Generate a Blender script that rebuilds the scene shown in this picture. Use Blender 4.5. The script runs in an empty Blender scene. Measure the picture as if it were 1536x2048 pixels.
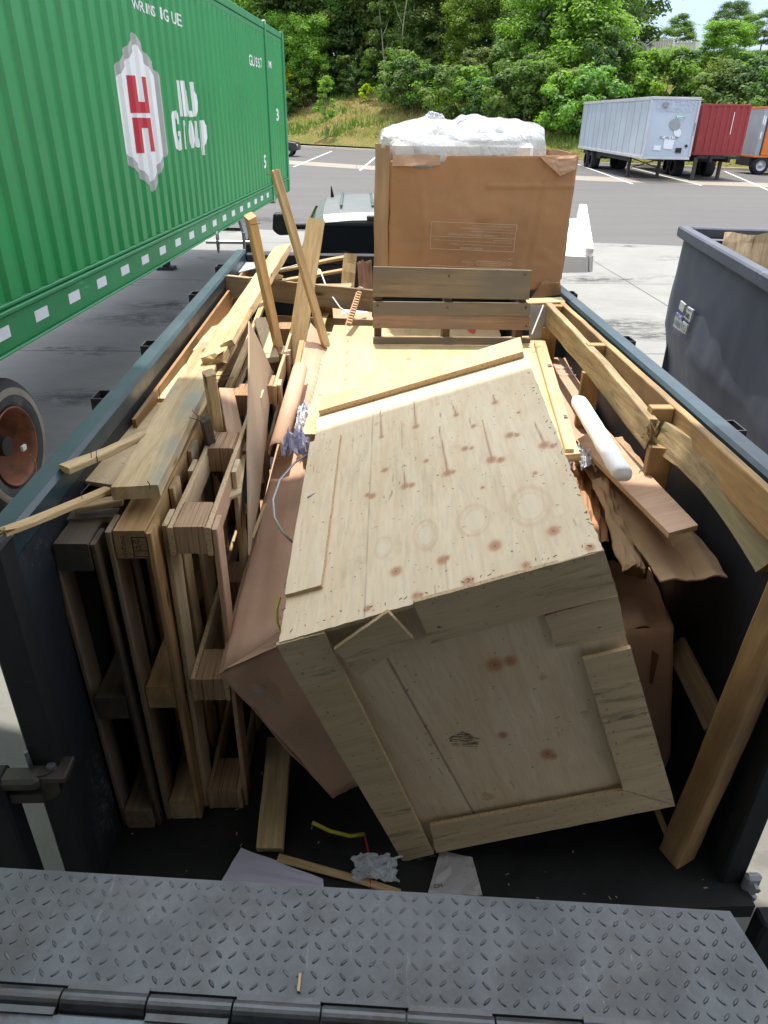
import bpy, bmesh, math, random
import numpy as np
from mathutils import Vector, Matrix, noise as mnoise
random.seed(7)
SC = bpy.context.scene
COL = SC.collection
V = Vector
R = math.radians
PI = math.pi

# ---------------------------------------------------------------- camera
CAMZ = 2.7
F = 1430.0
camd = bpy.data.cameras.new("camera")
cam = bpy.data.objects.new("camera", camd)
COL.objects.link(cam)
CAMR = (Matrix.Rotation(R(-2.4), 3, 'Z') @ Matrix.Rotation(R(90 - 28.9), 3, 'X') @ Matrix.Rotation(R(1.0), 3, 'Z'))
cam.matrix_world = Matrix.Translation((0, 0, CAMZ)) @ CAMR.to_4x4()
camd.sensor_fit = 'VERTICAL'
camd.sensor_height = 36.0
camd.lens = 36.0 * F / 2048.0
camd.clip_start = 0.05
camd.clip_end = 2000
SC.camera = cam

# ---------------------------------------------------------------- world, sun, exposure
SUN_EL, SUN_AZ = 75.0, -9.0           # azimuth from +Y towards +X
w = bpy.data.worlds.new("World")
SC.world = w
w.use_nodes = True
nt = w.node_tree
sky = nt.nodes.new('ShaderNodeTexSky')
sky.sky_type = 'NISHITA'
sky.sun_disc = False
sky.sun_elevation = R(SUN_EL)
sky.sun_rotation = R(SUN_AZ)
sky.air_density = 1.0
sky.dust_density = 0.8
sky.ozone_density = 1.0
bg = nt.nodes['Background']
bg.inputs['Strength'].default_value = 0.15
# thin summer clouds mixed into the sky
tc = nt.nodes.new('ShaderNodeTexCoord')
mp = nt.nodes.new('ShaderNodeMapping'); mp.inputs['Scale'].default_value = (1, 1, 3.0)
nz = nt.nodes.new('ShaderNodeTexNoise'); nz.inputs['Scale'].default_value = 3.2; nz.inputs['Detail'].default_value = 7
rp = nt.nodes.new('ShaderNodeValToRGB')
rp.color_ramp.elements[0].position = .42; rp.color_ramp.elements[0].color = (0, 0, 0, 1)
rp.color_ramp.elements[1].position = .70; rp.color_ramp.elements[1].color = (.75, .75, .75, 1)
mx = nt.nodes.new('ShaderNodeMix'); mx.data_type = 'RGBA'
nt.links.new(tc.outputs['Generated'], mp.inputs[0]); nt.links.new(mp.outputs[0], nz.inputs['Vector'])
nt.links.new(nz.outputs['Fac'], rp.inputs[0]); nt.links.new(rp.outputs[0], mx.inputs[0])
nt.links.new(sky.outputs[0], mx.inputs[6]); mx.inputs[7].default_value = (2.6, 2.75, 3.0, 1)
# pale blue towards the horizon; unseen white added overhead to raise fill light
sx_ = nt.nodes.new('ShaderNodeSeparateXYZ'); nt.links.new(tc.outputs['Generated'], sx_.inputs[0])
mr_ = nt.nodes.new('ShaderNodeMapRange'); mr_.inputs[1].default_value = .12; mr_.inputs[2].default_value = .42; nt.links.new(sx_.outputs['Z'], mr_.inputs[0])
lo_ = nt.nodes.new('ShaderNodeMix'); lo_.data_type = 'RGBA'; lo_.inputs[0].default_value = .82; nt.links.new(mx.outputs[2], lo_.inputs[6]); lo_.inputs[7].default_value = (1.15, 1.45, 2.0, 1)
hi_ = nt.nodes.new('ShaderNodeMix'); hi_.data_type = 'RGBA'; hi_.inputs[0].default_value = .60; nt.links.new(mx.outputs[2], hi_.inputs[6]); hi_.inputs[7].default_value = (5.7, 5.7, 5.8, 1)
al_ = nt.nodes.new('ShaderNodeMix'); al_.data_type = 'RGBA'; nt.links.new(mr_.outputs[0], al_.inputs[0]); nt.links.new(lo_.outputs[2], al_.inputs[6]); nt.links.new(hi_.outputs[2], al_.inputs[7])
nt.links.new(al_.outputs[2], bg.inputs['Color'])

sd = bpy.data.lights.new("sun", 'SUN')
sd.energy = 2.0
sd.angle = R(0.5)
sd.color = (1.0, .93, .84)
so = bpy.data.objects.new("sun", sd)
COL.objects.link(so)
tosun = V((math.sin(R(SUN_AZ)) * math.cos(R(SUN_EL)), math.cos(R(SUN_AZ)) * math.cos(R(SUN_EL)), math.sin(R(SUN_EL))))
so.rotation_euler = tosun.to_track_quat('Z', 'Y').to_euler()
so.location = (0, 0, 30)
SC.view_settings.view_transform = 'Standard'
SC.view_settings.look = 'None'
SC.view_settings.exposure = 1.72
SC.view_settings.gamma = 1

# ---------------------------------------------------------------- geometry helpers
WM = {}
def P(px, py, z=None, y=None, x=None):
    """point of the place seen at (px, py) of the photograph, on a given level / distance"""
    d = CAMR @ V(((px - 768.) / F, -(py - 1024.) / F, -1.))
    o = V((0, 0, CAMZ))
    if z is not None: t = (z - o.z) / d.z
    elif y is not None: t = (y - o.y) / d.y
    else: t = (x - o.x) / d.x
    return o + d * t
def PP(px, py, o, n):
    d = CAMR @ V(((px - 768.) / F, -(py - 1024.) / F, -1.)); c = V((0, 0, CAMZ))
    return c + d * ((o - c).dot(n) / d.dot(n))

def tag(o, label=None, cat=None, group=None, kind=None):
    if label: o['label'] = label
    if cat: o['category'] = cat
    if group: o['group'] = group
    if kind: o['kind'] = kind
    return o
def put(o, M, parent=None):
    COL.objects.link(o)
    WM[o.name] = M.copy()
    if parent:
        o.parent = parent
        o.matrix_basis = WM[parent.name].inverted() @ M
    else:
        o.matrix_basis = M
    return o
def empty(name, loc, label, cat, group=None, rz=0):
    o = bpy.data.objects.new(name, None); o.empty_display_size = .2
    put(o, Matrix.Translation(loc) @ Matrix.Rotation(rz, 4, 'Z'))
    return tag(o, label, cat, group)
def frame(o, x, z):
    x = V(x).normalized(); z = V(z); z = (z - x * z.dot(x)).normalized(); y = z.cross(x)
    m = Matrix.Identity(4)
    for i in range(3):
        m[i][0] = x[i]; m[i][1] = y[i]; m[i][2] = z[i]; m[i][3] = o[i]
    return m
def mesh(name, verts, faces, mats, parent=None, M=None, mi=None, smooth=False, local=False):
    """link ONE mesh object; verts are world points unless local"""
    if M is None:
        if len(verts):
            c = V((sum(v[0] for v in verts) / len(verts), sum(v[1] for v in verts) / len(verts), min(v[2] for v in verts)))
        else: c = V((0, 0, 0))
        M = Matrix.Translation(c)
        if local: M = Matrix.Identity(4)
    if not local:
        iv = M.inverted(); verts = [tuple(iv @ V(v)) for v in verts]
    me = bpy.data.meshes.new(name)
    me.from_pydata([tuple(v) for v in verts], [], faces)
    if not isinstance(mats, (list, tuple)): mats = [mats]
    for m in mats: me.materials.append(m)
    if mi is not None: me.polygons.foreach_set('material_index', mi)
    if smooth: me.polygons.foreach_set('use_smooth', [True] * len(me.polygons))
    me.update()
    o = bpy.data.objects.new(name, me)
    return put(o, M, parent)
class MB:
    """collects solids that make up one part"""
    def __init__(s): s.v = []; s.f = []; s.mi = []
    def add(s, vs, fs, mi=0):
        n = len(s.v); s.v += [tuple(v) for v in vs]; s.f += [tuple(i + n for i in f) for f in fs]; s.mi += [mi] * len(fs); return s
    def box(s, lo, hi, M=None, c=0.0, mi=0):
        x0, y0, z0 = lo; x1, y1, z1 = hi
        if c:
            bm = bmesh.new(); bmesh.ops.create_cube(bm, size=1)
            for v in bm.verts: v.co = V(((x0 + x1) / 2 + v.co.x * (x1 - x0), (y0 + y1) / 2 + v.co.y * (y1 - y0), (z0 + z1) / 2 + v.co.z * (z1 - z0)))
            bmesh.ops.bevel(bm, geom=bm.edges[:], offset=c, segments=1, profile=.5, affect='EDGES')
            vs = [v.co.copy() for v in bm.verts]; bm.verts.index_update(); fs = [[v.index for v in f.verts] for f in bm.faces]; bm.free()
        else:
            vs = [V(p) for p in ((x0, y0, z0), (x1, y0, z0), (x1, y1, z0), (x0, y1, z0), (x0, y0, z1), (x1, y0, z1), (x1, y1, z1), (x0, y1, z1))]
            fs = [(0, 3, 2, 1), (4, 5, 6, 7), (0, 1, 5, 4), (1, 2, 6, 5), (2, 3, 7, 6), (3, 0, 4, 7)]
        if M is not None: vs = [M @ v for v in vs]
        return s.add(vs, fs, mi)
    def cyl(s, a, b, r, n=16, r2=None, mi=0, cap=True):
        a = V(a); b = V(b); m = frame(a, b - a, V((0, 0, 1)) if abs((b - a).normalized().z) < .9 else V((1, 0, 0)))
        L = (b - a).length; r2 = r if r2 is None else r2; vs = []
        for k, (x, rr) in enumerate(((0, r), (L, r2))):
            for i in range(n):
                t = 2 * PI * i / n; vs.append(m @ V((x, rr * math.cos(t), rr * math.sin(t))))
        fs = [(i, (i + 1) % n, n + (i + 1) % n, n + i) for i in range(n)]
        if cap: fs += [tuple(range(n))[::-1], tuple(range(n, 2 * n))]
        return s.add(vs, fs, mi)
    def rev(s, prof, M, n=32, mi=0):
        """revolve (x along axis, r) profile about local X"""
        vs = []; k = len(prof)
        for i in range(n):
            t = 2 * PI * i / n
            for x, r in prof: vs.append(M @ V((x, r * math.cos(t), r * math.sin(t))))
        fs = [(i * k + j, i * k + j + 1, ((i + 1) % n) * k + j + 1, ((i + 1) % n) * k + j) for i in range(n) for j in range(k - 1)]
        return s.add(vs, fs, mi)
    def prism(s, poly, d, mi=0, mi2=None):
        """poly of 3D points swept by vector d"""
        n = len(poly); vs = [V(p) for p in poly] + [V(p) + V(d) for p in poly]
        s.add(vs, [tuple(range(n)), tuple(range(n, 2 * n))[::-1]], mi)
        base = len(s.v) - 2 * n
        for i in range(n):
            s.f.append((base + i, base + n + i, base + n + (i + 1) % n, base + (i + 1) % n)); s.mi.append(mi if mi2 is None else mi2)
        return s
    def tube(s, pts, r, n=8, mi=0):
        pts = [V(p) for p in pts]; k = len(pts); vs = []
        for j, p in enumerate(pts):
            t = (pts[min(j + 1, k - 1)] - pts[max(j - 1, 0)])
            m = frame(p, t, V((0, 0, 1)) if abs(t.normalized().z) < .9 else V((1, 0, 0)))
            for i in range(n):
                a = 2 * PI * i / n; vs.append(m @ V((0, r * math.cos(a), r * math.sin(a))))
        fs = [(j * n + i, j * n + (i + 1) % n, (j + 1) * n + (i + 1) % n, (j + 1) * n + i) for j in range(k - 1) for i in range(n)]
        fs += [tuple(range(n))[::-1], tuple(range((k - 1) * n, k * n))]
        return s.add(vs, fs, mi)
    def build(s, name, mats, parent=None, M=None, smooth=False):
        return mesh(name, s.v, s.f, mats, parent, M, s.mi, smooth)

def fixn(o):
    bm = bmesh.new(); bm.from_mesh(o.data); bmesh.ops.recalc_face_normals(bm, faces=bm.faces); bm.to_mesh(o.data); bm.free(); return o

def board(name, pts, wd, t, up, mat, parent=None, jag=(0, 0), rough=.0014, edge=None, step=.07, seed=None, c=.003, warp=0.0, taper=None):
    """a sawn board swept along pts (its centre line); up = outward normal of the wide face"""
    rnd = random.Random(seed if seed is not None else hash(name) % 1000 + int(abs(pts[0][0]) * 997 + abs(pts[-1][1]) * 131))
    pts = [V(p) for p in pts]
    M = frame(pts[0], pts[-1] - pts[0], up)
    cum = [0]
    for a, b in zip(pts, pts[1:]): cum.append(cum[-1] + (b - a).length)
    n = max(2, int(cum[-1] / step) + 1)
    def at(s_):
        for i in range(len(pts) - 1):
            if s_ <= cum[i + 1] + 1e-9: return pts[i].lerp(pts[i + 1], (s_ - cum[i]) / (cum[i + 1] - cum[i]))
        return pts[-1]
    K = 6
    c = min(c, t * .3)
    a = wd / 2
    prof = [(-a + c + (2 * a - 2 * c) * i / (K - 1), t / 2) for i in range(K)] + [(a, t / 2 - c), (a, -t / 2 + c)]
    prof += [(-y, -z) for y, z in prof]
    np_ = len(prof)
    off = V((rnd.random() * 50, rnd.random() * 50, 0))
    vs = []
    for j in range(n + 1):
        s_ = cum[-1] * j / n; p = at(s_)
        tg = at(min(cum[-1], s_ + .01)) - at(max(0, s_ - .01))
        m = frame(p, tg, up)
        tw = warp * (j / n - .5)
        kk = 1 if taper is None else 1 + (taper - 1) * j / n
        for i, (y, z) in enumerate(prof):
            q = mnoise.noise_vector(V((s_ * 6 + off.x, y * 12 + off.y, z * 12))) * rough
            x = q.x
            if j == 0 and jag[0]: x -= jag[0] * (rnd.random() ** 1.5)
            if j == n and jag[1]: x += jag[1] * (rnd.random() ** 1.5)
            if (j == 1 and jag[0]) or (j == n - 1 and jag[1]): z2 = z * rnd.uniform(.7, 1)
            else: z2 = z
            vs.append(m @ V((x, y * kk * math.cos(tw) - z2 * math.sin(tw) + q.y, y * kk * math.sin(tw) + z2 * math.cos(tw) + q.z)))
    fs = []; mi = []
    for j in range(n):
        for i in range(np_):
            fs.append((j * np_ + i, j * np_ + (i + 1) % np_, (j + 1) * np_ + (i + 1) % np_, (j + 1) * np_ + i))
            mi.append(1 if (edge and i % (K + 2) in (K - 1, K, K + 1)) else 0)
    for base, flip in ((0, 0), (n * np_, 1)):
        ctr = len(vs); vs.append(sum((V(v) for v in vs[base:base + np_]), V()) / np_)
        for i in range(np_):
            f = (base + i, base + (i + 1) % np_, ctr); fs.append(f if flip else f[::-1]); mi.append(1 if edge else 0)
    mats = [mat, edge] if edge else [mat]
    o = mesh(name, vs, fs, mats, parent, M, mi)
    return fixn(o)

def sheet(name, A, B, C, D, nx, ny, t, mat, parent=None, disp=None, jit=0.0, edge=None, smooth=False, seed=1, M=None):
    """thin panel A(near left) B(near right) C(far right) D(far left); disp(u, v) lifts it along its normal"""
    rnd = random.Random(seed)
    A, B, C, D = map(V, (A, B, C, D))
    nrm = (C - A).cross(D - B).normalized()
    if nrm.z < -1e-4: nrm = -nrm
    vs = []
    for side in (0, 1):
        rr = random.Random(seed)
        for j in range(ny + 1):
            for i in range(nx + 1):
                u = i / nx; v = j / ny
                p = (A * (1 - u) + B * u) * (1 - v) + (D * (1 - u) + C * u) * v
                h = disp(u, v) if disp else 0
                if jit and (i in (0, nx) or j in (0, ny)):
                    p = p + mnoise.noise_vector(p * 8 + V((seed, 0, 0))) * jit * 1.2 + V((rr.uniform(-1, 1), rr.uniform(-1, 1), 0)) * jit * .15
                vs.append(p + nrm * (h - side * t))
    n1 = (nx + 1) * (ny + 1); fs = []; mi = []
    for j in range(ny):
        for i in range(nx):
            a = j * (nx + 1) + i
            fs.append((a, a + 1, a + nx + 2, a + nx + 1)); fs.append((n1 + a, n1 + a + nx + 1, n1 + a + nx + 2, n1 + a + 1)); mi += [0, 0]
    ring = [i for i in range(nx)] + [(nx) + (nx + 1) * j for j in range(ny)] + [(nx + 1) * ny + i for i in range(nx, 0, -1)] + [(nx + 1) * j for j in range(ny, 0, -1)]
    for a, b in zip(ring, ring[1:] + ring[:1]):
        fs.append((a, n1 + a, n1 + b, b)); mi.append(1 if edge else 0)
    if M is None: M = frame(A, B - A, nrm)
    return fixn(mesh(name, vs, fs, [mat, edge] if edge else [mat], parent, M, mi, smooth))

def text(name, s, size, M, mat, parent=None, ext=.0006, sx=1.0, align='CENTER', bold=0, link=True, sh=0):
    cu = bpy.data.curves.new(name, 'FONT'); cu.body = s; cu.size = size; cu.align_x = align; cu.align_y = 'CENTER'
    cu.extrude = ext; cu.offset = bold; cu.resolution_u = 3; cu.shear = sh
    to = bpy.data.objects.new('tmp', cu)
    me = bpy.data.meshes.new_from_object(to)
    bpy.data.objects.remove(to); bpy.data.curves.remove(cu)
    for v in me.vertices: v.co.x *= sx
    me.materials.clear(); me.materials.append(mat); me.name = name
    if not link: return me
    return put(bpy.data.objects.new(name, me), M, parent)

# ---------------------------------------------------------------- materials
def srgb(r, g, b):
    f = lambda c: (c / 255 / 12.92) if c / 255 <= .04045 else ((c / 255 + .055) / 1.055) ** 2.4
    return (f(r), f(g), f(b))
class NT:
    def __init__(s, name):
        s.m = bpy.data.materials.new(name); s.m.use_nodes = True; s.t = s.m.node_tree; s.b = s.t.nodes['Principled BSDF']
    def n(s, typ, **kw):
        nd = s.t.nodes.new('ShaderNode' + typ)
        for k, v in kw.items(): setattr(nd, k, v)
        return nd
    def l(s, a, b): s.t.links.new(a, b)
    def coord(s, kind='Object', rnd=True, scale=(1, 1, 1)):
        tc = s.n('TexCoord'); mp = s.n('Mapping'); mp.inputs['Scale'].default_value = scale
        if rnd:
            oi = s.n('ObjectInfo'); mu = s.n('Math', operation='MULTIPLY'); mu.inputs[1].default_value = 37.; s.l(oi.outputs['Random'], mu.inputs[0])
            ad = s.n('VectorMath', operation='ADD'); s.l(tc.outputs[kind], ad.inputs[0]); s.l(mu.outputs[0], ad.inputs[1]); s.l(ad.outputs[0], mp.inputs[0])
        else: s.l(tc.outputs[kind], mp.inputs[0])
        return mp.outputs[0]
    def noise(s, vec, scale, det=4, rough=.55, dist=0.):
        q = s.n('TexNoise'); q.inputs['Scale'].default_value = scale; q.inputs['Detail'].default_value = det
        q.inputs['Roughness'].default_value = rough; q.inputs['Distortion'].default_value = dist; s.l(vec, q.inputs['Vector']); return q.outputs['Fac']
    def ramp(s, fac, stops, interp='LINEAR'):
        r = s.n('ValToRGB'); e = r.color_ramp.elements; r.color_ramp.interpolation = interp
        while len(e) < len(stops): e.new(.5)
        for i, (p, c) in enumerate(stops):
            e[i].position = p; e[i].color = (*c, 1) if len(c) == 3 else c
        s.l(fac, r.inputs[0]); return r.outputs[0]
    def mix(s, fac, a, b, mode='MIX'):
        m = s.n('Mix', data_type='RGBA', blend_type=mode)
        for sock, v in ((m.inputs[0], fac), (m.inputs[6], a), (m.inputs[7], b)):
            if hasattr(v, 'is_output'): s.l(v, sock)
            elif isinstance(v, (int, float)): sock.default_value = v
            else: sock.default_value = (*v, 1) if len(v) == 3 else v
        return m.outputs[2]
    def math(s, op, a, b=0.5, clamp=False):
        m = s.n('Math', operation=op); m.use_clamp = clamp
        for sock, v in ((m.inputs[0], a), (m.inputs[1], b)):
            if hasattr(v, 'is_output'): s.l(v, sock)
            else: sock.default_value = v
        return m.outputs[0]
    def bump(s, h, strength=.3, dist=.01):
        b = s.n('Bump'); b.inputs['Strength'].default_value = strength; b.inputs['Distance'].default_value = dist; s.l(h, b.inputs['Height']); s.l(b.outputs[0], s.b.inputs['Normal'])
    def set(s, col=None, rough=.6, metal=0., spec=None):
        if col is not None:
            if hasattr(col, 'is_output'): s.l(col, s.b.inputs['Base Color'])
            else: s.b.inputs['Base Color'].default_value = (*col, 1)
        if hasattr(rough, 'is_output'): s.l(rough, s.b.inputs['Roughness'])
        else: s.b.inputs['Roughness'].default_value = rough
        s.b.inputs['Metallic'].default_value = metal
        if spec is not None: s.b.inputs['Specular IOR Level'].default_value = spec
        return s.m
B3 = lambda v: (v, v, v)
def wood(name, light, dark, grain=.5, weather=None, wamt=.5, knots=0.0, ax='X', rough=.72, spec=.3, fine=.35):
    q = NT(name)
    sc = {'X': (1.1, 15, 15), 'Y': (15, 1.1, 15), 'Z': (15, 15, 1.1)}[ax]
    v = q.coord(scale=sc)
    vw = q.coord(scale=(1, 1, 1))
    g = q.noise(v, 1.3, 6, .6, 1.2)
    col = q.ramp(g, [(.30, dark), (.62, light)])
    fv = q.coord(scale=tuple(k * 5 for k in sc)); f = q.noise(fv, 2.0, 3)
    col = q.mix(fine, col, q.ramp(f, [(.3, B3(.55)), (.6, B3(1.0))]), 'MULTIPLY')
    blot = q.noise(vw, 5.0, 4)
    col = q.mix(.5, col, q.ramp(blot, [(.3, B3(.72)), (.65, B3(1.0))]), 'MULTIPLY')
    if weather:
        wn = q.noise(q.coord(scale=tuple(.3 * k for k in sc)), 2.0, 6, .7)
        wn2 = q.noise(vw, 3.0, 3)
        m = q.ramp(q.math('MULTIPLY', wn, wn2), [(.30 - .2 * wamt, B3(0)), (.42 - .12 * wamt, B3(1))])
        col = q.mix(m, col, weather)
    if knots:
        vo = q.n('TexVoronoi'); vo.inputs['Scale'].default_value = 1.0
        ks = {'X': (2.2, 9, 9), 'Y': (9, 2.2, 9), 'Z': (9, 9, 2.2)}[ax]
        q.l(q.coord(scale=ks), vo.inputs['Vector'])
        k = q.ramp(vo.outputs['Distance'], [(.04, B3(1)), (.12 * knots + .03, B3(0))])
        col = q.mix(k, col, (dark[0] * .35, dark[1] * .25, dark[2] * .2))
    q.bump(q.math('ADD', g, f), .35, .002)
    return q.set(col, rough, 0, spec)
def plain(name, col, rough=.5, metal=0., var=.15, scale=6., bump=0., dirt=None, spec=None, kind='Object'):
    q = NT(name); v = q.coord(kind)
    n1 = q.noise(v, scale, 5); c = q.mix(1.0, col, q.ramp(n1, [(.3, B3(1 - var)), (.7, B3(1.0))]), 'MULTIPLY')
    if dirt:
        c = q.mix(q.ramp(q.noise(v, scale * .45, 8, .7), [(.52, B3(0)), (.66, B3(.85))]), c, dirt)
    if bump: q.bump(q.noise(v, scale * 6, 5), bump, .004)
    return q.set(c, q.ramp(n1, [(.3, B3(rough)), (.7, B3(min(1, rough * 1.3)))]), metal, spec)

pine = wood('pine', (.60, .44, .24), (.43, .27, .12), knots=.5)
pine_pale = wood('pine_pale', (.70, .53, .30), (.46, .31, .15), knots=.7, fine=.5)
pine_orange = wood('pine_orange', (.50, .32, .145), (.30, .17, .07), knots=.8, weather=(.22, .15, .08), wamt=.35)
pine_green = wood('pine_green', (.46, .35, .19), (.20, .14, .07), knots=1., fine=.7, weather=(.24, .22, .12), wamt=.3)
pine_grey = wood('pine_grey', (.62, .46, .26), (.40, .27, .13), knots=.7, weather=(.30, .28, .21), wamt=.25)
wood_old = wood('wood_old', (.34, .25, .16), (.20, .13, .08), knots=.9, weather=(.17, .15, .13), wamt=.4)
wood_dark = wood('wood_dark', (.17, .115, .065), (.08, .05, .03), knots=.6, weather=(.07, .065, .06), wamt=.6)
ply_pink = wood('ply_pink', (.56, .38, .26), (.44, .27, .17), knots=0, fine=.15)

def make_ply(name, light, dark, ax='Y', dirty=0):
    q = NT(name)
    sc = {'X': (.9, 7, 7), 'Y': (7, .9, 7)}[ax]
    g = q.noise(q.coord(scale=sc), 1.2, 5, .55, 2.2)
    col = q.ramp(g, [(.28, dark), (.66, light)])
    f = q.noise(q.coord(scale=tuple(k * 7 for k in sc)), 2, 3)
    col = q.mix(.35, col, q.ramp(f, [(.3, B3(.72)), (.6, B3(1))]), 'MULTIPLY')
    vw = q.coord()
    col = q.mix(.6, col, q.ramp(q.noise(vw, 2.2, 4), [(.3, (.84, .82, .76)), (.7, B3(1))]), 'MULTIPLY')
    gb = q.noise(vw, 6, 5, .7)      # grey scuffs
    col = q.mix(q.ramp(gb, [(.62, B3(0)), (.76, B3(.25 + .3 * (dirty > .5)))]), col, (.27, .26, .2))
    ms_ = q.noise(q.coord(scale=tuple(k * 1.6 for k in sc)), 4.5, 4, .6)      # short dark mineral streaks along the grain
    col = q.mix(q.ramp(ms_, [(.68, B3(0)), (.74, B3(.55))]), col, (.20, .13, .07))
    if dirty:
        sm_ = q.noise(q.coord(scale=tuple(k * .55 for k in sc)), 3.6, 8, .75, .6)
        col = q.mix(q.ramp(sm_, [(.57, B3(0)), (.66, B3(.75 * dirty))]), col, (.10, .085, .06))
        of_ = q.noise(vw, 9, 3); col = q.mix(q.ramp(of_, [(.70, B3(0)), (.74, B3(.5))]), col, (.50, .26, .10))
        sp_ = q.noise(vw, 70, 2); col = q.mix(q.ramp(sp_, [(.70, B3(0)), (.74, B3(.8))]), col, (.08, .06, .04))
    at = q.n('Attribute'); at.attribute_name = 'marks'
    sp = q.n('SeparateColor'); q.l(at.outputs['Color'], sp.inputs[0])
    col = q.mix(q.math('MULTIPLY', sp.outputs[1], .55), col, (.80, .70, .52))              # pale veneer patches
    col = q.mix(sp.outputs[0], col, (.44, .14, .04))              # red-brown knots
    col = q.mix(sp.outputs[2], col, (.09, .05, .03))              # splits and knot hearts
    q.bump(q.math('ADD', g, f), .2, .0015)
    return q.set(col, .62, 0, .35)
ply = make_ply('ply', (.88, .73, .52), (.80, .62, .40), dirty=.18)
ply_x = make_ply('ply_x', (.68, .55, .36), (.56, .43, .26), 'X', 1.)
ply_yellow = make_ply('ply_yellow', (.66, .51, .30), (.56, .41, .22), dirty=.4)
def make_plyedge():
    q = NT('ply_edge'); v = q.coord(scale=(3, 3, 330)); n = q.noise(v, 1, 2)
    col = q.ramp(n, [(.35, (.30, .17, .09)), (.5, (.60, .44, .27)), (.62, (.42, .27, .15))])
    q.bump(n, .4, .002); return q.set(col, .8, 0, .2)
ply_edge = make_plyedge()
def make_lam():
    q = NT('laminate_block'); v = q.coord(scale=(1.2, 110, 1.2)); n = q.noise(v, 2.2, 3)
    col = q.ramp(n, [(.36, (.17, .09, .05)), (.5, (.46, .32, .2)), (.62, (.33, .2, .12))])
    q.bump(n, .5, .003); return q.set(col, .85, 0, .2)
lam = make_lam()
def make_card(name, c, var=.12, rib='X'):
    q = NT(name); v = q.coord(); n1 = q.noise(v, 3, 5, .6)
    col = q.mix(1., c, q.ramp(n1, [(.3, B3(1 - var * 1.4)), (.7, B3(1))]), 'MULTIPLY')
    n2 = q.noise(v, 60, 3); col = q.mix(.25, col, q.ramp(n2, [(.3, B3(.8)), (.7, B3(1))]), 'MULTIPLY')
    sc = q.ramp(q.noise(q.coord(scale=(1, 9, 1)), 4, 7, .7), [(.66, B3(0)), (.75, B3(.5))])
    col = q.mix(sc, col, tuple(x * .55 for x in c))
    fl = q.noise(q.coord(scale=(160, 1, 1) if rib == 'X' else (1, 160, 1)), 1, 1)
    q.bump(q.math('ADD', q.math('MULTIPLY', fl, .35), n1), .3, .004)
    return q.set(col, .78, 0, .25)
card = make_card('card', (.50, .285, .155))
card_pale = make_card('card_pale', (.50, .345, .215))
card_pink = make_card('card_pink', (.62, .40, .28))
card_grey = make_card('card_grey', (.50, .39, .27))
def make_paint(name, c, rough=.35, metal=0., dirt=(.3, .3, .28), damt=.3, scr=.4, coat=0):
    q = NT(name); v = q.coord(rnd=False)
    n1 = q.noise(v, 1.5, 7, .65); col = q.mix(1., c, q.ramp(n1, [(.3, B3(.8)), (.7, B3(1))]), 'MULTIPLY')
    d = q.noise(q.coord(scale=(1, 1, .35), rnd=False), 3., 9, .7)
    col = q.mix(q.ramp(d, [(.66 - .25 * damt, B3(0)), (.8, B3(.6))]), col, dirt)
    s = q.noise(q.coord(scale=(1, 14, 14), rnd=False), 3., 6, .8)
    s2 = q.noise(v, 1.7, 4)
    col = q.mix(q.ramp(q.math('MULTIPLY', s, s2), [(.37 - .02 * scr, B3(0)), (.42, B3(scr))]), col, tuple(min(1, x * 1.5 + .12) for x in c))
    q.bump(n1, .12, .01)
    m = q.set(col, q.ramp(d, [(.3, B3(rough)), (.7, B3(min(1, rough + .3)))]), metal)
    return m
teal_rail = make_paint('teal_rail', (.022, .050, .062), .22, 0, (.10, .13, .14), .35)
navy_wall = make_paint('navy_wall', (.009, .013, .020), .45, 0, (.05, .05, .05), .5, .8)
black_steel = make_paint('black_steel', (.007, .008, .010), .5, 0, (.035, .035, .035), .3)
rubber = plain('rubber', (.020, .020, .022), .8, 0, .3, 8, .3)
steel = plain('steel', (.34, .35, .37), .35, .9, .3, 15, .1)
galv = plain('galv', (.45, .47, .5), .5, .6, .25, 10, .1)
rust_or = plain('rust_orange', (.34, .13, .065), .55, 0, .35, 9, .1, (.10, .05, .03))
white_paint = plain('white_paint', (.78, .78, .76), .5, 0, .08, 5)
red_paint = plain('logo_red', (.50, .018, .035), .45, 0, .06, 5)
grey_paint = plain('logo_grey', (.40, .40, .37), .5, 0, .08, 5)
black_ink = plain('black_ink', (.02, .02, .02), .6)
foam = plain('foam', (.86, .87, .88), .75, 0, .04, 12, .15)
paper = plain('paper', (.60, .58, .76), .7, 0, .06, 5)
print_white = plain('print_white', (.70, .60, .50), .7, 0, .2, 20)
# ================================================================ SETTING
def curb_y(x):
    xs = [-90, -40, -6.7, 1.7, 19, 26.4, 60, 140]; ys = [160, 112, 80.4, 72.8, 54.5, 50.5, 36, 20]
    return float(np.interp(x, xs, ys))
def hill_z(x, y):
    d = y - curb_y(x) * .98 - 1.0
    if d <= 0: return 0.
    k = .235 if x < 12 else .235 - .05 * min(1, (x - 12) / 10)
    z = min(k * d, 9.2 + .06 * (d - 42))
    return z + .25 * mnoise.noise(V((x * .12, y * .12, 0))) * min(1, d / 4)

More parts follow.
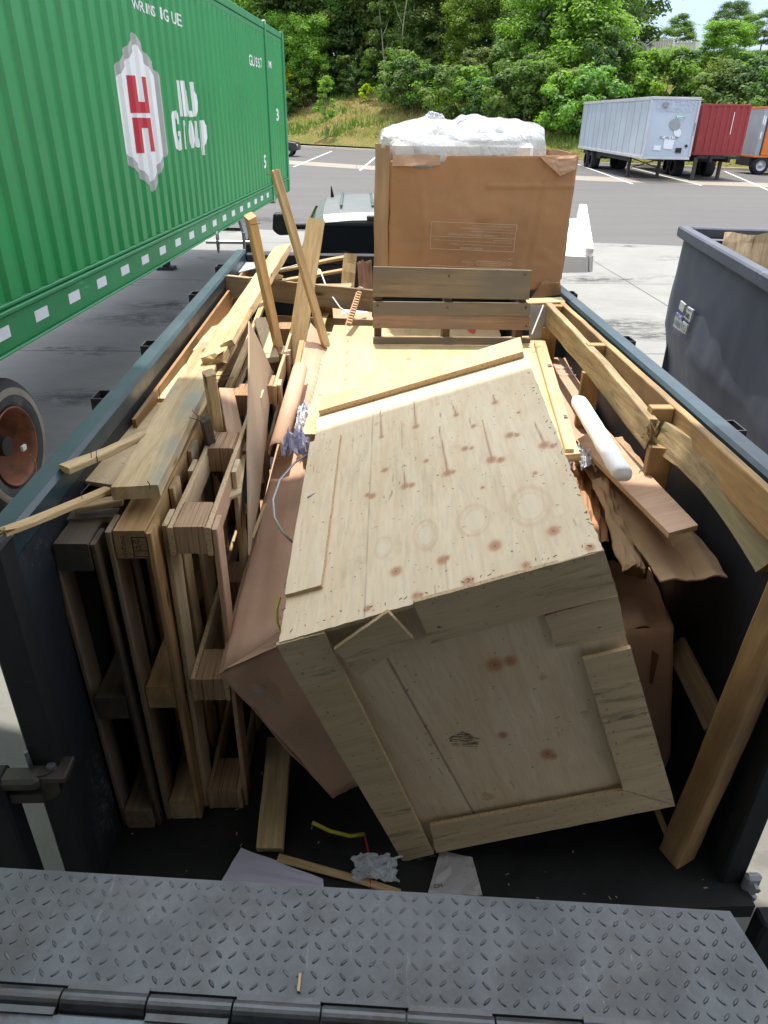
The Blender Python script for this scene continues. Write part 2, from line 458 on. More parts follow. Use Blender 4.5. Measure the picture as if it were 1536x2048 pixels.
def make_asphalt():
    q = NT('asphalt'); v = q.coord(rnd=False)
    col = q.ramp(q.noise(v, 90, 3), [(.3, (.090, .088, .085)), (.7, (.128, .124, .119))])
    col = q.mix(.7, col, q.ramp(q.noise(q.coord(rnd=False, scale=(.25, 1.2, 1)), .5, 6, .7), [(.3, B3(.78)), (.7, B3(1.05))]), 'MULTIPLY')
    st = q.noise(q.coord(rnd=False, scale=(.12, 2.5, 1)), 1.2, 5, .8)       # tyre streaks
    col = q.mix(q.ramp(st, [(.58, B3(0)), (.74, B3(.35))]), col, (.07, .068, .065))
    q.bump(q.noise(v, 120, 2), .3, .01); return q.set(col, .9, 0, .2)
def make_conc(name, base, stain=True):
    q = NT(name); v = q.coord(rnd=False)
    col = q.mix(1., base, q.ramp(q.noise(v, 1.1, 9, .7), [(.3, B3(.82)), (.7, B3(1.03))]), 'MULTIPLY')
    col = q.mix(.6, col, q.ramp(q.noise(v, 30, 5), [(.3, B3(.88)), (.7, B3(1))]), 'MULTIPLY')
    sw = q.noise(q.coord(rnd=False, scale=(.7, 2.2, 1)), 1.3, 7, .6, 3.0)  # dusty swirls
    col = q.mix(q.ramp(sw, [(.5, B3(0)), (.62, B3(.3))]), col, tuple(x * .72 for x in base))
    if stain:
        s1 = q.noise(q.coord(rnd=False, scale=(.6, 1.1, 1)), .55, 3, .5); s2 = q.noise(q.coord(rnd=False, scale=(1, 2.4, 1)), 3.2, 5, .7)
        m = q.math('MULTIPLY', q.ramp(s1, [(.56, B3(0)), (.64, B3(1))]), q.ramp(s2, [(.5, B3(0)), (.57, B3(.85))]))
        col = q.mix(m, col, tuple(x * .22 for x in base))
    br = q.n('TexBrick'); br.offset = 0; br.inputs['Scale'].default_value = 1.0; br.inputs['Brick Width'].default_value = 5.2; br.inputs['Row Height'].default_value = 4.6
    br.inputs['Mortar Size'].default_value = .018; br.inputs['Color1'].default_value = br.inputs['Color2'].default_value = (1, 1, 1, 1); br.inputs['Mortar'].default_value = (.3, .3, .28, 1)
    q.l(q.coord(rnd=False), br.inputs['Vector'])
    col = q.mix(.8, col, br.outputs['Color'], 'MULTIPLY')
    q.bump(q.noise(v, 60, 4), .15, .006); return q.set(col, .85, 0, .25)
asphalt = make_asphalt()
concrete = make_conc('concrete', (.235, .235, .218))
concrete_far = make_conc('concrete_strip', (.27, .24, .195), False)
line_paint = plain('line_paint', (.72, .72, .70), .7, 0, .25, 3)

g = mesh('ground', [(-900, -60, 0), (900, -60, 0), (900, 1500, 0), (-900, 1500, 0)], [(0, 1, 2, 3)], asphalt, M=Matrix.Identity(4)); tag(g, kind='structure')
# concrete apron by the dock
fe = [(-60, 31.5), (-3.3, 20.75), (.5, 19.95), (5.3, 19.05), (8.3, 18.5), (60, 8.8)]
g = mesh('apron', [(x, y, .004) for x, y in fe] + [(60, -20, .004), (-60, -20, .004)], [tuple(range(7, -1, -1))], concrete, M=Matrix.Identity(4)); tag(g, kind='structure')
# concrete landing strip across the lot
st = [(-45, 78, 74), (-4.6, 54.8, 50.7), (1.1, 50, 46), (12.3, 43.6, 39.9), (18.5, 41.6, 38.0), (21.3, 40.2, 36.9), (50, 28, 24.7)]
sv = [(x, a, .004) for x, a, b in st] + [(x, b, .004) for x, a, b in st]
g = mesh('concrete_strip', sv, [(i + 7, i + 8, i + 1, i) for i in range(6)], concrete_far, M=Matrix.Identity(4)); tag(g, kind='structure')
# oil stains on the apron
def stain_mat():
    q = NT('oil_stain'); n = q.noise(q.coord(scale=(1, 2.2, 1), rnd=False), 3.5, 7, .75)
    q.set((.035, .034, .032), .55); tr = q.n('BsdfTransparent'); ms = q.n('MixShader')
    gr = q.n('Attribute'); gr.attribute_name = 'fade'
    q.l(q.math('MULTIPLY', q.ramp(n, [(.44, B3(0)), (.56, B3(.8))]), gr.outputs['Fac']), ms.inputs[0]); q.l(tr.outputs[0], ms.inputs[1]); q.l(q.b.outputs[0], ms.inputs[2]); q.l(ms.outputs[0], q.t.nodes['Material Output'].inputs[0]); return q.m
stm = stain_mat()
for px, py, rx_, ry_ in ((270, 638, 1.1, .55), (325, 612, .9, .5), (150, 795, .6, .35), (1240, 650, 1.0, .5), (1310, 672, 1.0, .35), (300, 520, .8, .5), (1180, 560, 1.0, .4), (520, 440, 1.6, .9)):
    c = P(px, py, z=0); vs = [(c.x, c.y, .010)] + [(c.x + rx_ * math.cos(2 * PI * k / 20), c.y + ry_ * math.sin(2 * PI * k / 20), .010) for k in range(20)]
    g = mesh('oil_stain', vs, [(0, 1 + k, 1 + (k + 1) % 20) for k in range(20)], stm, M=Matrix.Identity(4)); tag(g, kind='structure')
    ca = g.data.color_attributes.new('fade', 'FLOAT_COLOR', 'POINT')
    for k in range(21): ca.data[k].color = (1, 1, 1, 1) if k == 0 else (0, 0, 0, 1)
# painted stall lines
lm = MB()
for (x0, y0), (x1, y1) in (((-3.8, 47.8), (-2.2, 71)), ((.18, 45.5), (1.5, 62)), ((13.6, 38.3), (15.6, 56)), ((16.9, 37.9), (18.4, 53)), ((18.9, 35), (23.5, 49.8)), ((-9.2, 52), (-7.2, 77)), ((22.3, 34), (27, 48)), ((4.6, 44), (6.2, 61)), ((9.1, 41.5), (10.8, 58))):
    d = V((x1 - x0, y1 - y0, 0)).normalized(); n = V((d.y, -d.x, 0)) * .06
    a = V((x0, y0, .009)); b = V((x1, y1, .009)); lm.add([a - n, a + n, b + n, b - n], [(0, 1, 2, 3)])
g = lm.build('stall_markings', line_paint, M=Matrix.Identity(4)); tag(g, kind='structure')
# curb
cv = []; cf = []
xs = np.linspace(-80, 120, 120)
for x in xs:
    y = curb_y(x); cv += [(x, y - .08, 0), (x, y - .06, .15), (x, y + .35, .15), (x, y + .35, 0)]
for i in range(len(xs) - 1):
    for k in range(3): a = i * 4 + k; cf.append((a, a + 4, a + 5, a + 1))
curbm = plain('curb_concrete', (.55, .50, .38), .85, 0, .2, 2)
g = mesh('curb', cv, cf, curbm, M=Matrix.Identity(4)); tag(g, kind='structure')
# grassy bank and hill
def make_hill():
    q = NT('bank_soil'); v = q.coord(rnd=False)
    col = q.ramp(q.noise(v, .35, 8, .7), [(.34, (.11, .15, .035)), (.5, (.20, .19, .06)), (.66, (.29, .21, .10))])
    col = q.mix(.7, col, q.ramp(q.noise(v, 5, 6, .8), [(.3, B3(.55)), (.65, B3(1.1))]), 'MULTIPLY')
    q.bump(q.noise(v, 3, 6, .8), 1., .3); return q.set(col, .95, 0, .05)
hv = []; hf = []; NX, NY = 90, 60
for j in range(NY + 1):
    for i in range(NX + 1):
        x = -80 + 200 * i / NX; d = 160 * (j / NY) ** 1.6
        y = curb_y(x) + .3 + d; hv.append((x, y, .1 + hill_z(x, y)))
for j in range(NY):
    for i in range(NX): a = j * (NX + 1) + i; hf.append((a, a + 1, a + NX + 2, a + NX + 1))
g = mesh('hill', hv, hf, make_hill(), M=Matrix.Identity(4), smooth=True); tag(g, kind='structure')

# ---- grass tufts on the bank
def leafmat(name, c1, c2, trans=.35):
    q = NT(name); oi = q.n('ObjectInfo')
    v = q.coord(rnd=True); n = q.noise(v, .55, 3)
    col = q.ramp(n, [(.35, c1), (.65, c2)])
    hs = q.n('HueSaturation'); q.l(col, hs.inputs['Color'])
    mr = q.n('MapRange'); q.l(oi.outputs['Random'], mr.inputs[0]); mr.inputs[3].default_value = .7; mr.inputs[4].default_value = 1.25; q.l(mr.outputs[0], hs.inputs['Value'])
    mh = q.n('MapRange'); q.l(oi.outputs['Random'], mh.inputs[0]); mh.inputs[3].default_value = .485; mh.inputs[4].default_value = .515; q.l(mh.outputs[0], hs.inputs['Hue'])
    q.set(hs.outputs[0], .55, 0, .3)
    tr = q.n('BsdfTranslucent'); ms = q.n('MixShader'); ms.inputs[0].default_value = trans
    br = q.mix(1., hs.outputs[0], (1.3, 1.5, .5), 'MULTIPLY'); q.l(br, tr.inputs['Color'])
    q.l(q.b.outputs[0], ms.inputs[1]); q.l(tr.outputs[0], ms.inputs[2]); q.l(ms.outputs[0], q.t.nodes['Material Output'].inputs[0])
    return q.m
grass_dry = leafmat('grass_dry', (.20, .17, .06), (.34, .27, .12), .3)
grass_green = leafmat('grass_green', (.08, .14, .02), (.16, .23, .04), .3)
gm = MB(); rg = random.Random(3)
for k in range(17000):
    x = rg.uniform(-12, 46); y = curb_y(x) + .5 + 24 * rg.random() ** 1.4
    z = hill_z(x, y) + .05
    gr = mnoise.noise(V((x * .25, y * .25, 3))) + (.25 if x > 10 else -.05)
    hgt = rg.uniform(.18, .42) * (1.5 if gr > .1 else 1.) * (.25 if y < curb_y(x) + 3 else 1)
    a = rg.random() * PI; dx = math.cos(a) * .09; dy = math.sin(a) * .09; lx = rg.uniform(-.15, .15); ly = rg.uniform(-.15, .15)
    gm.add([(x - dx, y - dy, z), (x + dx, y + dy, z), (x + dx * .3 + lx, y + ly, z + hgt)], [(0, 1, 2)], 1 if gr > .05 + rg.uniform(-.15, .15) else 0)
g = gm.build('grass', [grass_dry, grass_green], M=Matrix.Identity(4)); tag(g, 'dry brown and green grass growing on the bank behind the curb', 'grass', kind='stuff')

# ================================================================ TREES
bark = wood('bark', (.22, .18, .14), (.12, .09, .07), ax='Z')
bark_pale = wood('bark_pale', (.40, .36, .3), (.25, .21, .17), ax='Z')
LEAF = {
 'dark': leafmat('leaf_dark', (.06, .115, .035), (.105, .175, .05), .45),
 'mid': leafmat('leaf_mid', (.10, .185, .04), (.16, .265, .06), .45),
 'light': leafmat('leaf_light', (.14, .25, .035), (.20, .33, .05), .45),
 'lime': leafmat('leaf_lime', (.36, .46, .02), (.50, .58, .03), .5),
 'olive': leafmat('leaf_olive', (.11, .16, .04), (.17, .21, .06), .38)}
def crown_mesh(seed, H, Rc, base, nclump, nleaf, size, shape='round', spread=1.0):
    """leaf cards gathered in clumps through the crown's volume; unit = metres, foot of tree at the origin"""
    rg = np.random.RandomState(seed)
    cs = []
    for k in range(nclump):
        u = rg.uniform(0, 1) ** .8; ang = rg.uniform(0, 2 * PI)
        z = base + (H - base) * u
        if shape == 'round': rr = Rc * (math.sin(PI * min(1, .12 + .84 * u)) ** .6)
        elif shape == 'cone': rr = Rc * (1 - u) ** .75 + .3
        else: rr = Rc * (1 - .45 * u) * (.75 + .5 * rg.rand())
        rad = rr * rg.uniform(.25, 1.0) ** .5
        cs.append((rad * math.cos(ang), rad * math.sin(ang), z * 1.0, rg.uniform(.55, 1.0) * Rc * .30 * spread))
    cs.append((0, 0, H - Rc * .15, Rc * .22))
    C = []; per = nleaf // len(cs)
    for (cx, cy, cz, cr) in cs:
        d = rg.normal(size=(per, 3)); d /= np.linalg.norm(d, axis=1)[:, None]
        r = cr * rg.uniform(.35, 1.15, size=(per, 1))
        p = d * r * np.array([1.15, 1.15, .75]) + np.array([cx, cy, cz]); 
        nrm = d + np.array([0, 0, .7]) + rg.normal(size=(per, 3)) * .45
        C.append((p, nrm))
    p = np.concatenate([c[0] for c in C]); n = np.concatenate([c[1] for c in C]); n /= np.linalg.norm(n, axis=1)[:, None]
    t = np.cross(n, rg.normal(size=n.shape)); t /= np.linalg.norm(t, axis=1)[:, None]; b = np.cross(n, t)
    s = size * rg.uniform(.55, 1.25, size=(len(p), 1))
    v = np.stack([p - t * s * .5, p + b * s * .32 - t * s * .05, p + t * s * .55, p - b * s * .32 + t * s * .05], 1).reshape(-1, 3)
    me = bpy.data.meshes.new('crown'); N = len(p)
    me.vertices.add(N * 4); me.vertices.foreach_set('co', v.ravel()); me.loops.add(N * 4); me.loops.foreach_set('vertex_index', np.arange(N * 4))
    me.polygons.add(N); me.polygons.foreach_set('loop_start', np.arange(0, N * 4, 4)); me.polygons.foreach_set('loop_total', np.full(N, 4)); me.update(calc_edges=True)
    return me, cs
def trunk_mesh(H, r, cs, seed, mat, pale=0):
    rg = random.Random(seed); m = MB()
    pts = [V((0, 0, -.4))]
    x = y = 0
    for k in range(1, 8):
        x += rg.uniform(-.02, .02) * H; y += rg.uniform(-.02, .02) * H; pts.append(V((x, y, H * .9 * k / 7)))
    for i in range(len(pts) - 1): m.cyl(pts[i], pts[i + 1], r * (1 - i / 7.6), 8, r * (1 - (i + 1) / 7.6), cap=False)
    for (cx, cy, cz, cr) in rg.sample(cs, min(len(cs), 9)):
        zz = max(H * .2, cz - rg.uniform(.1, .22) * H); i = min(6, int(zz / (H * .9) * 7)); f = min(1, zz / (H * .9) * 7 - i)
        a = pts[i].lerp(pts[i + 1], max(0, f)); c = V((cx, cy, cz)); mid = a.lerp(c, .5) + V((0, 0, -.05 * H * .3))
        rr = r * (1 - i / 7.6) * .5
        m.cyl(a, mid, rr, 5, rr * .7, cap=False); m.cyl(mid, c, rr * .7, 5, rr * .25, cap=False)
    o = m.build('trunk', mat, M=Matrix.Identity(4)); me = o.data; bpy.data.objects.remove(o); return me
PROTO = {}
def proto(key, *a, trunk_r=.16, tm=None):
    cm, cs = crown_mesh(*a); PROTO[key] = (cm, trunk_mesh(a[1], trunk_r, cs, a[0], tm or bark), a[1])
proto('bigA', 11, 17, 5.6, 2.5, 95, 21000, .36, 'round', trunk_r=.24)
proto('bigB', 12, 15, 5.0, 1.5, 90, 19000, .34, 'tall', trunk_r=.2)
proto('bigC', 13, 18, 5.4, 3.5, 90, 19000, .38, 'round', trunk_r=.22)
proto('cone', 14, 11, 4.2, .6, 80, 14000, .30, 'cone', trunk_r=.14)
proto('slim', 15, 12, 2.2, 3.5, 34, 4400, .32, 'tall', trunk_r=.1, tm=bark_pale)
proto('bush', 16, 4.0, 2.3, .3, 30, 3400, .28, 'round', trunk_r=.06)
proto('bushB', 17, 5.0, 2.0, .3, 30, 3400, .30, 'tall', trunk_r=.07)
proto('small', 18, 3.2, 1.35, .5, 30, 4200, .20, 'round', trunk_r=.04)
proto('sapling', 19, 6.6, 1.35, 2.0, 30, 2600, .22, 'tall', trunk_r=.06)
_cm = {}
def tree(name, px, dist, kind, leaf, hgt, label, cat='tree', group=None, top=None, zoff=0, rz=None):
    """tree standing on the bank at distance dist along the line of sight of image column px"""
    d = P(px, 235, y=dist); x, y = d.x, dist
    wide = {'bigA': 1.1, 'bigB': 1.2, 'bigC': 1.1, 'cone': 1.25}.get(kind, 1)
    if top is not None and px > 1100: wide *= 1.45
    k, tk, H = PROTO[kind]
    z = .05 + hill_z(x, y) + zoff
    if top is not None: hgt = P(px, top, y=dist).z - z
    s = hgt / H
    rz = rz if rz is not None else (px * 1.7 + dist) % 6.28
    r = empty(name, (x, y, z), label, cat, group, rz)
    key = (kind, leaf)
    if key not in _cm:
        c = k.copy(); c.materials.clear(); c.materials.append(LEAF[leaf]); _cm[key] = c
    Mx = WM[r.name] @ Matrix.Diagonal((s * (.92 + .16 * ((px * 7) % 10) / 10) * wide, s * wide, s, 1))
    put(bpy.data.objects.new('crown', _cm[key]), Mx, r)
    put(bpy.data.objects.new('trunk', tk), Mx, r)
    return r
rt = random.Random(21)
ORD = ['first', 'second', 'third', 'fourth', 'fifth', 'sixth', 'seventh', 'eighth', 'ninth', 'tenth', 'eleventh', 'twelfth', 'thirteenth', 'fourteenth', 'fifteenth', 'sixteenth', 'seventeenth', 'eighteenth', 'nineteenth', 'twentieth', 'twenty-first', 'twenty-second', 'twenty-third', 'twenty-fourth', 'twenty-fifth']
# rear wall of the wood, left to right: px, distance, kind, leaf, height
k = 0
for row, (dist0, n, h0, h1) in enumerate(((102, 15, 14, 19), (112, 15, 19, 24), (126, 14, 24, 30))):
    for i in range(n):
        px = 525 + (1190 - 525) * (i + .5 * (row % 2) + rt.uniform(-.25, .25)) / n
        dist = dist0 + rt.uniform(-3, 3) - (max(0, px - 900) * .04 if row < 2 else 0)
        leaf = rt.choice(['mid', 'mid', 'light', 'dark'] if px < 1040 else ['dark', 'dark', 'dark', 'mid'])
        kd = rt.choice(['bigA', 'bigB', 'bigC', 'bigA'])
        tree('tree', px, dist, kd, leaf, rt.uniform(h0, h1),
             ['tall leafy tree in the front rank of the wood, %s from the green container', 'tall leafy tree in the second rank of the wood, %s from the green container', 'tall tree in the rear rank of the wood, %s from the green container'][row] % ORD[i], 'tree',
             ['front rank of the wood', 'middle of the wood', 'back of the wood'][row])
# under-storey in front of the wood
for i in range(15):
    px = 560 + 46 * i + rt.uniform(-12, 12); dist = 98 + rt.uniform(-3, 3) - max(0, px - 800) * .070
    tree('tree', px, dist, rt.choice(['cone', 'bigB', 'bushB']), rt.choice(['mid', 'light', 'dark', 'olive', 'mid']), rt.uniform(6, 10.5),
         'half-height tree at the foot of the wood, %s from the green container' % ORD[i], 'tree', 'lower trees at the edge of the wood')
for i in range(24):
    px = 555 + 27 * i + rt.uniform(-9, 9); dist = 94.5 + rt.uniform(-2.5, 2.5) - max(0, px - 800) * .080
    if px > 1130: dist -= 3
    tree('shrub', px, dist, rt.choice(['bush', 'bushB', 'bush']), rt.choice(['mid', 'dark', 'olive', 'light']), rt.uniform(2.4, 4.6),
         'green shrub where the grass meets the wood, %s from the green container' % ORD[i], 'shrub', 'shrubs along the foot of the wood')
for i in range(14):
    px = 800 + 25 * i + rt.uniform(-7, 7); x_ = P(px, 235, y=75).x
    dist = curb_y(x_ * .9) + (13 if px < 900 else 9) + rt.uniform(-1.5, 1.5)
    tree('shrub', px, dist, rt.choice(['bush', 'bushB']), rt.choice(['mid', 'light', 'mid', 'dark']), rt.uniform(3.2, 5.0),
         'green bush on the bank above the plastic-topped box, %s from the left' % ORD[i], 'shrub', 'bushes on the bank behind the box')
# right-hand side, below and around the white containers on the hill
for i in range(13):
    px = 1160 + 32 * i + rt.uniform(-8, 8); dist = 73 - (px - 1160) * .035 + rt.uniform(-2, 2)
    tree('shrub', px, dist, rt.choice(['bush', 'bushB']), rt.choice(['mid', 'dark', 'dark', 'light']), rt.uniform(3., 5.2),
         'green shrub on the slope behind the parked trailers, %s from the left' % ORD[i], 'shrub', 'shrubs behind the parked trailers')
for (px, dist, kd, lf, h, lab) in (
    (1245, 84, 'cone', 'mid', 88, 'green tree just below the left end of the faded white container'),
    (1215, 82, 'bigB', 'dark', 120, 'dark rounded tree above the left end of the white trailer'),
    (1150, 80, 'bigA', 'dark', 125, 'dark round-topped tree left of the white trailer roof'),
    (1290, 80, 'bigB', 'light', 124, 'light green tree under the faded white container lettering'),
    (1330, 82, 'bigB', 'light', 113, 'light green tree below the right end of the faded white container'),
    (1368, 78, 'bigB', 'mid', 118, 'green tree above the right corner of the white trailer'),
    (1425, 76, 'bigB', 'light', 45, 'bright pointed tree above the red container'),
    (1455, 74, 'bigB', 'mid', 105, 'green tree behind the right edge of the red container'),
    (1500, 76, 'bigB', 'dark', 100, 'dark tree in the gap between red and orange containers'),
    (1530, 72, 'bigA', 'mid', 110, 'green tree above the orange trailer at the right edge'),
    (1256, 96, 'cone', 'mid', 86, 'tree whose tip cuts into the left end of the faded white container'),
    (1328, 160, 'cone', 'mid', 28, 'rounded tree standing alone on the skyline behind the white containers'),
    (1262, 155, 'bigB', 'mid', 52, 'small skyline tree left of the lone rounded one'),
    (1182, 112, 'bigC', 'dark', -25, 'tallest dark tree bordering the open sky on its left'),
    (1140, 108, 'bigC', 'dark', -40, 'big dark tree second from the open sky'),
    (1425, 118, 'bigA', 'dark', 4, 'broad dark tree right of the open sky'),
    (1460, 105, 'bigC', 'mid', 30, 'tall tree behind the bright pointed one'),
    (1490, 110, 'bigA', 'dark', 18, 'dark tree near the upper right corner'),
    (1530, 104, 'bigC', 'dark', 22, 'dark tree in the upper right corner'),
    (1560, 96, 'bigC', 'mid', 10, 'tree cut off by the right edge of the view')):
    tree('tree', px, dist, kd, lf, 0, lab, 'tree', top=h)
tree('lime_tree', 732, 90.3, 'small', 'lime', 0, 'small bright yellow-green tree on the grass bank', 'tree', top=167)
tree('lime_tree', 583, 94, 'small', 'lime', 0, 'bright yellow-green tree beside the green container end', 'tree', top=136)
tree('sapling', 652, 79.5, 'sapling', 'light', 0, 'thin staked sapling on the grass bank by the lot', 'tree', top=152)
tree('lime_shrub', 905, 84, 'bush', 'lime', 0, 'bright yellow-green shrub above the wrapped box', 'shrub', top=198)
tree('lime_shrub', 1052, 82, 'bushB', 'light', 0, 'light green bush above the right end of the plastic wrap', 'shrub', top=170)
for px, ds, h, lb in ((772, 91, 13, 'slender pale-trunked tree above the left of the plastic wrap'), (803, 91, 14, 'slender pale-trunked tree right of its twin at the wood edge'), (838, 93, 13, 'thin leaning pale tree above the plastic wrap peak')):
    t = tree('slender_tree', px, ds, 'slim', 'mid', h, lb)
# ================================================================ DOCK BUILDING (behind and above the viewer)
bwall = plain('building_panel', (.78, .76, .72), .8, 0, .1, 2)  # kept pale so the unseen walls bounce fill onto the load
bdark = plain('building_inside', (.34, .33, .31), .8, 0, .1, 2)
bld = empty('dock_building', (0, .2, 0), 'unseen loading dock building with an added overhang shading the rear of the dump trailer', 'building')
m = MB()
for lo, hi in (((-9, .30, 0), (-1.35, .50, 8.5)), ((1.35, .30, 0), (9, .50, 8.5)), ((-1.35, .30, 3.9), (1.35, .50, 8.5)), ((-1.35, .30, 0), (1.35, .50, 1.0))): m.box(lo, hi)
m.build('wall', bwall, bld)
m = MB(); m.prism([(-3.3, .5, 8.0), (3.1, .5, 8.0), (3.1, 3.23, 8.0), (-3.3, 5.15, 8.0)], (0, 0, .2)); m.build('shade_canopy', bwall, bld)  # unseen slab added to block the sun; skewed edge places the shade line
m = MB(); m.box((-9, -9, 1.0), (9, .30, 1.18)); m.box((-9, -9, 4.6), (9, .3, 4.8)); m.box((-9, -9.2, 1), (9, -9, 4.8)); m.box((-9.2, -9, 1), (-9, .3, 4.8)); m.box((9, -9, 1), (9.2, .3, 4.8)); m.build('inside_hall', bdark, bld)

# ---------------------------------------------------------------- dock leveler with diamond plate lip
def make_tread():
    q = NT('tread_plate'); v = q.coord(rnd=False)
    col = q.ramp(q.noise(v, 7, 8, .7), [(.3, (.085, .094, .100)), (.65, (.150, .163, .170))])
    col = q.mix(q.ramp(q.noise(v, 3.0, 8, .75), [(.50, B3(0)), (.66, B3(.7))]), col, (.08, .072, .062))
    col = q.mix(q.ramp(q.noise(v, 55, 3, .7), [(.66, B3(0)), (.74, B3(.7))]), col, (.05, .045, .04))
    sc = q.noise(q.coord(rnd=False, scale=(9, 1.2, 1)), 6, 8, .8)
    col = q.mix(q.ramp(sc, [(.60, B3(0)), (.70, B3(.55))]), col, (.38, .39, .40))
    q.bump(q.noise(v, 40, 6), .25, .002)
    return q.set(col, q.ramp(q.noise(v, 5, 4), [(.3, B3(.34)), (.7, B3(.55))]), .25, .5)
tread = make_tread()
LZ = 1.2
a = P(0, 1735, z=LZ); b = P(1460, 1822, z=LZ); ux = (b - a).normalized()
LF = frame(b, ux, V((0, 0, 1)))        # x to the right along the lip's front edge, origin at its right corner
LI = LF.inverted()
lev = empty('dock_leveler', (0, .7, LZ), 'grey steel dock leveler with diamond tread lip and pipe hinge', 'dock leveler')
def lw(x, y, z=0): return LF @ V((x, y, z))
rc = LI @ P(1536, 1940, z=LZ)
kx = rc.x / rc.y
D0 = (LI @ P(0, 1962, z=LZ)).y          # hinge line, measured back from the front edge
D0 = min(D0, -.2)
m = MB(); W0 = -1.86
m.prism([lw(W0, 0), lw(0, 0), lw(kx * -.16 * -1 if False else kx * -.16, -.16), lw(kx * -.16, D0), lw(W0, D0)], (0, 0, -.016))
lip = m.build('lip', tread, lev); fixn(lip)
m = MB(); pt = .0285; rg = random.Random(5)
for j in range(int(-D0 / pt)):
    for i in range(int((1.98) / pt)):
        x = .10 - (i + .5) * pt; y = -.016 - j * pt
        if x > min(.0, 0) + kx * max(y, -.16) - .015 or y < D0 + .012: continue
        ang = R(45) if (i + j) % 2 else R(-45)
        x += rg.uniform(-.0006, .0006)
        L, Wd, hh = .0122, .0040, .0020
        wear = .35 + .65 * min(1, max(0, mnoise.noise(V((x * 5, y * 5, 2))) + .6))
        c = V((x, y, 0)); e = V((math.cos(ang), math.sin(ang), 0)); f_ = V((-e.y, e.x, 0))
        ring = []
        for k in range(8):
            t = 2 * PI * k / 8; ring.append(c + e * L * math.cos(t) + f_ * Wd * math.sin(t) * 1.0)
        up = [c + e * L * .55 * math.cos(2 * PI * k / 8) + f_ * Wd * .45 * math.sin(2 * PI * k / 8) + V((0, 0, hh * wear)) for k in range(8)]
        m.add([LF @ (p - V((0, 0, .0004))) for p in ring] + [LF @ p for p in up], [(k, (k + 1) % 8, 8 + (k + 1) % 8, 8 + k) for k in range(8)] + [tuple(range(8, 16))])
tb = m.build('tread_bumps', plain('bump_worn', (.135, .143, .150), .30, .35, .6, 22, .1, (.06, .055, .05)), lip, smooth=False)
# weld seam across the lip
hy = D0 - .024
pipe_m = plain('hinge_pipe', (.16, .165, .17), .38, .75, .45, 14, .2, (.09, .07, .05))
m_ = None
xx = W0; k = 0
lens = [.165, .17, .162, .168]
while xx < .1:
    L = lens[k % 4]; m = MB(); m.cyl(lw(xx + .002, hy, -.008), lw(xx + L - .002, hy, -.008), .021, 20)
    if k % 2: m.box((xx + .004, hy, -.016), (xx + L - .004, D0 + .004, .004), M=LF)
    else: m.box((xx + .004, hy - .03, -.016), (xx + L - .004, hy, .004), M=LF)
    m.build('hinge_knuckle', pipe_m, lev); xx += L; k += 1
worn = plain('worn_deck', (.30, .36, .40), .6, .2, .45, 9, .2, (.12, .10, .09))
m = MB(); m.box((W0, hy - 1.6, -.03), (.1, hy - .028, -.002), M=LF); m.build('deck_plate', worn, lev)
m = MB(); m.box((W0, hy - .06, -.2), (.1, hy - .02, -.04), M=LF); m.build('front_beam', black_steel, lev)
chip = board('wood_chip', [P(597, 1982, z=LZ + .004), P(601, 1946, z=LZ + .004)], .006, .003, (0, 0, 1), pine_pale, step=.02); tag(chip, 'small sliver of pale wood lying on the diamond plate', 'wood chip')

# ================================================================ OPEN TRAILER
XL, XR, YB, YF, ZF, ZT = -.845, 1.205, 1.50, 5.72, .48, 1.8
tr = empty('dump_trailer', (.18, YB, 0), 'open dark steel trailer heaped with broken pallets, crates and cardboard', 'trailer')
def mtl_floor():
    q = NT('trailer_floor'); v = q.coord(rnd=False)
    col = q.ramp(q.noise(v, 4, 8, .7), [(.35, (.006, .007, .009)), (.7, (.022, .023, .025))])
    col = q.mix(q.ramp(q.noise(q.coord(rnd=False, scale=(3, .8, 1)), 5, 8, .8), [(.64, B3(0)), (.74, B3(.5))]), col, (.14, .14, .15))
    return q.set(col, .6, .2)
m = MB(); m.box((XL - .08, YB - .13, ZF - .06), (XR + .08, YF, ZF)); m.build('floor', mtl_floor(), tr)
m = MB(); m.box((XL - .02, YB - .13, .12), (XR + .02, YB - .06, ZF - .062)); m.build('rear_dark_filler', black_steel, tr)  # added black box, keeps the space below the floor edge dark
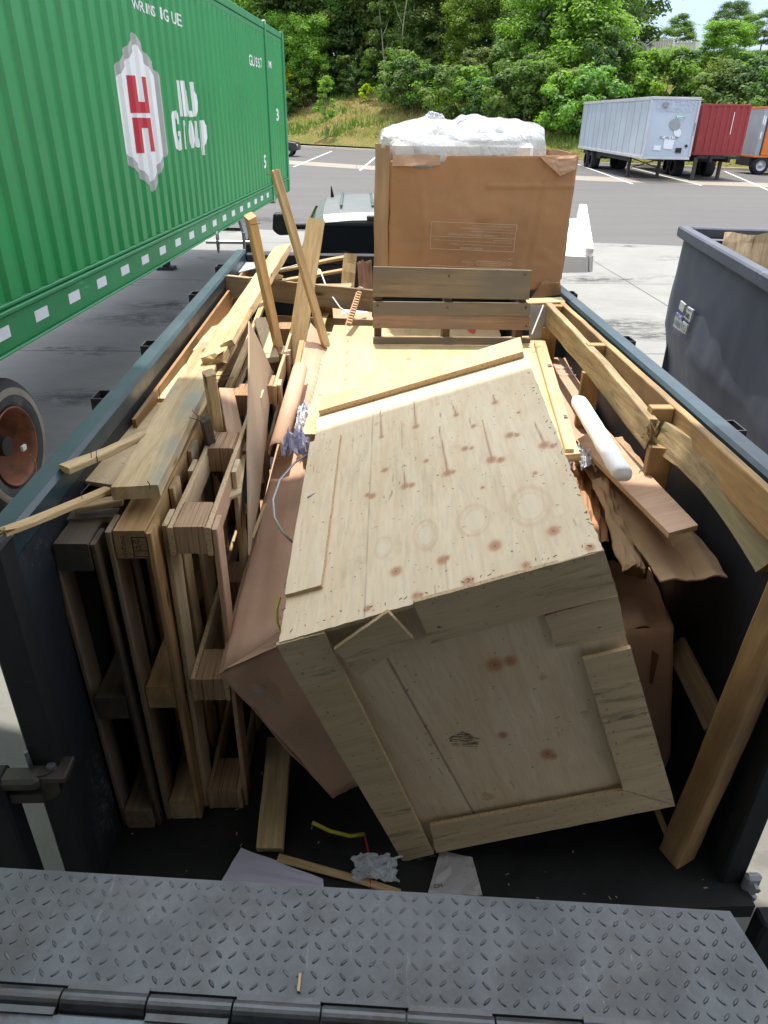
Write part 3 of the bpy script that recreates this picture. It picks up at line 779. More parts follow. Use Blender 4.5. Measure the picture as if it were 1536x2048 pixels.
for sx, x0, x1, nm in ((-1, XL - .04, XL, 'left'), (1, XR, XR + .04, 'right')):
    # dented wall sheet with thickness
    nx, nz = 70, 14; vs = []
    for side in (0, 1):
        for j in range(nz + 1):
            for i in range(nx + 1):
                y = YB + .02 + (YF - YB - .02) * i / nx; z = ZF - .06 + (ZT - .07 - ZF + .06) * j / nz
                d = .014 * mnoise.noise(V((y * 2.2, z * 2.2, 3 * sx))) + .01 * mnoise.noise(V((y * .8, z * 1.1, 9 * sx)))
                d *= math.sin(PI * j / nz) ** .5
                vs.append(((x1 if sx < 0 else x0) + d - sx * 0 + (sx * .012 if side else 0), y, z))
    n1 = (nx + 1) * (nz + 1); fs = []
    for j in range(nz):
        for i in range(nx):
            q_ = j * (nx + 1) + i; fs += [(q_, q_ + 1, q_ + nx + 2, q_ + nx + 1), (n1 + q_, n1 + q_ + nx + 1, n1 + q_ + nx + 2, n1 + q_ + 1)]
    fixn(mesh('side_wall', vs, fs, navy_wall, tr, smooth=True))
    xo, xi = (XL - .08, XL) if sx < 0 else (XR, XR + .08)
    m = MB(); m.box((xo, YB + .02, ZT - .08), (xi, YF + .06, ZT), c=.012); m.build('top_rail', teal_rail, tr)
    m = MB(); m.box((xo, YB - .05, .28), (xi, YB + .04, ZT - .004), c=.008); m.build('corner_post', black_steel, tr)
    m = MB(); m.box((xo, YB - .02, ZF - .22), (xi, YF, ZF - .07)); m.build('frame_rail', black_steel, tr)
    # outside stakes with open pockets under the rail
    for y in ([1.62, 2.62, 3.32, 4.4, 5.3] if sx < 0 else [1.7, 2.32, 3.45, 4.5, 5.4]):
        m = MB(); o = xo - .07 if sx < 0 else xi; e = .006
        lo, hi = (o, y - .05), (o + .07, y + .05); za, zb = ZF - .1, ZT - .035
        m.box((lo[0], lo[1], za), (lo[0] + e, hi[1], zb)); m.box((hi[0] - e, lo[1], za), (hi[0], hi[1], zb)); m.box((lo[0] + e, lo[1], za), (hi[0] - e, lo[1] + e, zb)); m.box((lo[0] + e, hi[1] - e, za), (hi[0] - e, hi[1], zb))
        m.build('stake_post', plain('stake_steel', (.05, .045, .045), .5, .3, .4, 8) if 'stake_steel' not in bpy.data.materials else bpy.data.materials['stake_steel'], tr)
m = MB(); m.box((XL - .08, YF, ZF - .1), (XR + .08, YF + .05, ZT - .1)); m.box((XL, YF - .002, ZT - .1), (XR, YF + .058, ZT - .02), c=.01); m.build('front_wall', navy_wall, tr)
# crate-yellow ply lining on the far inside of the left wall
m = MB(); m.box((XL + .014, 2.5, 1.25), (XL + .028, 5.62, 1.712)); m.build('ply_lining', wood('ply_lining', (.42, .26, .12), (.28, .16, .07), ax='Y'), tr)
m = MB()
for y in (2.2, 3.4, 4.6): m.box((XL - .06, y, ZF - .2), (XR + .06, y + .08, ZF - .08))
m.build('cross_member', black_steel, tr)
for sx in (-1, 1):
    for y in (3.2, 4.05):
        x = (XL - .34 if sx < 0 else XR + .10)
        w_ = MB(); w_.rev([(0, .2), (0, .33), (.03, .36), (.19, .36), (.22, .33), (.22, .2)], Matrix.Translation((x, y, .36)), 28); ob = w_.build('tyre', rubber, tr, smooth=True)
        w_ = MB(); w_.rev([(.04, .02), (.04, .12), (.1, .15), (.02, .2), (.2, .2), (.2, .02)], Matrix.Translation((x, y, .36)), 24); w_.build('rim', galv, ob)
# swung-back tailgates and their hinges
gz = P(40, 1545, y=1.42).z
gx = P(75, 1735, y=1.42).x
m = MB(); m.box((gx - 1.0, 1.385, .22), (gx, 1.455, gz), c=.008); m.box((gx - 1.0, 1.36, gz - .09), (gx - .01, 1.384, gz - .03)); lg = m.build('tailgate', black_steel, tr)
hp = P(92, 1530, y=1.46)
m = MB(); m.cyl((hp.x, 1.44, hp.z - .09), (hp.x, 1.44, hp.z + .01), .028, 16); m.box((hp.x - .09, 1.40, hp.z - .085), (hp.x, 1.48, hp.z - .05)); m.box((hp.x - .03, 1.41, hp.z - .02), (hp.x + .07, 1.49, hp.z + .004), c=.004)
m.box((gx - .14, 1.39, hp.z - .03), (hp.x, 1.45, hp.z + .012), c=.01)
m.build('gate_hinge', plain('hinge_steel', (.10, .09, .08), .5, .6, .4, 12, .2), tr)
m = MB(); m.cyl((hp.x - .03, 1.44, hp.z), (hp.x - .032, 1.44, hp.z + .075), .006, 8); m.build('hinge_pin', steel, tr); m = MB(); m.cyl((hp.x + .025, 1.44, hp.z), (hp.x + .025, 1.44, hp.z + .022), .013, 6); m.build('hinge_bolt', steel, tr)
rp_ = P(1500, 1760, y=1.44)
m = MB(); m.box((rp_.x - .025, 1.42, rp_.z - .06), (rp_.x + .03, 1.45, rp_.z + .035), c=.01); m.cyl((rp_.x + .005, 1.40, rp_.z), (rp_.x + .005, 1.42, rp_.z), .012, 6)
for k in range(9):
    t0 = PI + PI * k / 9; t1 = PI + PI * (k + 1) / 9; c_ = V((rp_.x + .0, 1.43, rp_.z - .07)); m.cyl(c_ + V((.028 * math.cos(t0), 0, .028 * math.sin(t0))), c_ + V((.028 * math.cos(t1), 0, .028 * math.sin(t1))), .010, 8)
m.build('gate_hinge', galv, tr)
m = MB(); m.box((rp_.x + .015, 1.33, -.0 + .1), (rp_.x + 1.0, 1.40, rp_.z - .075), c=.01); m.build('tailgate', black_steel, tr)
# tarp crank bar at the front left corner
m = MB(); m.cyl((-1.16, 5.86, 1.84), (-.78, 5.86, 1.84), .014, 10)
for k in range(14):
    t0 = 2 * PI * k / 14; t1 = 2 * PI * (k + 1) / 14; c_ = V((-1.07, 5.86, 1.84)); m.cyl(c_ + V((0, .0 + .03 * math.cos(t0), .075 * math.sin(t0))), c_ + V((0, .03 * math.cos(t1), .075 * math.sin(t1))), .008, 6)
m.cyl((-.86, 5.80, 1.80), (-.86, 5.80, 1.92), .012, 8)
m.build('tarp_crank', steel, tr)
m = MB(); m.box((-.83, 5.70, 1.50), (-.62, 5.78, 1.70)); m.prism([(-.845, 5.3, 1.72), (-.845, 5.72, 1.72), (-.6, 5.72, 1.72)], (0, 0, -.006)); m.build('corner_gusset', galv, tr)
m = MB(); m.tube([(-.5, YF + .05, .42), (.18, 7.2, .45), (.86, YF + .05, .42)], .05, 8); m.build('tongue', black_steel, tr)

# ================================================================ GREEN CONTAINER ON CHASSIS
cu_ = V((.9, 12.58, 0)).normalized()
CL = 16.15
CF = frame(V((-1.51, 17.4, 1.25)) - cu_ * CL, cu_, V((0, 0, 1)))   # x = far, y = away from us, z = up
CI = CF.inverted()
def green_mat():
    q = NT('container_green'); v = q.coord(rnd=False)
    col = q.mix(1, (.030, .30, .085), q.ramp(q.noise(v, .8, 8, .7), [(.3, B3(.8)), (.7, B3(1))]), 'MULTIPLY')
    dn = q.noise(q.coord(rnd=False, scale=(6, 6, .5)), 2.5, 8, .7)
    col = q.mix(q.ramp(dn, [(.52, B3(0)), (.8, B3(.45))]), col, (.10, .21, .12))
    sp = q.noise(v, 11, 6, .8)
    col = q.mix(q.ramp(sp, [(.73, B3(0)), (.77, B3(.8))]), col, (.06, .045, .02))
    sc = q.noise(q.coord(rnd=False, scale=(7, 1, 1.2)), 3, 7, .85)
    col = q.mix(q.ramp(sc, [(.72, B3(0)), (.76, B3(.5))]), col, (.22, .42, .2))
    return q.set(col, .38, 0, .5)
green = green_mat()
green_rail = make_paint('container_rail', (.028, .25, .085), .35, 0, (.08, .13, .06), .5, .5)
PER, OF, SL, DEP = .275, .122, .034, .031
def corr(s):
    t = s % PER
    if t < OF: return 0.
    if t < OF + SL: return DEP * (t - OF) / SL
    if t < PER - SL: return DEP
    return DEP * (PER - t) / SL
def breaks(a, b):
    o = []; k = int(a / PER) - 1
    while k * PER < b + PER:
        for t in (0, OF, OF + SL, PER - SL):
            s = k * PER + t
            if a + 1e-4 < s < b - 1e-4: o.append(s)
        k += 1
    return o
con = empty('shipping_container', CF @ V((CL / 2, 1.2, 0)), 'green corrugated 53-foot container with a red and white H emblem on its side', 'container')
def cwall(s0, s1, z0, z1, name='side_wall'):
    ss = [s0] + breaks(s0, s1) + [s1]; vs = []; fs = []
    zs = [z0, z1 - .10, z1]
    for s in ss:
        for kz, z in enumerate(zs): vs.append(CF @ V((s, corr(s) if kz < 2 else corr(s) * .0, z)))
    for i in range(len(ss) - 1):
        for k in range(2): fs.append((i * 3 + k, i * 3 + 3 + k, i * 3 + 4 + k, i * 3 + 1 + k))
    return mesh(name, vs, fs, green, con, M=CF)
S40 = 14.15
cwall(.15, S40 - .06, .30, 2.73)
cwall(S40 + .06, CL - .16, .30, 2.73)
def cbox(name, boxes, mat, par=con, c=.006):
    m = MB()
    for lo, hi in boxes: m.box(lo, hi, M=CF, c=c)
    return m.build(name, mat, par, M=CF)
cbox('top_rail', [((0, -.012, 2.80), (CL, .09, 2.90)), ((0, -.002, 2.72), (CL, .05, 2.79))], green_rail)
cbox('bottom_rail', [((0, -.006, .0), (CL, .06, .225)), ((0, -.03, .232), (CL, .07, .262)), ((0, -.026, -.02), (CL, .05, -.002)), ((0, -.012, .27), (CL, .05, .297))], green_rail)
cbox('post', [((S40 - .058, -.03, .0), (S40 + .058, .08, 2.92))], green_rail)
cbox('post', [((CL - .15, -.032, .0), (CL + .01, .16, 2.92))], green_rail)
cbox('post', [((0, -.032, .0), (.15, .16, 2.92))], green_rail)
cbox('corner_casting', [((S40 - .055, -.036, -.06), (S40 + .055, .08, .06))], plain('casting', (.30, .33, .22), .6, 0, .3, 12))
cbox('corner_casting', [((S40 - .05, -.036, 2.86), (S40 + .05, .02, 2.93))], galv)
cbox('end_seam', [((CL + .012, -.03, .0), (CL + .03, .02, 2.9))], galv)
cbox('roof', [((.02, .0, 2.86), (CL - .02, 2.43, 2.895))], green_rail)
cbox('far_side_wall', [((.05, 2.40, .02), (CL - .05, 2.44, 2.85))], green_rail)
cbox('end_wall', [((CL - .06, .1, .02), (CL, 2.4, 2.85)), ((0.0, .1, .02), (.06, 2.4, 2.85))], green_rail)
cbox('underfloor', [((.1, .08, .02), (CL - .1, 2.38, .12))], black_steel)
def SS(px, py):
    q_ = CI @ PP(px, py, CF.translation, CF.to_3x3() @ V((0, 1, 0))); return q_.x, q_.z
def conform(name, polys=None, me=None, mat=None, parent=con, lift=.0035):
    """paint applied over the corrugation: follows ribs and recesses"""
    bm = bmesh.new()
    if me is not None: bm.from_mesh(me)
    else:
        for pl in polys: bm.faces.new([bm.verts.new((x, y, 0)) for x, y in pl])
    xs = [v.co.x for v in bm.verts]
    for s in breaks(min(xs), max(xs)):
        bmesh.ops.bisect_plane(bm, geom=bm.verts[:] + bm.edges[:] + bm.faces[:], plane_co=(s, 0, 0), plane_no=(1, 0, 0), dist=1e-6)
    bmesh.ops.triangulate(bm, faces=[f for f in bm.faces if len(f.verts) > 4])
    for v in bm.verts: v.co = V((v.co.x, corr(v.co.x) - lift, v.co.y))
    m2 = bpy.data.meshes.new(name); bm.to_mesh(m2); bm.free(); m2.materials.append(mat)
    return put(bpy.data.objects.new(name, m2), CF, parent)
pp = lambda L: [[SS(*p) for p in pl] for pl in L]
emb = conform('emblem', pp([[(268, 64), (318, 150), (336, 306), (309, 384), (256, 322), (233, 132)]]), mat=grey_paint, lift=.0025)
conform('emblem_panel', pp([[(272, 88), (308, 155), (327, 306), (306, 364), (257, 306), (237, 155)]]), mat=white_paint, parent=emb, lift=.0045)
conform('emblem_letter', pp([[(251, 150), (269, 151), (276, 203), (289, 204), (282, 153), (296, 155), (305, 226), (260, 226)],
                             [(263, 235), (305, 236), (315, 303), (301, 303), (295, 256), (282, 256), (288, 306), (272, 307)]]), mat=red_paint, parent=emb, lift=.0065)
def side_text(name, s, p0, p1, zmid, h, bold=.0, mat=white_paint):
    """s spread from pixel column p0 to p1 of the photograph, zmid = pixel point of its middle height"""
    s0 = SS(*p0)[0]; s1 = SS(*p1)[0]; me = text('t', s, h, None, None, ext=0, bold=bold, link=False, align='LEFT')
    x0 = min(v.co.x for v in me.vertices); x1 = max(v.co.x for v in me.vertices); y0 = min(v.co.y for v in me.vertices); y1 = max(v.co.y for v in me.vertices)
    zb = SS(*zmid)[1]
    for v in me.vertices: v.co = V((s0 + (v.co.x - x0) / (x1 - x0) * (s1 - s0), zb + (v.co.y - (y0 + y1) / 2) / (y1 - y0) * h, 0))
    return conform(name, me=me, mat=mat)
white_paint_m = white_paint
def traced(name, polys, lift=.003, step=.012):
    """painted letters laid on whichever face of the ribs shows them"""
    eyeL = CI @ V((0, 0, CAMZ)); out_v = []; out_f = []
    for pl in polys:
        bm = bmesh.new()
        if isinstance(pl, bpy.types.Mesh): bm.from_mesh(pl)
        else: bm.faces.new([bm.verts.new((*SS(*p), 0)) for p in pl])
        xs = [v.co.x for v in bm.verts]; ss = sorted(set(breaks(min(xs), max(xs)) + [min(xs) + step * k for k in range(int((max(xs) - min(xs)) / step) + 1)]))
        for s in ss: bmesh.ops.bisect_plane(bm, geom=bm.verts[:] + bm.edges[:] + bm.faces[:], plane_co=(s, 0, 0), plane_no=(1, 0, 0), dist=1e-6)
        bmesh.ops.triangulate(bm, faces=[f for f in bm.faces if len(f.verts) > 4])
        for v in bm.verts:
            q0 = V((v.co.x, 0, v.co.y)); d = (q0 - eyeL); d = d / d.y; t = 0.
            while t < DEP and t < corr(q0.x + d.x * t): t += .001
            q1 = q0 + d * t; v.co = V((q1.x, corr(q1.x) - lift, q1.z))
        bm.verts.index_update(); n0 = len(out_v); out_v += [v.co.copy() for v in bm.verts]
        for f in bm.faces:
            xs = [v.co.x for v in f.verts]
            if max(xs) - min(xs) < step * 4: out_f.append([n0 + v.index for v in f.verts])
        bm.free()
    m2 = bpy.data.meshes.new(name); m2.from_pydata([tuple(v) for v in out_v], [], out_f); m2.materials.append(white_paint)
    return put(bpy.data.objects.new(name, m2), CF, con)
Z5 = lambda L: [(200 + x / 5.12, y / 5.12) for x, y in L]
traced('lettering', [[(352, 160), (357, 161), (366, 233), (360, 233)], [(358.6, 161), (367.5, 161.5), (371, 186), (375, 233), (367.5, 233), (364, 202)], [(369, 181), (371.5, 181), (377, 221), (383.5, 222), (386, 234), (377, 234), (373.5, 222)],
    [(378, 163.5), (386, 164), (388, 182), (392.5, 190), (395, 205), (395, 222), (391.5, 233), (385.5, 233), (383, 205)]])
traced('lettering', [Z5(L) for L in ([(735, 1140), (775, 1130), (798, 1170), (808, 1270), (790, 1275), (778, 1210), (765, 1215), (775, 1340), (800, 1450), (812, 1400), (795, 1392), (792, 1345), (820, 1340), (838, 1530), (810, 1545), (775, 1520), (745, 1350), (727, 1180)],
    [(845, 1235), (862, 1230), (872, 1280), (860, 1290), (882, 1530), (868, 1525)], [(905, 1240), (930, 1230), (950, 1290), (970, 1430), (960, 1515), (935, 1520), (912, 1450), (903, 1330)],
    [(962, 1240), (985, 1236), (1000, 1410), (1012, 1425), (1024, 1500), (1000, 1515), (975, 1500)], [(1012, 1232), (1060, 1230), (1085, 1290), (1097, 1400), (1085, 1470), (1066, 1490), (1074, 1587), (1042, 1587)])])
def glyphs(items, bold=.010):
    """items: character, left and right pixel column, top and bottom pixel row"""
    out = []
    for ch, xa, xb, ya, yb in items:
        me = text('t', ch, 1., None, None, ext=0, bold=bold, link=False, align='LEFT')
        x0 = min(v.co.x for v in me.vertices); x1 = max(v.co.x for v in me.vertices); y0 = min(v.co.y for v in me.vertices); y1 = max(v.co.y for v in me.vertices)
        xm = (xa + xb) / 2; s0 = SS(xa, (ya + yb) / 2)[0]; s1 = SS(xb, (ya + yb) / 2)[0]; z1 = SS(xm, ya)[1]; z0 = SS(xm, yb)[1]
        for v in me.vertices: v.co = V((s0 + (v.co.x - x0) / (x1 - x0) * (s1 - s0), z0 + (v.co.y - y0) / (y1 - y0) * (z1 - z0), 0))
        out.append(me)
    return out
traced('lettering', glyphs([('W', 263, 278, 0, 19), ('R', 278, 288, 3, 23.5), ('I', 291, 294, 7, 27), ('N', 296, 303, 9, 30), ('S', 303.8, 309, 12, 33), ('I', 319.8, 324, 15, 38), ('G', 326, 336, 18.5, 42.5), ('U', 342.5, 352, 25, 48), ('E', 353, 362.5, 28, 52)], .015))
traced('lettering', glyphs([('G', 497.5, 503.5, 109, 131), ('U', 503.7, 509, 112, 132.5), ('5', 511, 514, 115, 134), ('5', 515.5, 518.7, 117, 135.5), ('7', 520, 523, 116, 136)], .02))
traced('lettering', glyphs([('M', 536.7, 542, 122, 136)], .02))
traced('lettering', glyphs([('3', 551.7, 557.4, 217, 242)], .03))
traced('lettering', glyphs([('5', 527, 532, 310, 337)], .03))
ta = SS(148, 598)[0]; tbx = SS(203, 570)[0]; pitch = tbx - ta
refl = plain('reflective_tape', (.74, .76, .78), .3, 0, .08, 30)
k = -6
while ta + k * pitch < CL - .3:
    s = ta + k * pitch
    if s > .2 and abs(s + .1 - S40) > .15:
        m = MB(); m.box((s - .105, -.0085, .085), (s + .105, -.0062, .165), M=CF); m.build('reflector', refl, con, M=CF)
    k += 1
# chassis
cha = empty('container_chassis', CF @ V((CL / 2, 1.2, -1.25)), 'dark wheeled chassis with orange rims carrying the green container', 'chassis')
cbox('frame_rail', [((.4, .75, -.34), (15.6, .87, -.03)), ((.4, 1.57, -.34), (15.6, 1.69, -.03)), ((2.0, .4, -.2), (2.1, 2.1, -.05)), ((6.5, .4, -.2), (6.6, 2.1, -.05)), ((11.9, .3, -.2), (12., 2.2, -.05)), ((15.4, .2, -.2), (15.55, 2.3, -.04))], black_steel, cha, 0)
lgs = CI @ P(463, 542, z=0)
for y in (.38, 2.06):
    m = MB(); m.box((lgs.x - .07, y - .07, -1.18), (lgs.x + .07, y + .07, -.05), M=CF, c=.01); m.box((lgs.x - .14, y - .16, -1.25), (lgs.x + .14, y + .16, -1.19), M=CF); m.build('landing_leg', black_steel, cha, M=CF)
m = MB(); m.prism([CF @ V(p) for p in ((lgs.x - .9, .36, -.05), (lgs.x - .15, .36, -.05), (lgs.x - .15, .36, -.62), (lgs.x - .32, .36, -.62))], CF.to_3x3() @ V((0, .05, 0))); m.build('leg_brace', galv, cha)
m = MB(); m.cyl(CF @ V((lgs.x + .0, .3, -.48)), CF @ V((lgs.x, 2.1, -.48)), .03, 8); m.build('leg_crossbar', steel, cha)
wc = CI @ P(-5, 882, y=5.02)
tyre_wall = plain('tyre_scuffed', (.075, .075, .076), .8, 0, .35, 5, .3, (.17, .16, .14))
tyre_scrape = plain('tyre_scrape', (.33, .30, .25), .85, 0, .3, 6)
RT = Matrix.Rotation(PI / 2, 4, 'Z')
def wheel(s, y0, par, out=1, fm=CF, zc=-1.25 + .5, rimm=rust_or, detail=True):
    """dual truck wheel; its axle runs along local y"""
    M_ = fm @ Matrix.Translation((s, y0, zc)) @ RT
    m = MB(); m.rev([(.0 + .02, .29), (-.005, .33), (-.012, .40), (0, .455), (.03, .49), (.06, .505), (.22, .505), (.25, .49), (.27, .44), (.27, .3)], M_, 48)
    t = m.build('tyre', tyre_wall, par, smooth=True)
    if detail:
        m = MB(); m.rev([(-.0125, .385), (-.0145, .40), (-.0125, .425), (-.008, .438)], M_, 48); m.build('scuffed_band', tyre_scrape, t, smooth=True)
    m = MB(); m.rev([(-.004, .30), (-.012, .295), (-.004, .286), (.03, .275), (.22, .262), (.25, .20), (.245, .13), (.18, .12), (.16, .09), (.16, .0)], M_, 48); rm = m.build('rim', rimm, t, smooth=True)
    m = MB()
    for k in range(10):
        a_ = 2 * PI * k / 10; p = V((.223, .165 * math.cos(a_), .165 * math.sin(a_))); m.cyl(M_ @ p, M_ @ (p - V((.03, 0, 0))), .014, 6)
    m.cyl(M_ @ V((.235, 0, 0)), M_ @ V((.225, 0, 0)), .20, 24); m.cyl(M_ @ V((.16, 0, 0)), M_ @ V((.06, 0, 0)), .075, 16); m.build('hub', plain('hub_shade', (.05, .045, .04), .5, .3, .4, 20) if 'hub_shade' not in bpy.data.materials else bpy.data.materials['hub_shade'], rm)  # disc and hub coloured dark for the shade deep in the rim
    return t
wheel(wc.x, .16, cha); wheel(wc.x, .50, cha, detail=False); wheel(wc.x - 1.25, .16, cha); wheel(wc.x, 1.95, cha, detail=False); wheel(wc.x - 1.25, 1.95, cha, detail=False)
hx = CF @ V((wc.x + .04, .11, wc.z - .06))
m = MB(); m.box((wc.x + .02, .12, -1.25 + .45), (wc.x + .075, .14, -1.25 + .49), M=CF, c=.002); m.build('hub_tag', white_paint, cha)
m = MB(); m.tube([CF @ V((wc.x + .06, .1, -.84)), CF @ V((wc.x + .1, .1, -.92)), CF @ V((wc.x + .09, .1, -1.0)), CF @ V((wc.x + .02, .1, -1.04))], .007, 6); m.build('air_hose', plain('brass', (.45, .30, .10), .4, .5), cha)

# ================================================================ PICKUP TRUCK
tk = empty('pickup_truck', (.3, 7.8, 0), 'silver pickup truck in front of the loaded trailer, black mirror and rear window', 'pickup truck')
silver = make_paint('silver_paint', (.14, .155, .15), .36, .3, (.35, .35, .33), .2, .1)
green_tint = plain('roof_reflecting_paint', (.17, .21, .20), .25, .5, .1, 3)
glass = NT('dark_glass').set((.010, .013, .016), .06, 0, .6)
TX = .30
ry = 7.0; rz = 1.93
m = MB()   # cab shell: pillars + roof as a lofted body
secs = [(6.98, 1.40, .86, .86), (7.02, 1.86, .76, .76), (7.10, 1.915, .70, .70)]
def loft(secs_, mat, name, par):
    """secs_: (y, [(x, z) outline])"""
    m = MB(); n = len(secs_[0][1]); vs = [V((x, y, z)) for y, o in secs_ for x, z in o]
    fs = [(k * n + i, k * n + (i + 1) % n, (k + 1) * n + (i + 1) % n, (k + 1) * n + i) for k in range(len(secs_) - 1) for i in range(n)]
    fs += [tuple(range(n))[::-1], tuple(range((len(secs_) - 1) * n, len(secs_) * n))]
    m.add(vs, fs); o = m.build(name, mat, par, smooth=False); fixn(o); return o
def cabsec(wb, wt, zt, r=.10, zb=1.25):
    o = [(-wb, zb), (-wt - .02, zt - r * 1.3), (-wt + .02, zt - r * .5), (-wt + r, zt - .01), (-wt * .5, zt + .012), (0, zt + .02)]
    return [(TX + x, z) for x, z in o] + [(TX - x, z) for x, z in reversed(o[:-1])]
loft([(7.00, cabsec(.86, .70, 1.86)), (7.08, cabsec(.87, .71, 1.92)), (7.5, cabsec(.88, .715, 1.95)), (8.3, cabsec(.88, .71, 1.955)), (8.85, cabsec(.87, .69, 1.92)), (9.55, cabsec(.86, .66, 1.40))], silver, 'cab', tk)
m = MB(); m.prism([(TX - .78, 6.985, 1.42), (TX + .78, 6.985, 1.42), (TX + .66, 6.999 - .012, 1.83), (TX - .66, 6.987, 1.83)], (0, -.012, 0)); m.build('rear_window', glass, tk)
m = MB(); m.prism([(TX - .82, 6.99, 1.38), (TX + .82, 6.99, 1.38), (TX + .70, 6.995, 1.85), (TX - .70, 6.995, 1.85)], (0, -.006, 0)); m.build('window_gasket', rubber, tk)
for sx in (-1, 1):
    m = MB(); m.prism([(TX + sx * .845, 7.2, 1.42), (TX + sx * .845, 9.1, 1.42), (TX + sx * .735, 8.7, 1.82), (TX + sx * .735, 7.3, 1.82)], (sx * .03, 0, 0)); m.build('side_window', glass, tk)
    m = MB(); m.prism([(TX + sx * 1.02, 8.75, 1.50), (TX + sx * 1.04, 8.75, 1.74), (TX + sx * 1.25, 8.75, 1.73), (TX + sx * 1.27, 8.75, 1.55), (TX + sx * 1.2, 8.75, 1.49)], (0, .14, 0)); m.box((TX + min(sx * .84, sx * 1.04), 8.8, 1.55), (TX + max(sx * .84, sx * 1.04), 8.86, 1.62))
    mo = m.build('door_mirror', black_steel, tk); fixn(mo)
    bv = mo.modifiers.new('round', 'BEVEL'); bv.width = .065; bv.segments = 4; bv.limit_method = 'ANGLE'
for x in (-.45, -.15, .15, .45):
    m = MB(); m.box((TX + x - .012, 7.3, 1.962), (TX + x + .012, 8.6, 1.978), c=.004); m.build('roof_rib', green_tint, tk)
m = MB(); m.box((TX - .21, 6.975, 1.875), (TX + .21, 7.04, 1.915), c=.008); m.build('brake_light', NT('lamp_smoked').set((.05, .045, .05), .2, 0, .6), tk)
m = MB(); m.cyl((TX - .58 + .02, 8.3, 1.95), (TX - .57, 8.25, 2.06), .02, 10, .004); m.build('antenna', black_steel, tk)
bed = plain('bed_black', (.02, .021, .024), .45, 0, .3, 10)
m = MB(); m.box((TX - .95, 6.05, .55), (TX - .86, 6.97, 1.30), c=.02); m.box((TX + .86, 6.05, .55), (TX + .95, 6.97, 1.30), c=.02); m.box((TX - .85, 6.05, .55), (TX + .85, 6.11, 1.30), c=.01); m.box((TX - .85, 6.12, .55), (TX + .85, 6.96, .65)); m.box((TX - .84, 6.90, .66), (TX + .84, 6.96, 1.36)); m.build('bed', bed, tk)
m = MB(); m.box((TX - .98, 6.0, .35), (TX + .98, 11.6, .54), c=.05); m.box((TX - .97, 7.02, .54), (TX + .97, 9.6, 1.24), c=.06); m.box((TX - .96, 9.6, .54), (TX + .96, 11.5, 1.12), c=.10); m.build('body', silver, tk)
for sx in (-1, 1):
    for y in (6.75, 10.7):
        w_ = MB(); x = TX + sx * .88 - .12; w_.rev([(0, .2), (0, .36), (.03, .39), (.21, .39), (.24, .36), (.24, .2)], Matrix.Translation((x, y, .39)), 28); ob = w_.build('tyre', rubber, tk, smooth=True)
        w_ = MB(); w_.rev([(.06, .02), (.02, .12), (.08, .15), (.01, .22), (.23, .22), (.2, .02)], Matrix.Translation((x, y, .39)), 24); w_.build('rim', galv, ob)

# ================================================================ DUMPSTER
DZ = 1.95
dfl = P(1365, 452, z=DZ); du = V((math.sin(R(9.3)), math.cos(R(9.3)), 0)); dr = V((du.y, -du.x, 0))
DF = frame(dfl - du * 4.6, du, V((0, 0, 1)))       # x = far, y = away to the left (negative = towards its inside), z = up; origin on the ground-plane level of the rim
DF.translation.z = 0
DFI = DF.inverted()
def dw(x, y, z): return DF @ V((x, -y, z))
dum = empty('dumpster', DF @ V((2.3, -.95, 0)), 'scraped dark grey open-top dumpster with number stickers beside the trailer', 'dumpster')
dgrey = make_paint('dumpster_paint', (.066, .074, .105), .45, .1, (.15, .155, .17), .9, .9)
DL, DW = 4.6, 1.9
q_ = DFI @ P(1345, 647, y=dfl.y - .02); zk = max(.7, min(1.35, q_.z))
def dside(y0, sgn, name):
    prof = [(.05, DZ - .09), (.03, (DZ + zk) / 2), (.0, zk), (.10, (zk + .25) / 2), (.24, .22)]
    nx = 60; vs = []; fs = []
    pr = []
    for (a1, z1), (a2, z2) in zip(prof, prof[1:]):
        for k in range(6): pr.append((a1 + (a2 - a1) * k / 6, z1 + (z2 - z1) * k / 6))
    pr.append(prof[-1]); n = len(pr)
    for side in (0, 1):
        for i in range(nx + 1):
            x = DL * i / nx
            for a1, z1 in pr:
                d = .04 * mnoise.noise(V((x * 1.0, z1 * 2.0, 5 + y0))) + .010 * mnoise.noise(V((x * 5, z1 * 4, 7 + y0)))
                vs.append(dw(x, y0 + sgn * (a1 + d + (.012 if side else 0)), z1))
    n1 = (nx + 1) * n
    for i in range(nx):
        for k in range(n - 1):
            a_ = i * n + k; fs += [(a_, a_ + n, a_ + n + 1, a_ + 1), (n1 + a_, n1 + a_ + 1, n1 + a_ + n + 1, n1 + a_ + n)]
    for k in range(n - 1): fs += [(nx * n + k, nx * n + k + 1, n1 + nx * n + k + 1, n1 + nx * n + k), (k, n1 + k, n1 + k + 1, k + 1)]
    return fixn(mesh(name, vs, fs, dgrey, dum, smooth=False))
def sm(o, ang=35):
    for p in o.data.polygons: p.use_smooth = True
    return o
dsw = dside(0, 1, 'side_wall'); sm(dsw); sm(dside(DW, -1, 'side_wall'))
m = MB(); bx = lambda lo, hi, c=0: m.box(lo, hi, M=DF @ Matrix.Scale(-1, 4, V((0, 1, 0))), c=c)
bx((0, -.03, DZ - .085), (DL + .02, .055, DZ), .012); bx((0, DW - .07, DZ - .10), (DL + .02, DW + .03, DZ), .012); bx((DL - .06, .072, DZ - .085), (DL + .02, DW - .072, DZ), .012); bx((0, .072, DZ - .1), (.1, DW - .072, DZ), .012)
fixn(m.build('rim', dgrey, dum))
for ex in (DL - .05, .02):
    m = MB(); bx((ex, .06, .22), (ex + .015, DW - .06, DZ - .1)); fixn(m.build('end_wall', dgrey, dum))
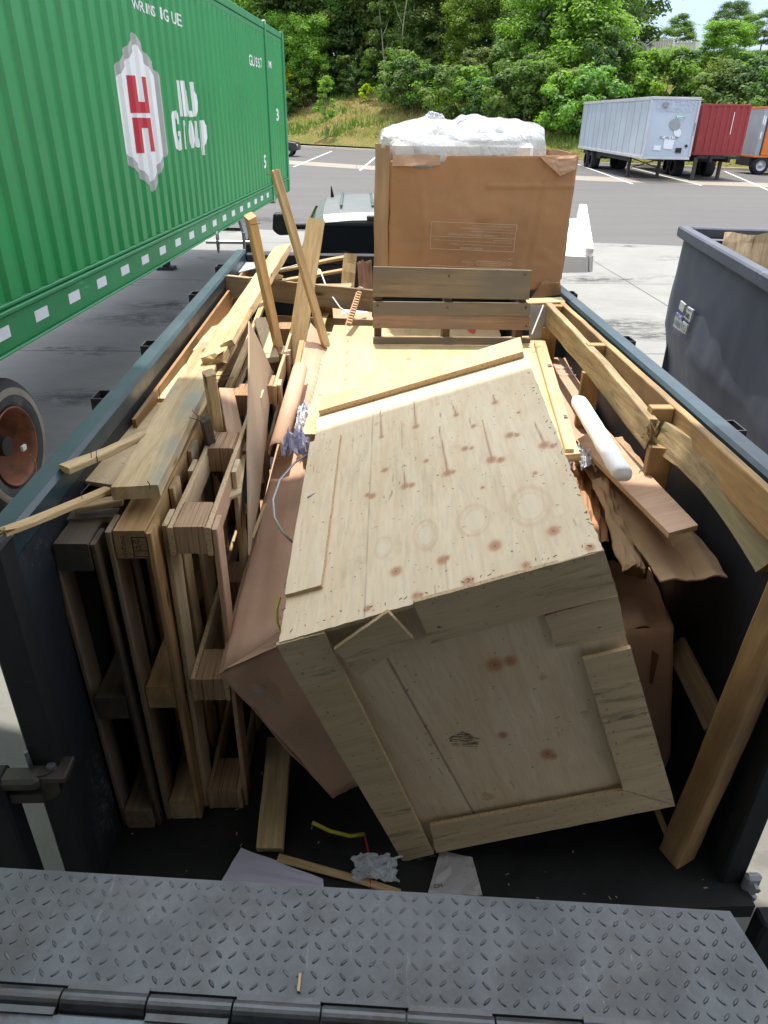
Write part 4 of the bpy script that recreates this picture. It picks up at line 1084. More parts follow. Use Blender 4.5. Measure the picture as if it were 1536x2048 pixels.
m = MB(); bx((.03, .2, .16), (DL - .05, DW - .2, .2)); bx((-.1, .26, .0), (DL + .12, .38, .15)); bx((-.1, DW - .38, 0), (DL + .12, DW - .26, .15)); bx((-.05, .1, .15), (DL + .1, .24, .18)); fixn(m.build('base', dgrey, dum))
# stickers on the side wall near its far end
dn = -(DF.to_3x3() @ V((0, -1, 0)))     # outward normal (towards the trailer)
SO = dw(DL, -.035, 0)
def dpt(px, py): return PP(px, py, SO, dn)
def sticker(quad, mat, par=dum):
    vs = [dpt(*p) for p in quad]; o = mesh('sticker', vs + [v - dn * .012 for v in vs], [(0, 1, 2, 3), (7, 6, 5, 4), (0, 4, 5, 1), (1, 5, 6, 2), (2, 6, 7, 3), (3, 7, 4, 0)], mat, par); return fixn(o)
stw = plain('sticker_white', (.52, .54, .53), .5, 0, .15, 20); stb = plain('sticker_blue', (.09, .10, .33), .5, 0, .15, 20)
def stext(s, p0, p1, h, mat, par):
    a_ = dpt(*p0); b_ = dpt(*p1); x = (b_ - a_); M_ = frame((a_ + b_) / 2 + dn * .002, x, dn)
    o = text('number', s, h, M_, mat, par, sx=1); wd = max(v.co.x for v in o.data.vertices) - min(v.co.x for v in o.data.vertices)
    for v in o.data.vertices: v.co.x *= x.length / wd
    return o
sticker([(1361, 601), (1370, 609), (1365, 625), (1357, 617)], stw)
s2 = sticker([(1375, 613), (1386, 620), (1379, 645), (1367, 634)], stw); stext('R3605', (1370, 627), (1379, 635), .055, black_ink, s2)
b2 = sticker([(1374, 616), (1384, 622.5), (1382, 627), (1373, 620)], black_ink)
s3 = sticker([(1352, 624), (1366, 634), (1364, 641), (1350, 632)], stb); stext('CTG-INC', (1352.5, 629), (1363.5, 637), .045, stw, s3)
s4 = sticker([(1350, 633), (1364, 642), (1359, 662), (1346, 652)], stw); stext('110801', (1349, 643), (1360, 652), .075, plain('number_grey', (.25, .27, .25), .6), s4)
s5 = sticker([(1366, 642), (1375, 650), (1370, 669), (1360, 662)], stw); stext('US1', (1364, 653), (1371, 660), .075, bpy.data.materials['number_grey'], s5)
# rubbish inside the dumpster
def junkcard():
    q = NT('torn_ply'); v = q.coord(scale=(9, 1, 1)); n = q.noise(v, 2.5, 8, .7)
    col = q.ramp(n, [(.3, (.06, .045, .03)), (.42, (.42, .30, .17)), (.6, (.60, .48, .32)), (.72, (.30, .18, .09))]); q.bump(n, .6, .01); return q.set(col, .8)
jc = junkcard()
o = sheet('torn_plywood', dw(4.30, .30, 1.1), dw(4.15, 1.75, 1.1), dw(4.42, 1.75, 1.93), dw(4.46, .30, 1.93), 24, 12, .012, jc, disp=lambda u, v: .03 * mnoise.noise(V((u * 5, v * 4, 1))), jit=.025, edge=ply_edge); tag(o, 'torn tan plywood sheet leaning on the far end inside the grey dumpster', 'plywood sheet')
o = sheet('cardboard_sheet', dw(3.2, 1.3, 1.0), dw(4.1, 1.75, 1.0), dw(4.1, 1.8, 1.78), dw(3.2, 1.35, 1.7), 14, 10, .006, card_pale, disp=lambda u, v: .03 * mnoise.noise(V((u * 4, v * 4, 8))), jit=.02); tag(o, 'crumpled brown cardboard at the far corner inside the dumpster', 'cardboard')
o = sheet('cardboard_sheet', dw(1.2, .4, 1.2), dw(3.0, .5, 1.3), dw(3.2, 1.6, 1.5), dw(1.2, 1.6, 1.3), 14, 10, .006, card_pink, disp=lambda u, v: .06 * mnoise.noise(V((u * 4, v * 4, 3))), jit=.03); tag(o, 'flat cardboard lying low inside the near half of the dumpster', 'cardboard')

# ================================================================ PARKED TRAILERS ACROSS THE LOT
def wheels_far(par, fm, s_list, y_list, rimm):
    for s in s_list:
        for y in y_list:
            M_ = fm @ Matrix.Translation((s, y, .5)) @ RT
            m = MB(); m.rev([(.0, .29), (-.01, .40), (.03, .49), (.06, .5), (.5, .5), (.53, .49), (.56, .4), (.56, .3)], M_, 28); t = m.build('tyre', rubber, par, smooth=True)
            m = MB(); m.rev([(0, .3), (.02, .27), (.12, .2), (.06, .1), (.02, .0)], M_, 20); m.build('rim', rimm, t, smooth=True)
wt_m = make_paint('trailer_white', (.50, .54, .60), .45, 0, (.36, .38, .40), .4, .2)
wsheet = plain('trailer_panel', (.44, .50, .57), .35, .2, .12, .6, 0, (.36, .40, .44))
WZ0, WZ1 = P(1283, 318, y=40).z, P(1309, 193, y=40).z
wx0 = P(1283, 318, y=40).x; wx1 = P(1378, 320, y=40).x
wu = V((15.17 - wx0, 14.6, 0)).normalized(); WF = frame(V((wx0, 40, 0)), wu, V((0, 0, 1)))   # x = towards its rear (away), y = left
WW = (wx1 - wx0) * .99; WL = 14.6
wt = empty('semi_trailer', WF @ V((7, -WW / 2, 0)), 'pale dry van semi-trailer parked on its landing legs, patched nose towards us', 'semi trailer')
m = MB(); m.box((.03, -WW + .03, WZ0 + .05), (WL, -.03, WZ1 - .03), M=WF); m.build('body', wsheet, wt)
m = MB()
for k in range(13):
    s = .35 + k * 1.17; m.box((s, -.029, WZ0 + .12), (s + .022, -.018, WZ1 - .14), M=WF)
m.build('side_seams', plain('seam_grey', (.25, .28, .33), .5, 0, .1, 3), wt)
m = MB(); rb = lambda lo, hi: m.box(lo, hi, M=WF, c=.008)
rb((-.01, -WW, WZ1 - .14), (WL, -WW + .03, WZ1)); rb((-.01, -.028, WZ1 - .14), (WL, 0, WZ1)); rb((-.02, -WW + .03, WZ1 - .12), (.03, -.03, WZ1)); rb((-.01, -.028, WZ0), (WL, 0, WZ0 + .14)); rb((-.02, -WW + .03, WZ0), (.03, -.03, WZ0 + .10)); rb((-.015, -.10, WZ0 + .14), (.03, .003, WZ1 - .14)); rb((-.015, -WW - .003, WZ0 + .14), (.03, -WW + .10, WZ1 - .14))
m.build('frame_trim', plain('trim_alu', (.52, .52, .54), .4, .3, .15, 2), wt)
def nose(px, py): return PP(px, py, WF @ V((-.0, 0, 0)), WF.to_3x3() @ V((1, 0, 0)))
def nquad(name, q4, mat, lift=.012):
    vs = [nose(*p) - WF.to_3x3() @ V((lift, 0, 0)) for p in q4]; n = len(vs); w2 = [v + WF.to_3x3() @ V((lift + .028, 0, 0)) for v in vs]
    return fixn(mesh(name, vs + w2, [tuple(range(n)), tuple(range(2 * n - 1, n - 1, -1))] + [(i, n + i, n + (i + 1) % n, (i + 1) % n) for i in range(n)], mat, wt))
patch = plain('patch_white', (.66, .69, .73), .5, 0, .06, 2)
nquad('patch', [(1350 + 11 * math.cos(t), 249.5 + 12 * math.sin(t)) for t in np.linspace(0, 2 * PI, 20)[:-1]], plain('patch_grey', (.27, .29, .30), .5, 0, .1, 3), .013)
nquad('patch', [(1355 + 7.5 * math.cos(t), 265 + 9 * math.sin(t)) for t in np.linspace(0, 2 * PI, 20)[:-1]], patch, .010)
nquad('patch', [(1354, 232), (1367, 233), (1366, 239), (1353, 238)], plain('patch_mint', (.55, .75, .72), .5), .012)
nquad('patch', [(1329, 278), (1349, 280), (1344, 299), (1326, 297)], patch, .009)
nquad('patch', [(1308, 291), (1322, 291), (1320, 301), (1306, 300)], patch, .011)
nquad('patch', [(1325, 272), (1351, 273), (1350, 278.5), (1324, 277.5)], patch, .011)
nquad('document_box', [(1327, 204), (1337, 204), (1336.5, 215), (1325.5, 214.5)], plain('doc_grey', (.25, .26, .28), .5), .06)
nquad('electrical_socket', [(1352, 296), (1363, 296), (1361, 306), (1350, 305)], black_steel, .05)
nquad('gladhand', [(1370, 290), (1374, 289), (1375, 294), (1371, 295)], black_steel, .05)
yv = WF.to_3x3() @ V((0, -1, 0)); xo = WF.to_3x3() @ V((-1, 0, 0))
def ntext(s, px, py, h, mat, rot=0, sx=1.0):
    M_ = frame(nose(px, py) + xo * .020, yv, xo)
    if rot: M_ = M_ @ Matrix.Rotation(rot, 4, 'Z')
    return text('lettering', s, h, M_, mat, wt, sx=sx)
ghost = plain('ghost_letters', (.47, .535, .605), .5)
ntext('KC 480 4 174', 1337, 275.5, .16, plain('ink_grey', (.12, .13, .15), .6))
ntext('Summit', 1360, 235.5, .15, plain('ink_teal', (.03, .2, .2), .6))
ntext('1480409174', 1388, 258, .12, bpy.data.materials['ink_grey'], -PI / 2)
ntext('PAM TRANS', 1358, 207, .34, ghost, sx=1.2)
ntext('TRANSPORT', 1352, 220, .30, ghost, sx=1.2)
m = MB()
for lx in (P(1254, 353, z=0), P(1313, 356, z=0)):
    q2 = WF.inverted() @ lx; m.box((q2.x - .09, q2.y - .07, .04), (q2.x + .09, q2.y + .07, WZ0), M=WF); m.box((q2.x - .15, q2.y - .14, 0), (q2.x + .15, q2.y + .14, .04), M=WF)
    yy = q2
m.cyl(WF @ V((yy.x, yy.y, .5)), WF @ V((yy.x, yy.y + 1.5, .95)), .03, 6); m.cyl(WF @ V((yy.x, yy.y, .95)), WF @ V((yy.x, yy.y + 1.5, .5)), .03, 6)
m.build('landing_leg', plain('leg_dark', (.05, .04, .035), .6, 0, .3, 5), wt)
m = MB(); m.box((3, -WW + .3, WZ0 - .25), (WL - .5, -WW + .4, WZ0), M=WF); m.box((3, -.4, WZ0 - .25), (WL - .5, -.3, WZ0), M=WF); m.box((9.5, -WW + .3, WZ0 - .4), (13.6, -.3, WZ0 - .26), M=WF); m.box((14.4, -WW + .5, .5), (14.5, -.5, .6), M=WF); m.build('underframe', black_steel, wt)
wheels_far(wt, WF, (11.0, 12.3), (-.62, -WW + .06), white_paint)

red_c = make_paint('container_red', (.27, .028, .030), .5, 0, (.20, .07, .06), .5, .4)
RY = 41.5
rzt = P(1503, 209, y=RY).z; rzb = P(1480, 312, y=RY).z; rx1 = P(1490, 262, y=RY).x; rx0 = rx1 - 2.44
RF = frame(V((rx0, RY, 0)), V((.07, 1, 0)), V((0, 0, 1)))
rc_ = empty('shipping_container', RF @ V((6, -1.2, rzb)), 'red corrugated container on a chassis beside the pale semi-trailer', 'container')
def corrugated_box(par, fm, L, Wd, z0, z1, mat, per=.28, dep=.036, name_seed=0):
    m = MB()
    def strip(n0, n1, f):
        L_ = n1 - n0; k = int(L_ / per); vs = []; 
        pts = []
        for i in range(k):
            s = n0 + L_ * i / k; p = L_ / k; pts += [(s, 0), (s + p * .42, 0), (s + p * .54, dep), (s + p * .88, dep)]
        pts.append((n1, 0))
        for s, d in pts: vs += [fm @ V(f(s, d, z0 + .12)), fm @ V(f(s, d, z1 - .1))]
        m.add(vs, [(2 * i, 2 * i + 2, 2 * i + 3, 2 * i + 1) for i in range(len(pts) - 1)])
    strip(.08, L - .08, lambda s, d, z: (s, -.012 - d, z)); strip(.08, L - .08, lambda s, d, z: (s, -Wd + .012 + d, z))
    strip(.12, Wd - .12, lambda s, d, z: (.012 + d, -s, z)); strip(.12, Wd - .12, lambda s, d, z: (L - .012 - d, -s, z))
    m.build('wall', mat, par)
    m = MB(); B_ = lambda lo, hi: m.box(lo, hi, M=fm, c=.008)
    for y0 in (-.09, -Wd): B_((.10, y0, z0), (L - .10, y0 + .09, z0 + .13)); B_((.10, y0, z1 - .11), (L - .10, y0 + .09, z1))
    for x0 in (0, L - .12): B_((x0, -Wd + .121, z0), (x0 + .12, -.121, z0 + .14)); B_((x0, -Wd + .121, z1 - .11), (x0 + .12, -.121, z1)); B_((x0 - .003, -Wd - .003, z0), (x0 + .121, -Wd + .12, z1 + .005)); B_((x0 - .003, -.12, z0), (x0 + .121, .003, z1 + .005))
    B_((.1, -Wd + .05, z1 - .06), (L - .1, -.05, z1 - .03)); B_((.1, -Wd + .05, z0 + .03), (L - .1, -.05, z0 + .1))
    m.build('frame', mat, par)
corrugated_box(rc_, RF, 12.19, 2.44, rzb, rzt, red_c)
m = MB()
for s, za, zb in ((1.62, 1.55, 2.75), ): m.box((-.008, -s - .03, rzb + 1.0), (.004, -s, rzt - .35), M=RF)
m.build('marking_stripe', white_paint, rc_)
m = MB()
for k, (z, l_) in enumerate(((2.9, .3), (2.5, .5), (2.1, .3))): m.box((1.3 + .2 * k, -.002, z), (1.34 + .2 * k, .004, z + l_), M=RF)
m.build('marking_stripe', white_paint, rc_)
rch = empty('container_chassis', RF @ V((6, -1.2, 0)), 'dark chassis on landing legs under the red container', 'chassis')
m = MB(); m.box((-.5, -1.75, rzb - .3), (12, -1.62, rzb - .02), M=RF); m.box((-.5, -.82, rzb - .3), (12, -.69, rzb - .02), M=RF); m.box((-.3, -2.3, rzb - .14), (-.1, -.1, rzb - .02), M=RF); m.box((2.2, -2.1, rzb - .4), (2.3, -.3, rzb - .2), M=RF); m.build('frame_rail', black_steel, rch)
m = MB()
for lx in (P(1383, 361, z=0), P(1433, 359, z=0)):
    q2 = RF.inverted() @ lx; m.box((q2.x - .08, q2.y - .08, .03), (q2.x + .08, q2.y + .08, rzb - .1), M=RF); m.box((q2.x - .14, q2.y - .14, 0), (q2.x + .14, q2.y + .14, .03), M=RF)
m.build('landing_leg', bpy.data.materials['leg_dark'], rch)
wheels_far(rch, RF, (3.4, 4.7), (-.62, -2.44 + .06), plain('rim_yellow', (.40, .30, .06), .5))

OY = 47.
ox = P(1507, 315, y=OY).x; oz0 = P(1507, 315, y=OY).z; oz1 = P(1529, 213, y=OY).z
OF_ = frame(V((ox, OY, 0)), V((1, -.06, 0)), V((0, 0, 1)))     # x = along its side to the right, y = away
ot = empty('semi_trailer', OF_ @ V((5, 1.2, 0)), 'orange trailer with a grey end section at the right edge of the lot', 'semi trailer')
orange = make_paint('trailer_orange', (.62, .16, .02), .45, 0, (.4, .12, .03), .3, .2)
m = MB(); m.box((.38, .02, oz0 + .12), (12, 2.5, oz1 - .08), M=OF_); m.build('side_panel', orange, ot)
m = MB(); m.box((0, -.01, oz0 + .1), (.28, 2.5, oz1 - .1), M=OF_, c=.01); m.build('end_section', plain('end_grey', (.30, .33, .36), .5, 0, .15, 2), ot)
m = MB(); m.box((-.02, -.03, oz1 - .10), (12, 2.52, oz1), M=OF_, c=.01); m.box((-.02, -.03, oz0 + .0), (12, 2.52, oz0 + .1), M=OF_, c=.01); m.build('rail', orange, ot)
m = MB(); m.box((.285, -.02, oz0 + .1), (.375, .1, oz1 - .1), M=OF_); m.build('gap_post', plain('post_maroon', (.07, .02, .02), .5), ot)  # dark maroon post between end section and side panel
for x, z, hh in ((.04, oz1 - .9, .45), (.15, oz1 - .95, .45), (.08, oz0 + 1.0, .35)):
    m = MB(); m.box((x, -.016, z), (x + .07, -.008, z + hh), M=OF_); m.build('marking', white_paint, ot)
m = MB(); m.box((-.1, .3, .45), (.1, 2.2, oz0), M=OF_); m.box((.1, .2, oz0 - .3), (12, 2.3, oz0), M=OF_); m.build('underframe', black_steel, ot)
for s in (.55, 1.85):
    M_ = OF_ @ Matrix.Translation((s, .0, .5)) @ RT
    m = MB(); m.rev([(.0, .29), (-.01, .40), (.03, .49), (.06, .5), (.5, .5), (.53, .49), (.56, .4), (.56, .3)], M_, 28); t = m.build('tyre', rubber, ot, smooth=True)
    m = MB(); m.rev([(0, .3), (.02, .27), (.12, .2), (.06, .1), (.02, .0)], M_, 20); m.build('rim', galv, t, smooth=True)

# white containers on top of the hill
faded = make_paint('container_faded', (.62, .62, .63), .5, 0, (.45, .42, .38), .4, .3)
hy0 = 132.
for i, (xa, ya, xb, lb) in enumerate(((1228, 108, 1346, 'faded white container with worn grey letters on the hilltop'), (1348, 112, 1392, 'second white container right of the lettered one on the hilltop'))):
    a_ = P(xa, 75 + 8 * i, y=hy0); b_ = P(xb, 85, y=hy0 - (4 if i == 0 else 2))
    z1 = (a_.z + b_.z) / 2; z0 = z1 - 2.9
    HF = frame(V((a_.x, a_.y, 0)), V((b_.x - a_.x, b_.y - a_.y, 0)), V((0, 0, 1)))
    HF = HF
    hc = empty('shipping_container', HF @ V((3, 1.2, z0)), lb, 'container')
    L_ = (V((b_.x, b_.y)) - V((a_.x, a_.y))).length
    HG = HF @ Matrix.Translation((0, 2.44, 0))
    corrugated_box(hc, HG, L_, 2.44, z0, z1, faded, .35, .05)
    if i == 0:
        M_ = HF @ Matrix.Translation((L_ * .50, -.03, z1 - 1.25)) @ Matrix.Rotation(PI / 2, 4, 'X')
        text('lettering', 'TOT', 1.5, M_, plain('faded_ink', (.22, .23, .25), .6), hc, sx=1.15, ext=.01)
        M_ = HF @ Matrix.Translation((L_ * .52, -.03, z1 - 2.35)) @ Matrix.Rotation(PI / 2, 4, 'X')
        text('lettering', 'Rentals', .5, M_, bpy.data.materials['faded_ink'], hc, sx=1.2, ext=.01)
        m = MB(); m.box((L_ * .29, -.03, z1 - .9), (L_ * .36, .0, z1 - .45), M=HF); m.build('blue_logo_bar', plain('faded_blue', (.08, .12, .3), .6), hc)

# ================================================================ PARKED SUV half hidden by the container
sv_m = make_paint('suv_paint', (.035, .037, .036), .25, .3, (.06, .06, .06), .1, .1)
sp = P(589, 314, z=0)
SF = frame(V((sp.x + .25, sp.y, 0)), V((-1, .08, 0)), V((0, 0, 1)))      # x = towards the left, y = towards us
suv = empty('parked_car', SF @ V((2.3, 0, 0)), 'dark sport utility car parked by the curb, half hidden by the green container', 'car')
prof = [(.0, .45), (.02, .80), (.12, .95), (1.1, 1.08), (1.75, 1.62), (2.2, 1.70), (3.9, 1.68), (4.35, 1.1), (4.5, .9), (4.5, .4), (3.9, .35), (.4, .35)]
m = MB(); m.prism([SF @ V((x, -.0, z)) for x, z in prof], SF.to_3x3() @ V((0, -1.8, 0))); o = m.build('body', sv_m, suv); fixn(o)
bv = o.modifiers.new('round', 'BEVEL'); bv.width = .08; bv.segments = 3; bv.limit_method = 'ANGLE'
m = MB(); m.prism([SF @ V((x, .008, z)) for x, z in ((1.35, 1.12), (1.85, 1.55), (3.75, 1.58), (4.0, 1.14))], SF.to_3x3() @ V((0, -1.816, 0))); o = m.build('side_window', glass, suv); fixn(o)
m = MB(); m.prism([SF @ V((x, -.15, z)) for x, z in ((1.06, 1.09), (1.70, 1.61), (1.66, 1.63), (1.02, 1.11))], SF.to_3x3() @ V((0, -1.5, 0))); o = m.build('windscreen', glass, suv); fixn(o)
m = MB(); m.box((1.2, .0, 1.08), (1.4, .18, 1.22), M=SF, c=.03); m.build('door_mirror', sv_m, suv)
m = MB(); m.box((-.01, -.35, .68), (.12, -.02, .84), M=SF, c=.02); m.build('headlight', galv, suv)
for x in (.75, 3.6):
    for y in (-.2, -1.78):
        M_ = SF @ Matrix.Translation((x, y, .36)) @ RT
        m = MB(); m.rev([(-.02, .2), (-.02, .33), (.02, .36), (.2, .36), (.22, .33), (.22, .2)], M_, 24); t = m.build('tyre', rubber, suv, smooth=True)
        m = MB(); m.rev([(.2, .22), (.19, .15), (.22, .0)], M_, 20); m.build('rim', galv, t, smooth=True)
# ================================================================ THE LOAD
nail_m = plain('nail', (.10, .08, .07), .5, .6, .3, 30)
def nails(par, pts, d=(0, 0, 1), L=.03, bend=.4, r=.0014):
    rg = random.Random(len(pts) * 7 + int(pts[0][0] * 100))
    for p in pts:
        p = V(p); e = p + V(d) * L * .6; f_ = e + V(d) * L * .4 + V((rg.uniform(-1, 1), rg.uniform(-1, 1), 0)) * L * bend
        m = MB(); m.tube([p - V(d) * .004, e, f_], r, 5); m.build('nail', nail_m, par)
def lbl(o, label, cat, group=None): return tag(o, label, cat, group)

# ---- big plywood crate, tipped over at the rear edge of the trailer
CS = 2.22 / 1.92            # the fitted pose is scaled out from the eye so its lowest corner meets the floor
eye = V((0, 0, CAMZ))
RcM = Matrix(((.922, .039, -.385), (-.077, .994, -.084), (.379, .107, .919)))
A0 = eye + (V((-.178, 1.268, 1.666)) - eye) * CS
CW, CD, CH = .729 * CS, 1.087 * CS, .965 * CS
KF = Matrix.Translation(A0) @ RcM.to_4x4()
kx_, ky_, kz_ = RcM.col[0].normalized(), RcM.col[1].normalized(), RcM.col[2].normalized()
KF = frame(A0, kx_, kz_)
KI = KF.inverted()
crate = empty('plywood_crate', KF @ V((CW / 2, CD / 2, -CH)), 'big pale plywood crate tipped on one corner at the rear of the trailer', 'crate')
WM[crate.name] = Matrix.Translation(KF @ V((CW / 2, CD / 2, -CH)))
def kp(x, y, z): return KF @ V((x, y, z))
def ktop(px, py, z=0):   # photograph point -> crate top plane (local)
    return KI @ PP(px, py, kp(0, 0, z), KF.to_3x3() @ V((0, 0, 1)))
def kfront(px, py, y=0):
    return KI @ PP(px, py, kp(0, y, 0), KF.to_3x3() @ V((0, 1, 0)))
def panel(name, pts, nrm, t, mat, M, par, marks=None, res=None, jit=.0):
    """flat ply panel from a local outline (4 pts), extruded along -nrm by t; marks(u,v)->(r,g,b) painted per vertex"""
    a, b, c, d = [V(p) for p in pts]; nx = ny = 1
    if marks: nx = max(2, int((b - a).length / res)); ny = max(2, int((d - a).length / res))
    nx = max(nx, 14); ny = max(ny, 14); rr = random.Random(9)
    vs = []; cols = []
    for side in (0, 1):
        for j in range(ny + 1):
            for i in range(nx + 1):
                u = i / nx; v = j / ny; p = (a * (1 - u) + b * u) * (1 - v) + (d * (1 - u) + c * u) * v
                if jit and (i in (0, nx) or j in (0, ny)):
                    p = p + V((mnoise.noise(p * 40), mnoise.noise(p * 40 + V((9, 0, 0))), 0)) * jit
                vs.append(p - V(nrm) * (t * side)); cols.append((u, v, side))
    n1 = (nx + 1) * (ny + 1); fs = []; mi = []
    for j in range(ny):
        for i in range(nx):
            q = j * (nx + 1) + i; fs += [(q, q + 1, q + nx + 2, q + nx + 1), (n1 + q, n1 + q + nx + 1, n1 + q + nx + 2, n1 + q + 1)]; mi += [0, 0]
    ring = [i for i in range(nx)] + [nx + (nx + 1) * j for j in range(ny)] + [(nx + 1) * ny + i for i in range(nx, 0, -1)] + [(nx + 1) * j for j in range(ny, 0, -1)]
    for p, q in zip(ring, ring[1:] + ring[:1]): fs.append((p, n1 + p, n1 + q, q)); mi.append(1)
    o = mesh(name, vs, fs, [mat, ply_edge_r], par, M, mi, local=True); fixn(o)
    if marks:
        ca = o.data.color_attributes.new('marks', 'FLOAT_COLOR', 'POINT')
        arr = np.zeros((len(vs), 4), dtype=np.float32); arr[:, 3] = 1
        P2 = np.array([[v[0], v[1], v[2]] for v in vs]); top = np.array([c[2] == 0 for c in cols])
        arr[:, :3] = marks(P2) * top[:, None]
        ca.data.foreach_set('color', arr.ravel())
    return o
def make_re():
    q = NT('ply_edge_raw'); tc = q.coord(scale=(60, 60, 60)); n = q.noise(tc, 3, 3)
    col = q.ramp(n, [(.35, (.34, .21, .11)), (.5, (.62, .47, .30)), (.65, (.48, .33, .19))]); q.bump(n, .4, .002); return q.set(col, .8, 0, .2)
ply_edge_r = make_re()
def knotfield(knots, patches=(), seams=(), tails=()):
    """knots (x, y, r), pale oval patches (x, y, rx, ry), dark seams (x, y0, y1), resin tails (x, y, dx, dy)"""
    def f(Pt):
        x, y = Pt[:, 0], Pt[:, 1]; out = np.zeros((len(Pt), 3))
        wob = np.array([mnoise.noise(V((a * 9, b * 9, 0))) for a, b in zip(x, y)]) * .35
        for kx, ky, r in knots:
            d = np.sqrt(((x - kx) / r) ** 2 + ((y - ky) / (r * 1.2)) ** 2) * (1 + wob * .8)
            out[:, 0] = np.maximum(out[:, 0], np.clip(1.15 - d * .66, 0, .62) + np.clip(1 - abs(d - .75) * 3.2, 0, 1) * .15)
            out[:, 2] = np.maximum(out[:, 2], np.clip(1.0 - d * 2.4, 0, .65))
            out[:, 0] = np.maximum(out[:, 0], np.clip(1 - d * .26, 0, 1) * .09)
        for kx, ky, rx, ry in patches:
            d = np.sqrt(((x - kx) / rx) ** 2 + ((y - ky) / ry) ** 2)
            out[:, 1] = np.maximum(out[:, 1], np.clip((1 - d) * 6, 0, .75))
            out[:, 0] = np.maximum(out[:, 0], np.clip(1 - abs(d - 1.5 - wob) * 3.2, 0, 1) * .20)
            out[:, 0] = np.maximum(out[:, 0], np.clip(1 - abs(d - 1.04) * 10, 0, 1) * .16)
        for sx, y0, y1 in seams:
            m_ = (y > y0) & (y < y1); out[:, 2] = np.maximum(out[:, 2], np.where(m_, np.clip(1 - abs(x - sx - wob * .004) / .0022, 0, 1) * .75, 0))
        for kx, ky, dx, dy in tails:
            t = np.clip((y - ky) / dy, 0, 1); xc = kx + dx * t; m_ = (y > ky) & (y < ky + dy)
            out[:, 0] = np.maximum(out[:, 0], np.where(m_, np.clip(1 - abs(x - xc) / (.0075 * (1 - t) + .0016), 0, 1) * .55, 0))
            out[:, 2] = np.maximum(out[:, 2], np.where(m_, np.clip(1 - abs(x - xc) / (.0028 * (1 - t) + .0012), 0, 1) * .5, 0))
        return out
    return f
def T(*pts): return [tuple(ktop(*p))[:2] for p in pts]
kn = []
for px, py, r in ((895, 946, 13), (905, 944, 8), (983, 920, 13), (1001, 920, 11), (744, 992, 9), (735, 990, 7), (810, 972, 10), (823, 970, 8), (852, 922, 7), (930, 897, 9), (943, 896, 6), (1020, 870, 10), (1034, 870, 7),
                  (1088, 890, 11), (1105, 892, 7), (912, 830, 8), (832, 853, 8), (990, 805, 8), (763, 874, 7), (1037, 825, 5), (947, 852, 6), (792, 1143, 12), (884, 1120, 11), (893, 1116, 7), (990, 1092, 12), (1107, 1062, 12), (1052, 1130, 9),
                  (937, 1163, 11), (832, 1192, 9), (841, 1190, 6), (735, 1217, 8), (1180, 1095, 9), (965, 975, 5), (1070, 946, 6), (865, 876, 4), (770, 940, 9)):
    x, y = T((px, py))[0]; kn.append((x, y, r / 1430 * 2.0 * .80))
pt_ = []
for px, py, rx, ry in ((766, 1096, 12, 18), (852, 1070, 16, 24), (950, 1040, 20, 26), (1060, 1012, 25, 32)):
    x, y = T((px, py))[0]; pt_.append((x, y, rx / 1430 * 2.0, ry / 1430 * 2.6))
ta_ = []
for p0, p1 in (((895, 942), (877, 850)), ((983, 916), (965, 840)), ((832, 850), (827, 800)), ((912, 828), (903, 805)), ((990, 802), (985, 790)), ((763, 872), (760, 812)), ((1088, 885), (1066, 840)), ((810, 968), (806, 930))):
    a_, b_ = T(p0, p1); ta_.append((a_[0], a_[1], b_[0] - a_[0], b_[1] - a_[1]))
sx1 = T((738, 1000))[0][0]; sx2 = T((895, 1175))[0][0]
top = panel('top_panel', [(0.0, 0, 0), (CW, 0, 0), (CW, CD + .07, 0), (0, CD + .07, 0)], (0, 0, 1), .011, ply, KF, crate, knotfield(kn, pt_, [(sx1, .0, CD), (sx2, .0, .13), (sx1 + .19, .0, .05), (T((805, 880))[0][0], CD * .62, CD * .78)], ta_), .0042, .003)
# walls below the top
bk = -.024
fkn = []
def FK(px, py):
    q = kfront(px, py, .02); return q.x, q.z
fm = Matrix(((1, 0, 0, 0), (0, 0, -1, .02), (0, 1, 0, 0), (0, 0, 0, 1)))       # panel plane x-z seen as x-y
FF = KF @ fm
for px, py, r in ((990, 1330, 14), (1020, 1322, 10), (1005, 1470, 7), (1095, 1508, 13), (1106, 1512, 8)):
    x, y = FK(px, py); fkn.append((x, y, r / 1430 * 2.1 * .9))
a1 = FK(770, 1330); a2 = FK(905, 1630)
panel('front_panel', [(.01, -CH + .01, 0), (CW - .012, -CH + .01, 0), (CW - .012, -.014, 0), (.01, -.014, 0)], (0, 0, 1), .010, ply, FF, crate, knotfield(fkn, [], [(a1[0] + .015, -CH + .05, -.05)], []), .006)
for nm, lo, hi in (('side_panel', (.0, .033, -CH), (.010, CD + .05, -.0125)), ('side_panel', (CW - .011, .033, -CH), (CW - .001, CD + .05, -.0125)), ('rear_panel', (.012, CD + .03, -CH), (CW - .013, CD + .04, -.0125)), ('bottom_panel', (.012, .034, -CH), (CW - .013, CD + .029, -CH + .01))):
    m = MB(); m.box(lo, hi, M=KF); m.build(nm, ply_x, crate, M=KF)
def kpatch(name, quad, y0, t, mat, M=KF, par=crate, sub=1):
    """ply strip on the crate's front: quad in photograph pixels, standing proud of the panel"""
    q = [kfront(px, py, y0) for px, py in quad]
    a, b, c, d = q
    pts = [FF.inverted() @ (KF @ p) for p in (d, c, b, a)]
    z = pts[0].z
    o = panel(name, [V((p.x, p.y, z)) for p in pts], (0, 0, 1), t, mat, FF, par, None, None, .002)
    return o
kpatch('stile', [(552, 1291), (648, 1266), (868, 1708), (806, 1724)], -.006, .012, ply_x)
kpatch('stile', [(1166, 1320), (1262, 1297), (1350, 1610), (1247, 1580)], -.006, .012, ply_x)
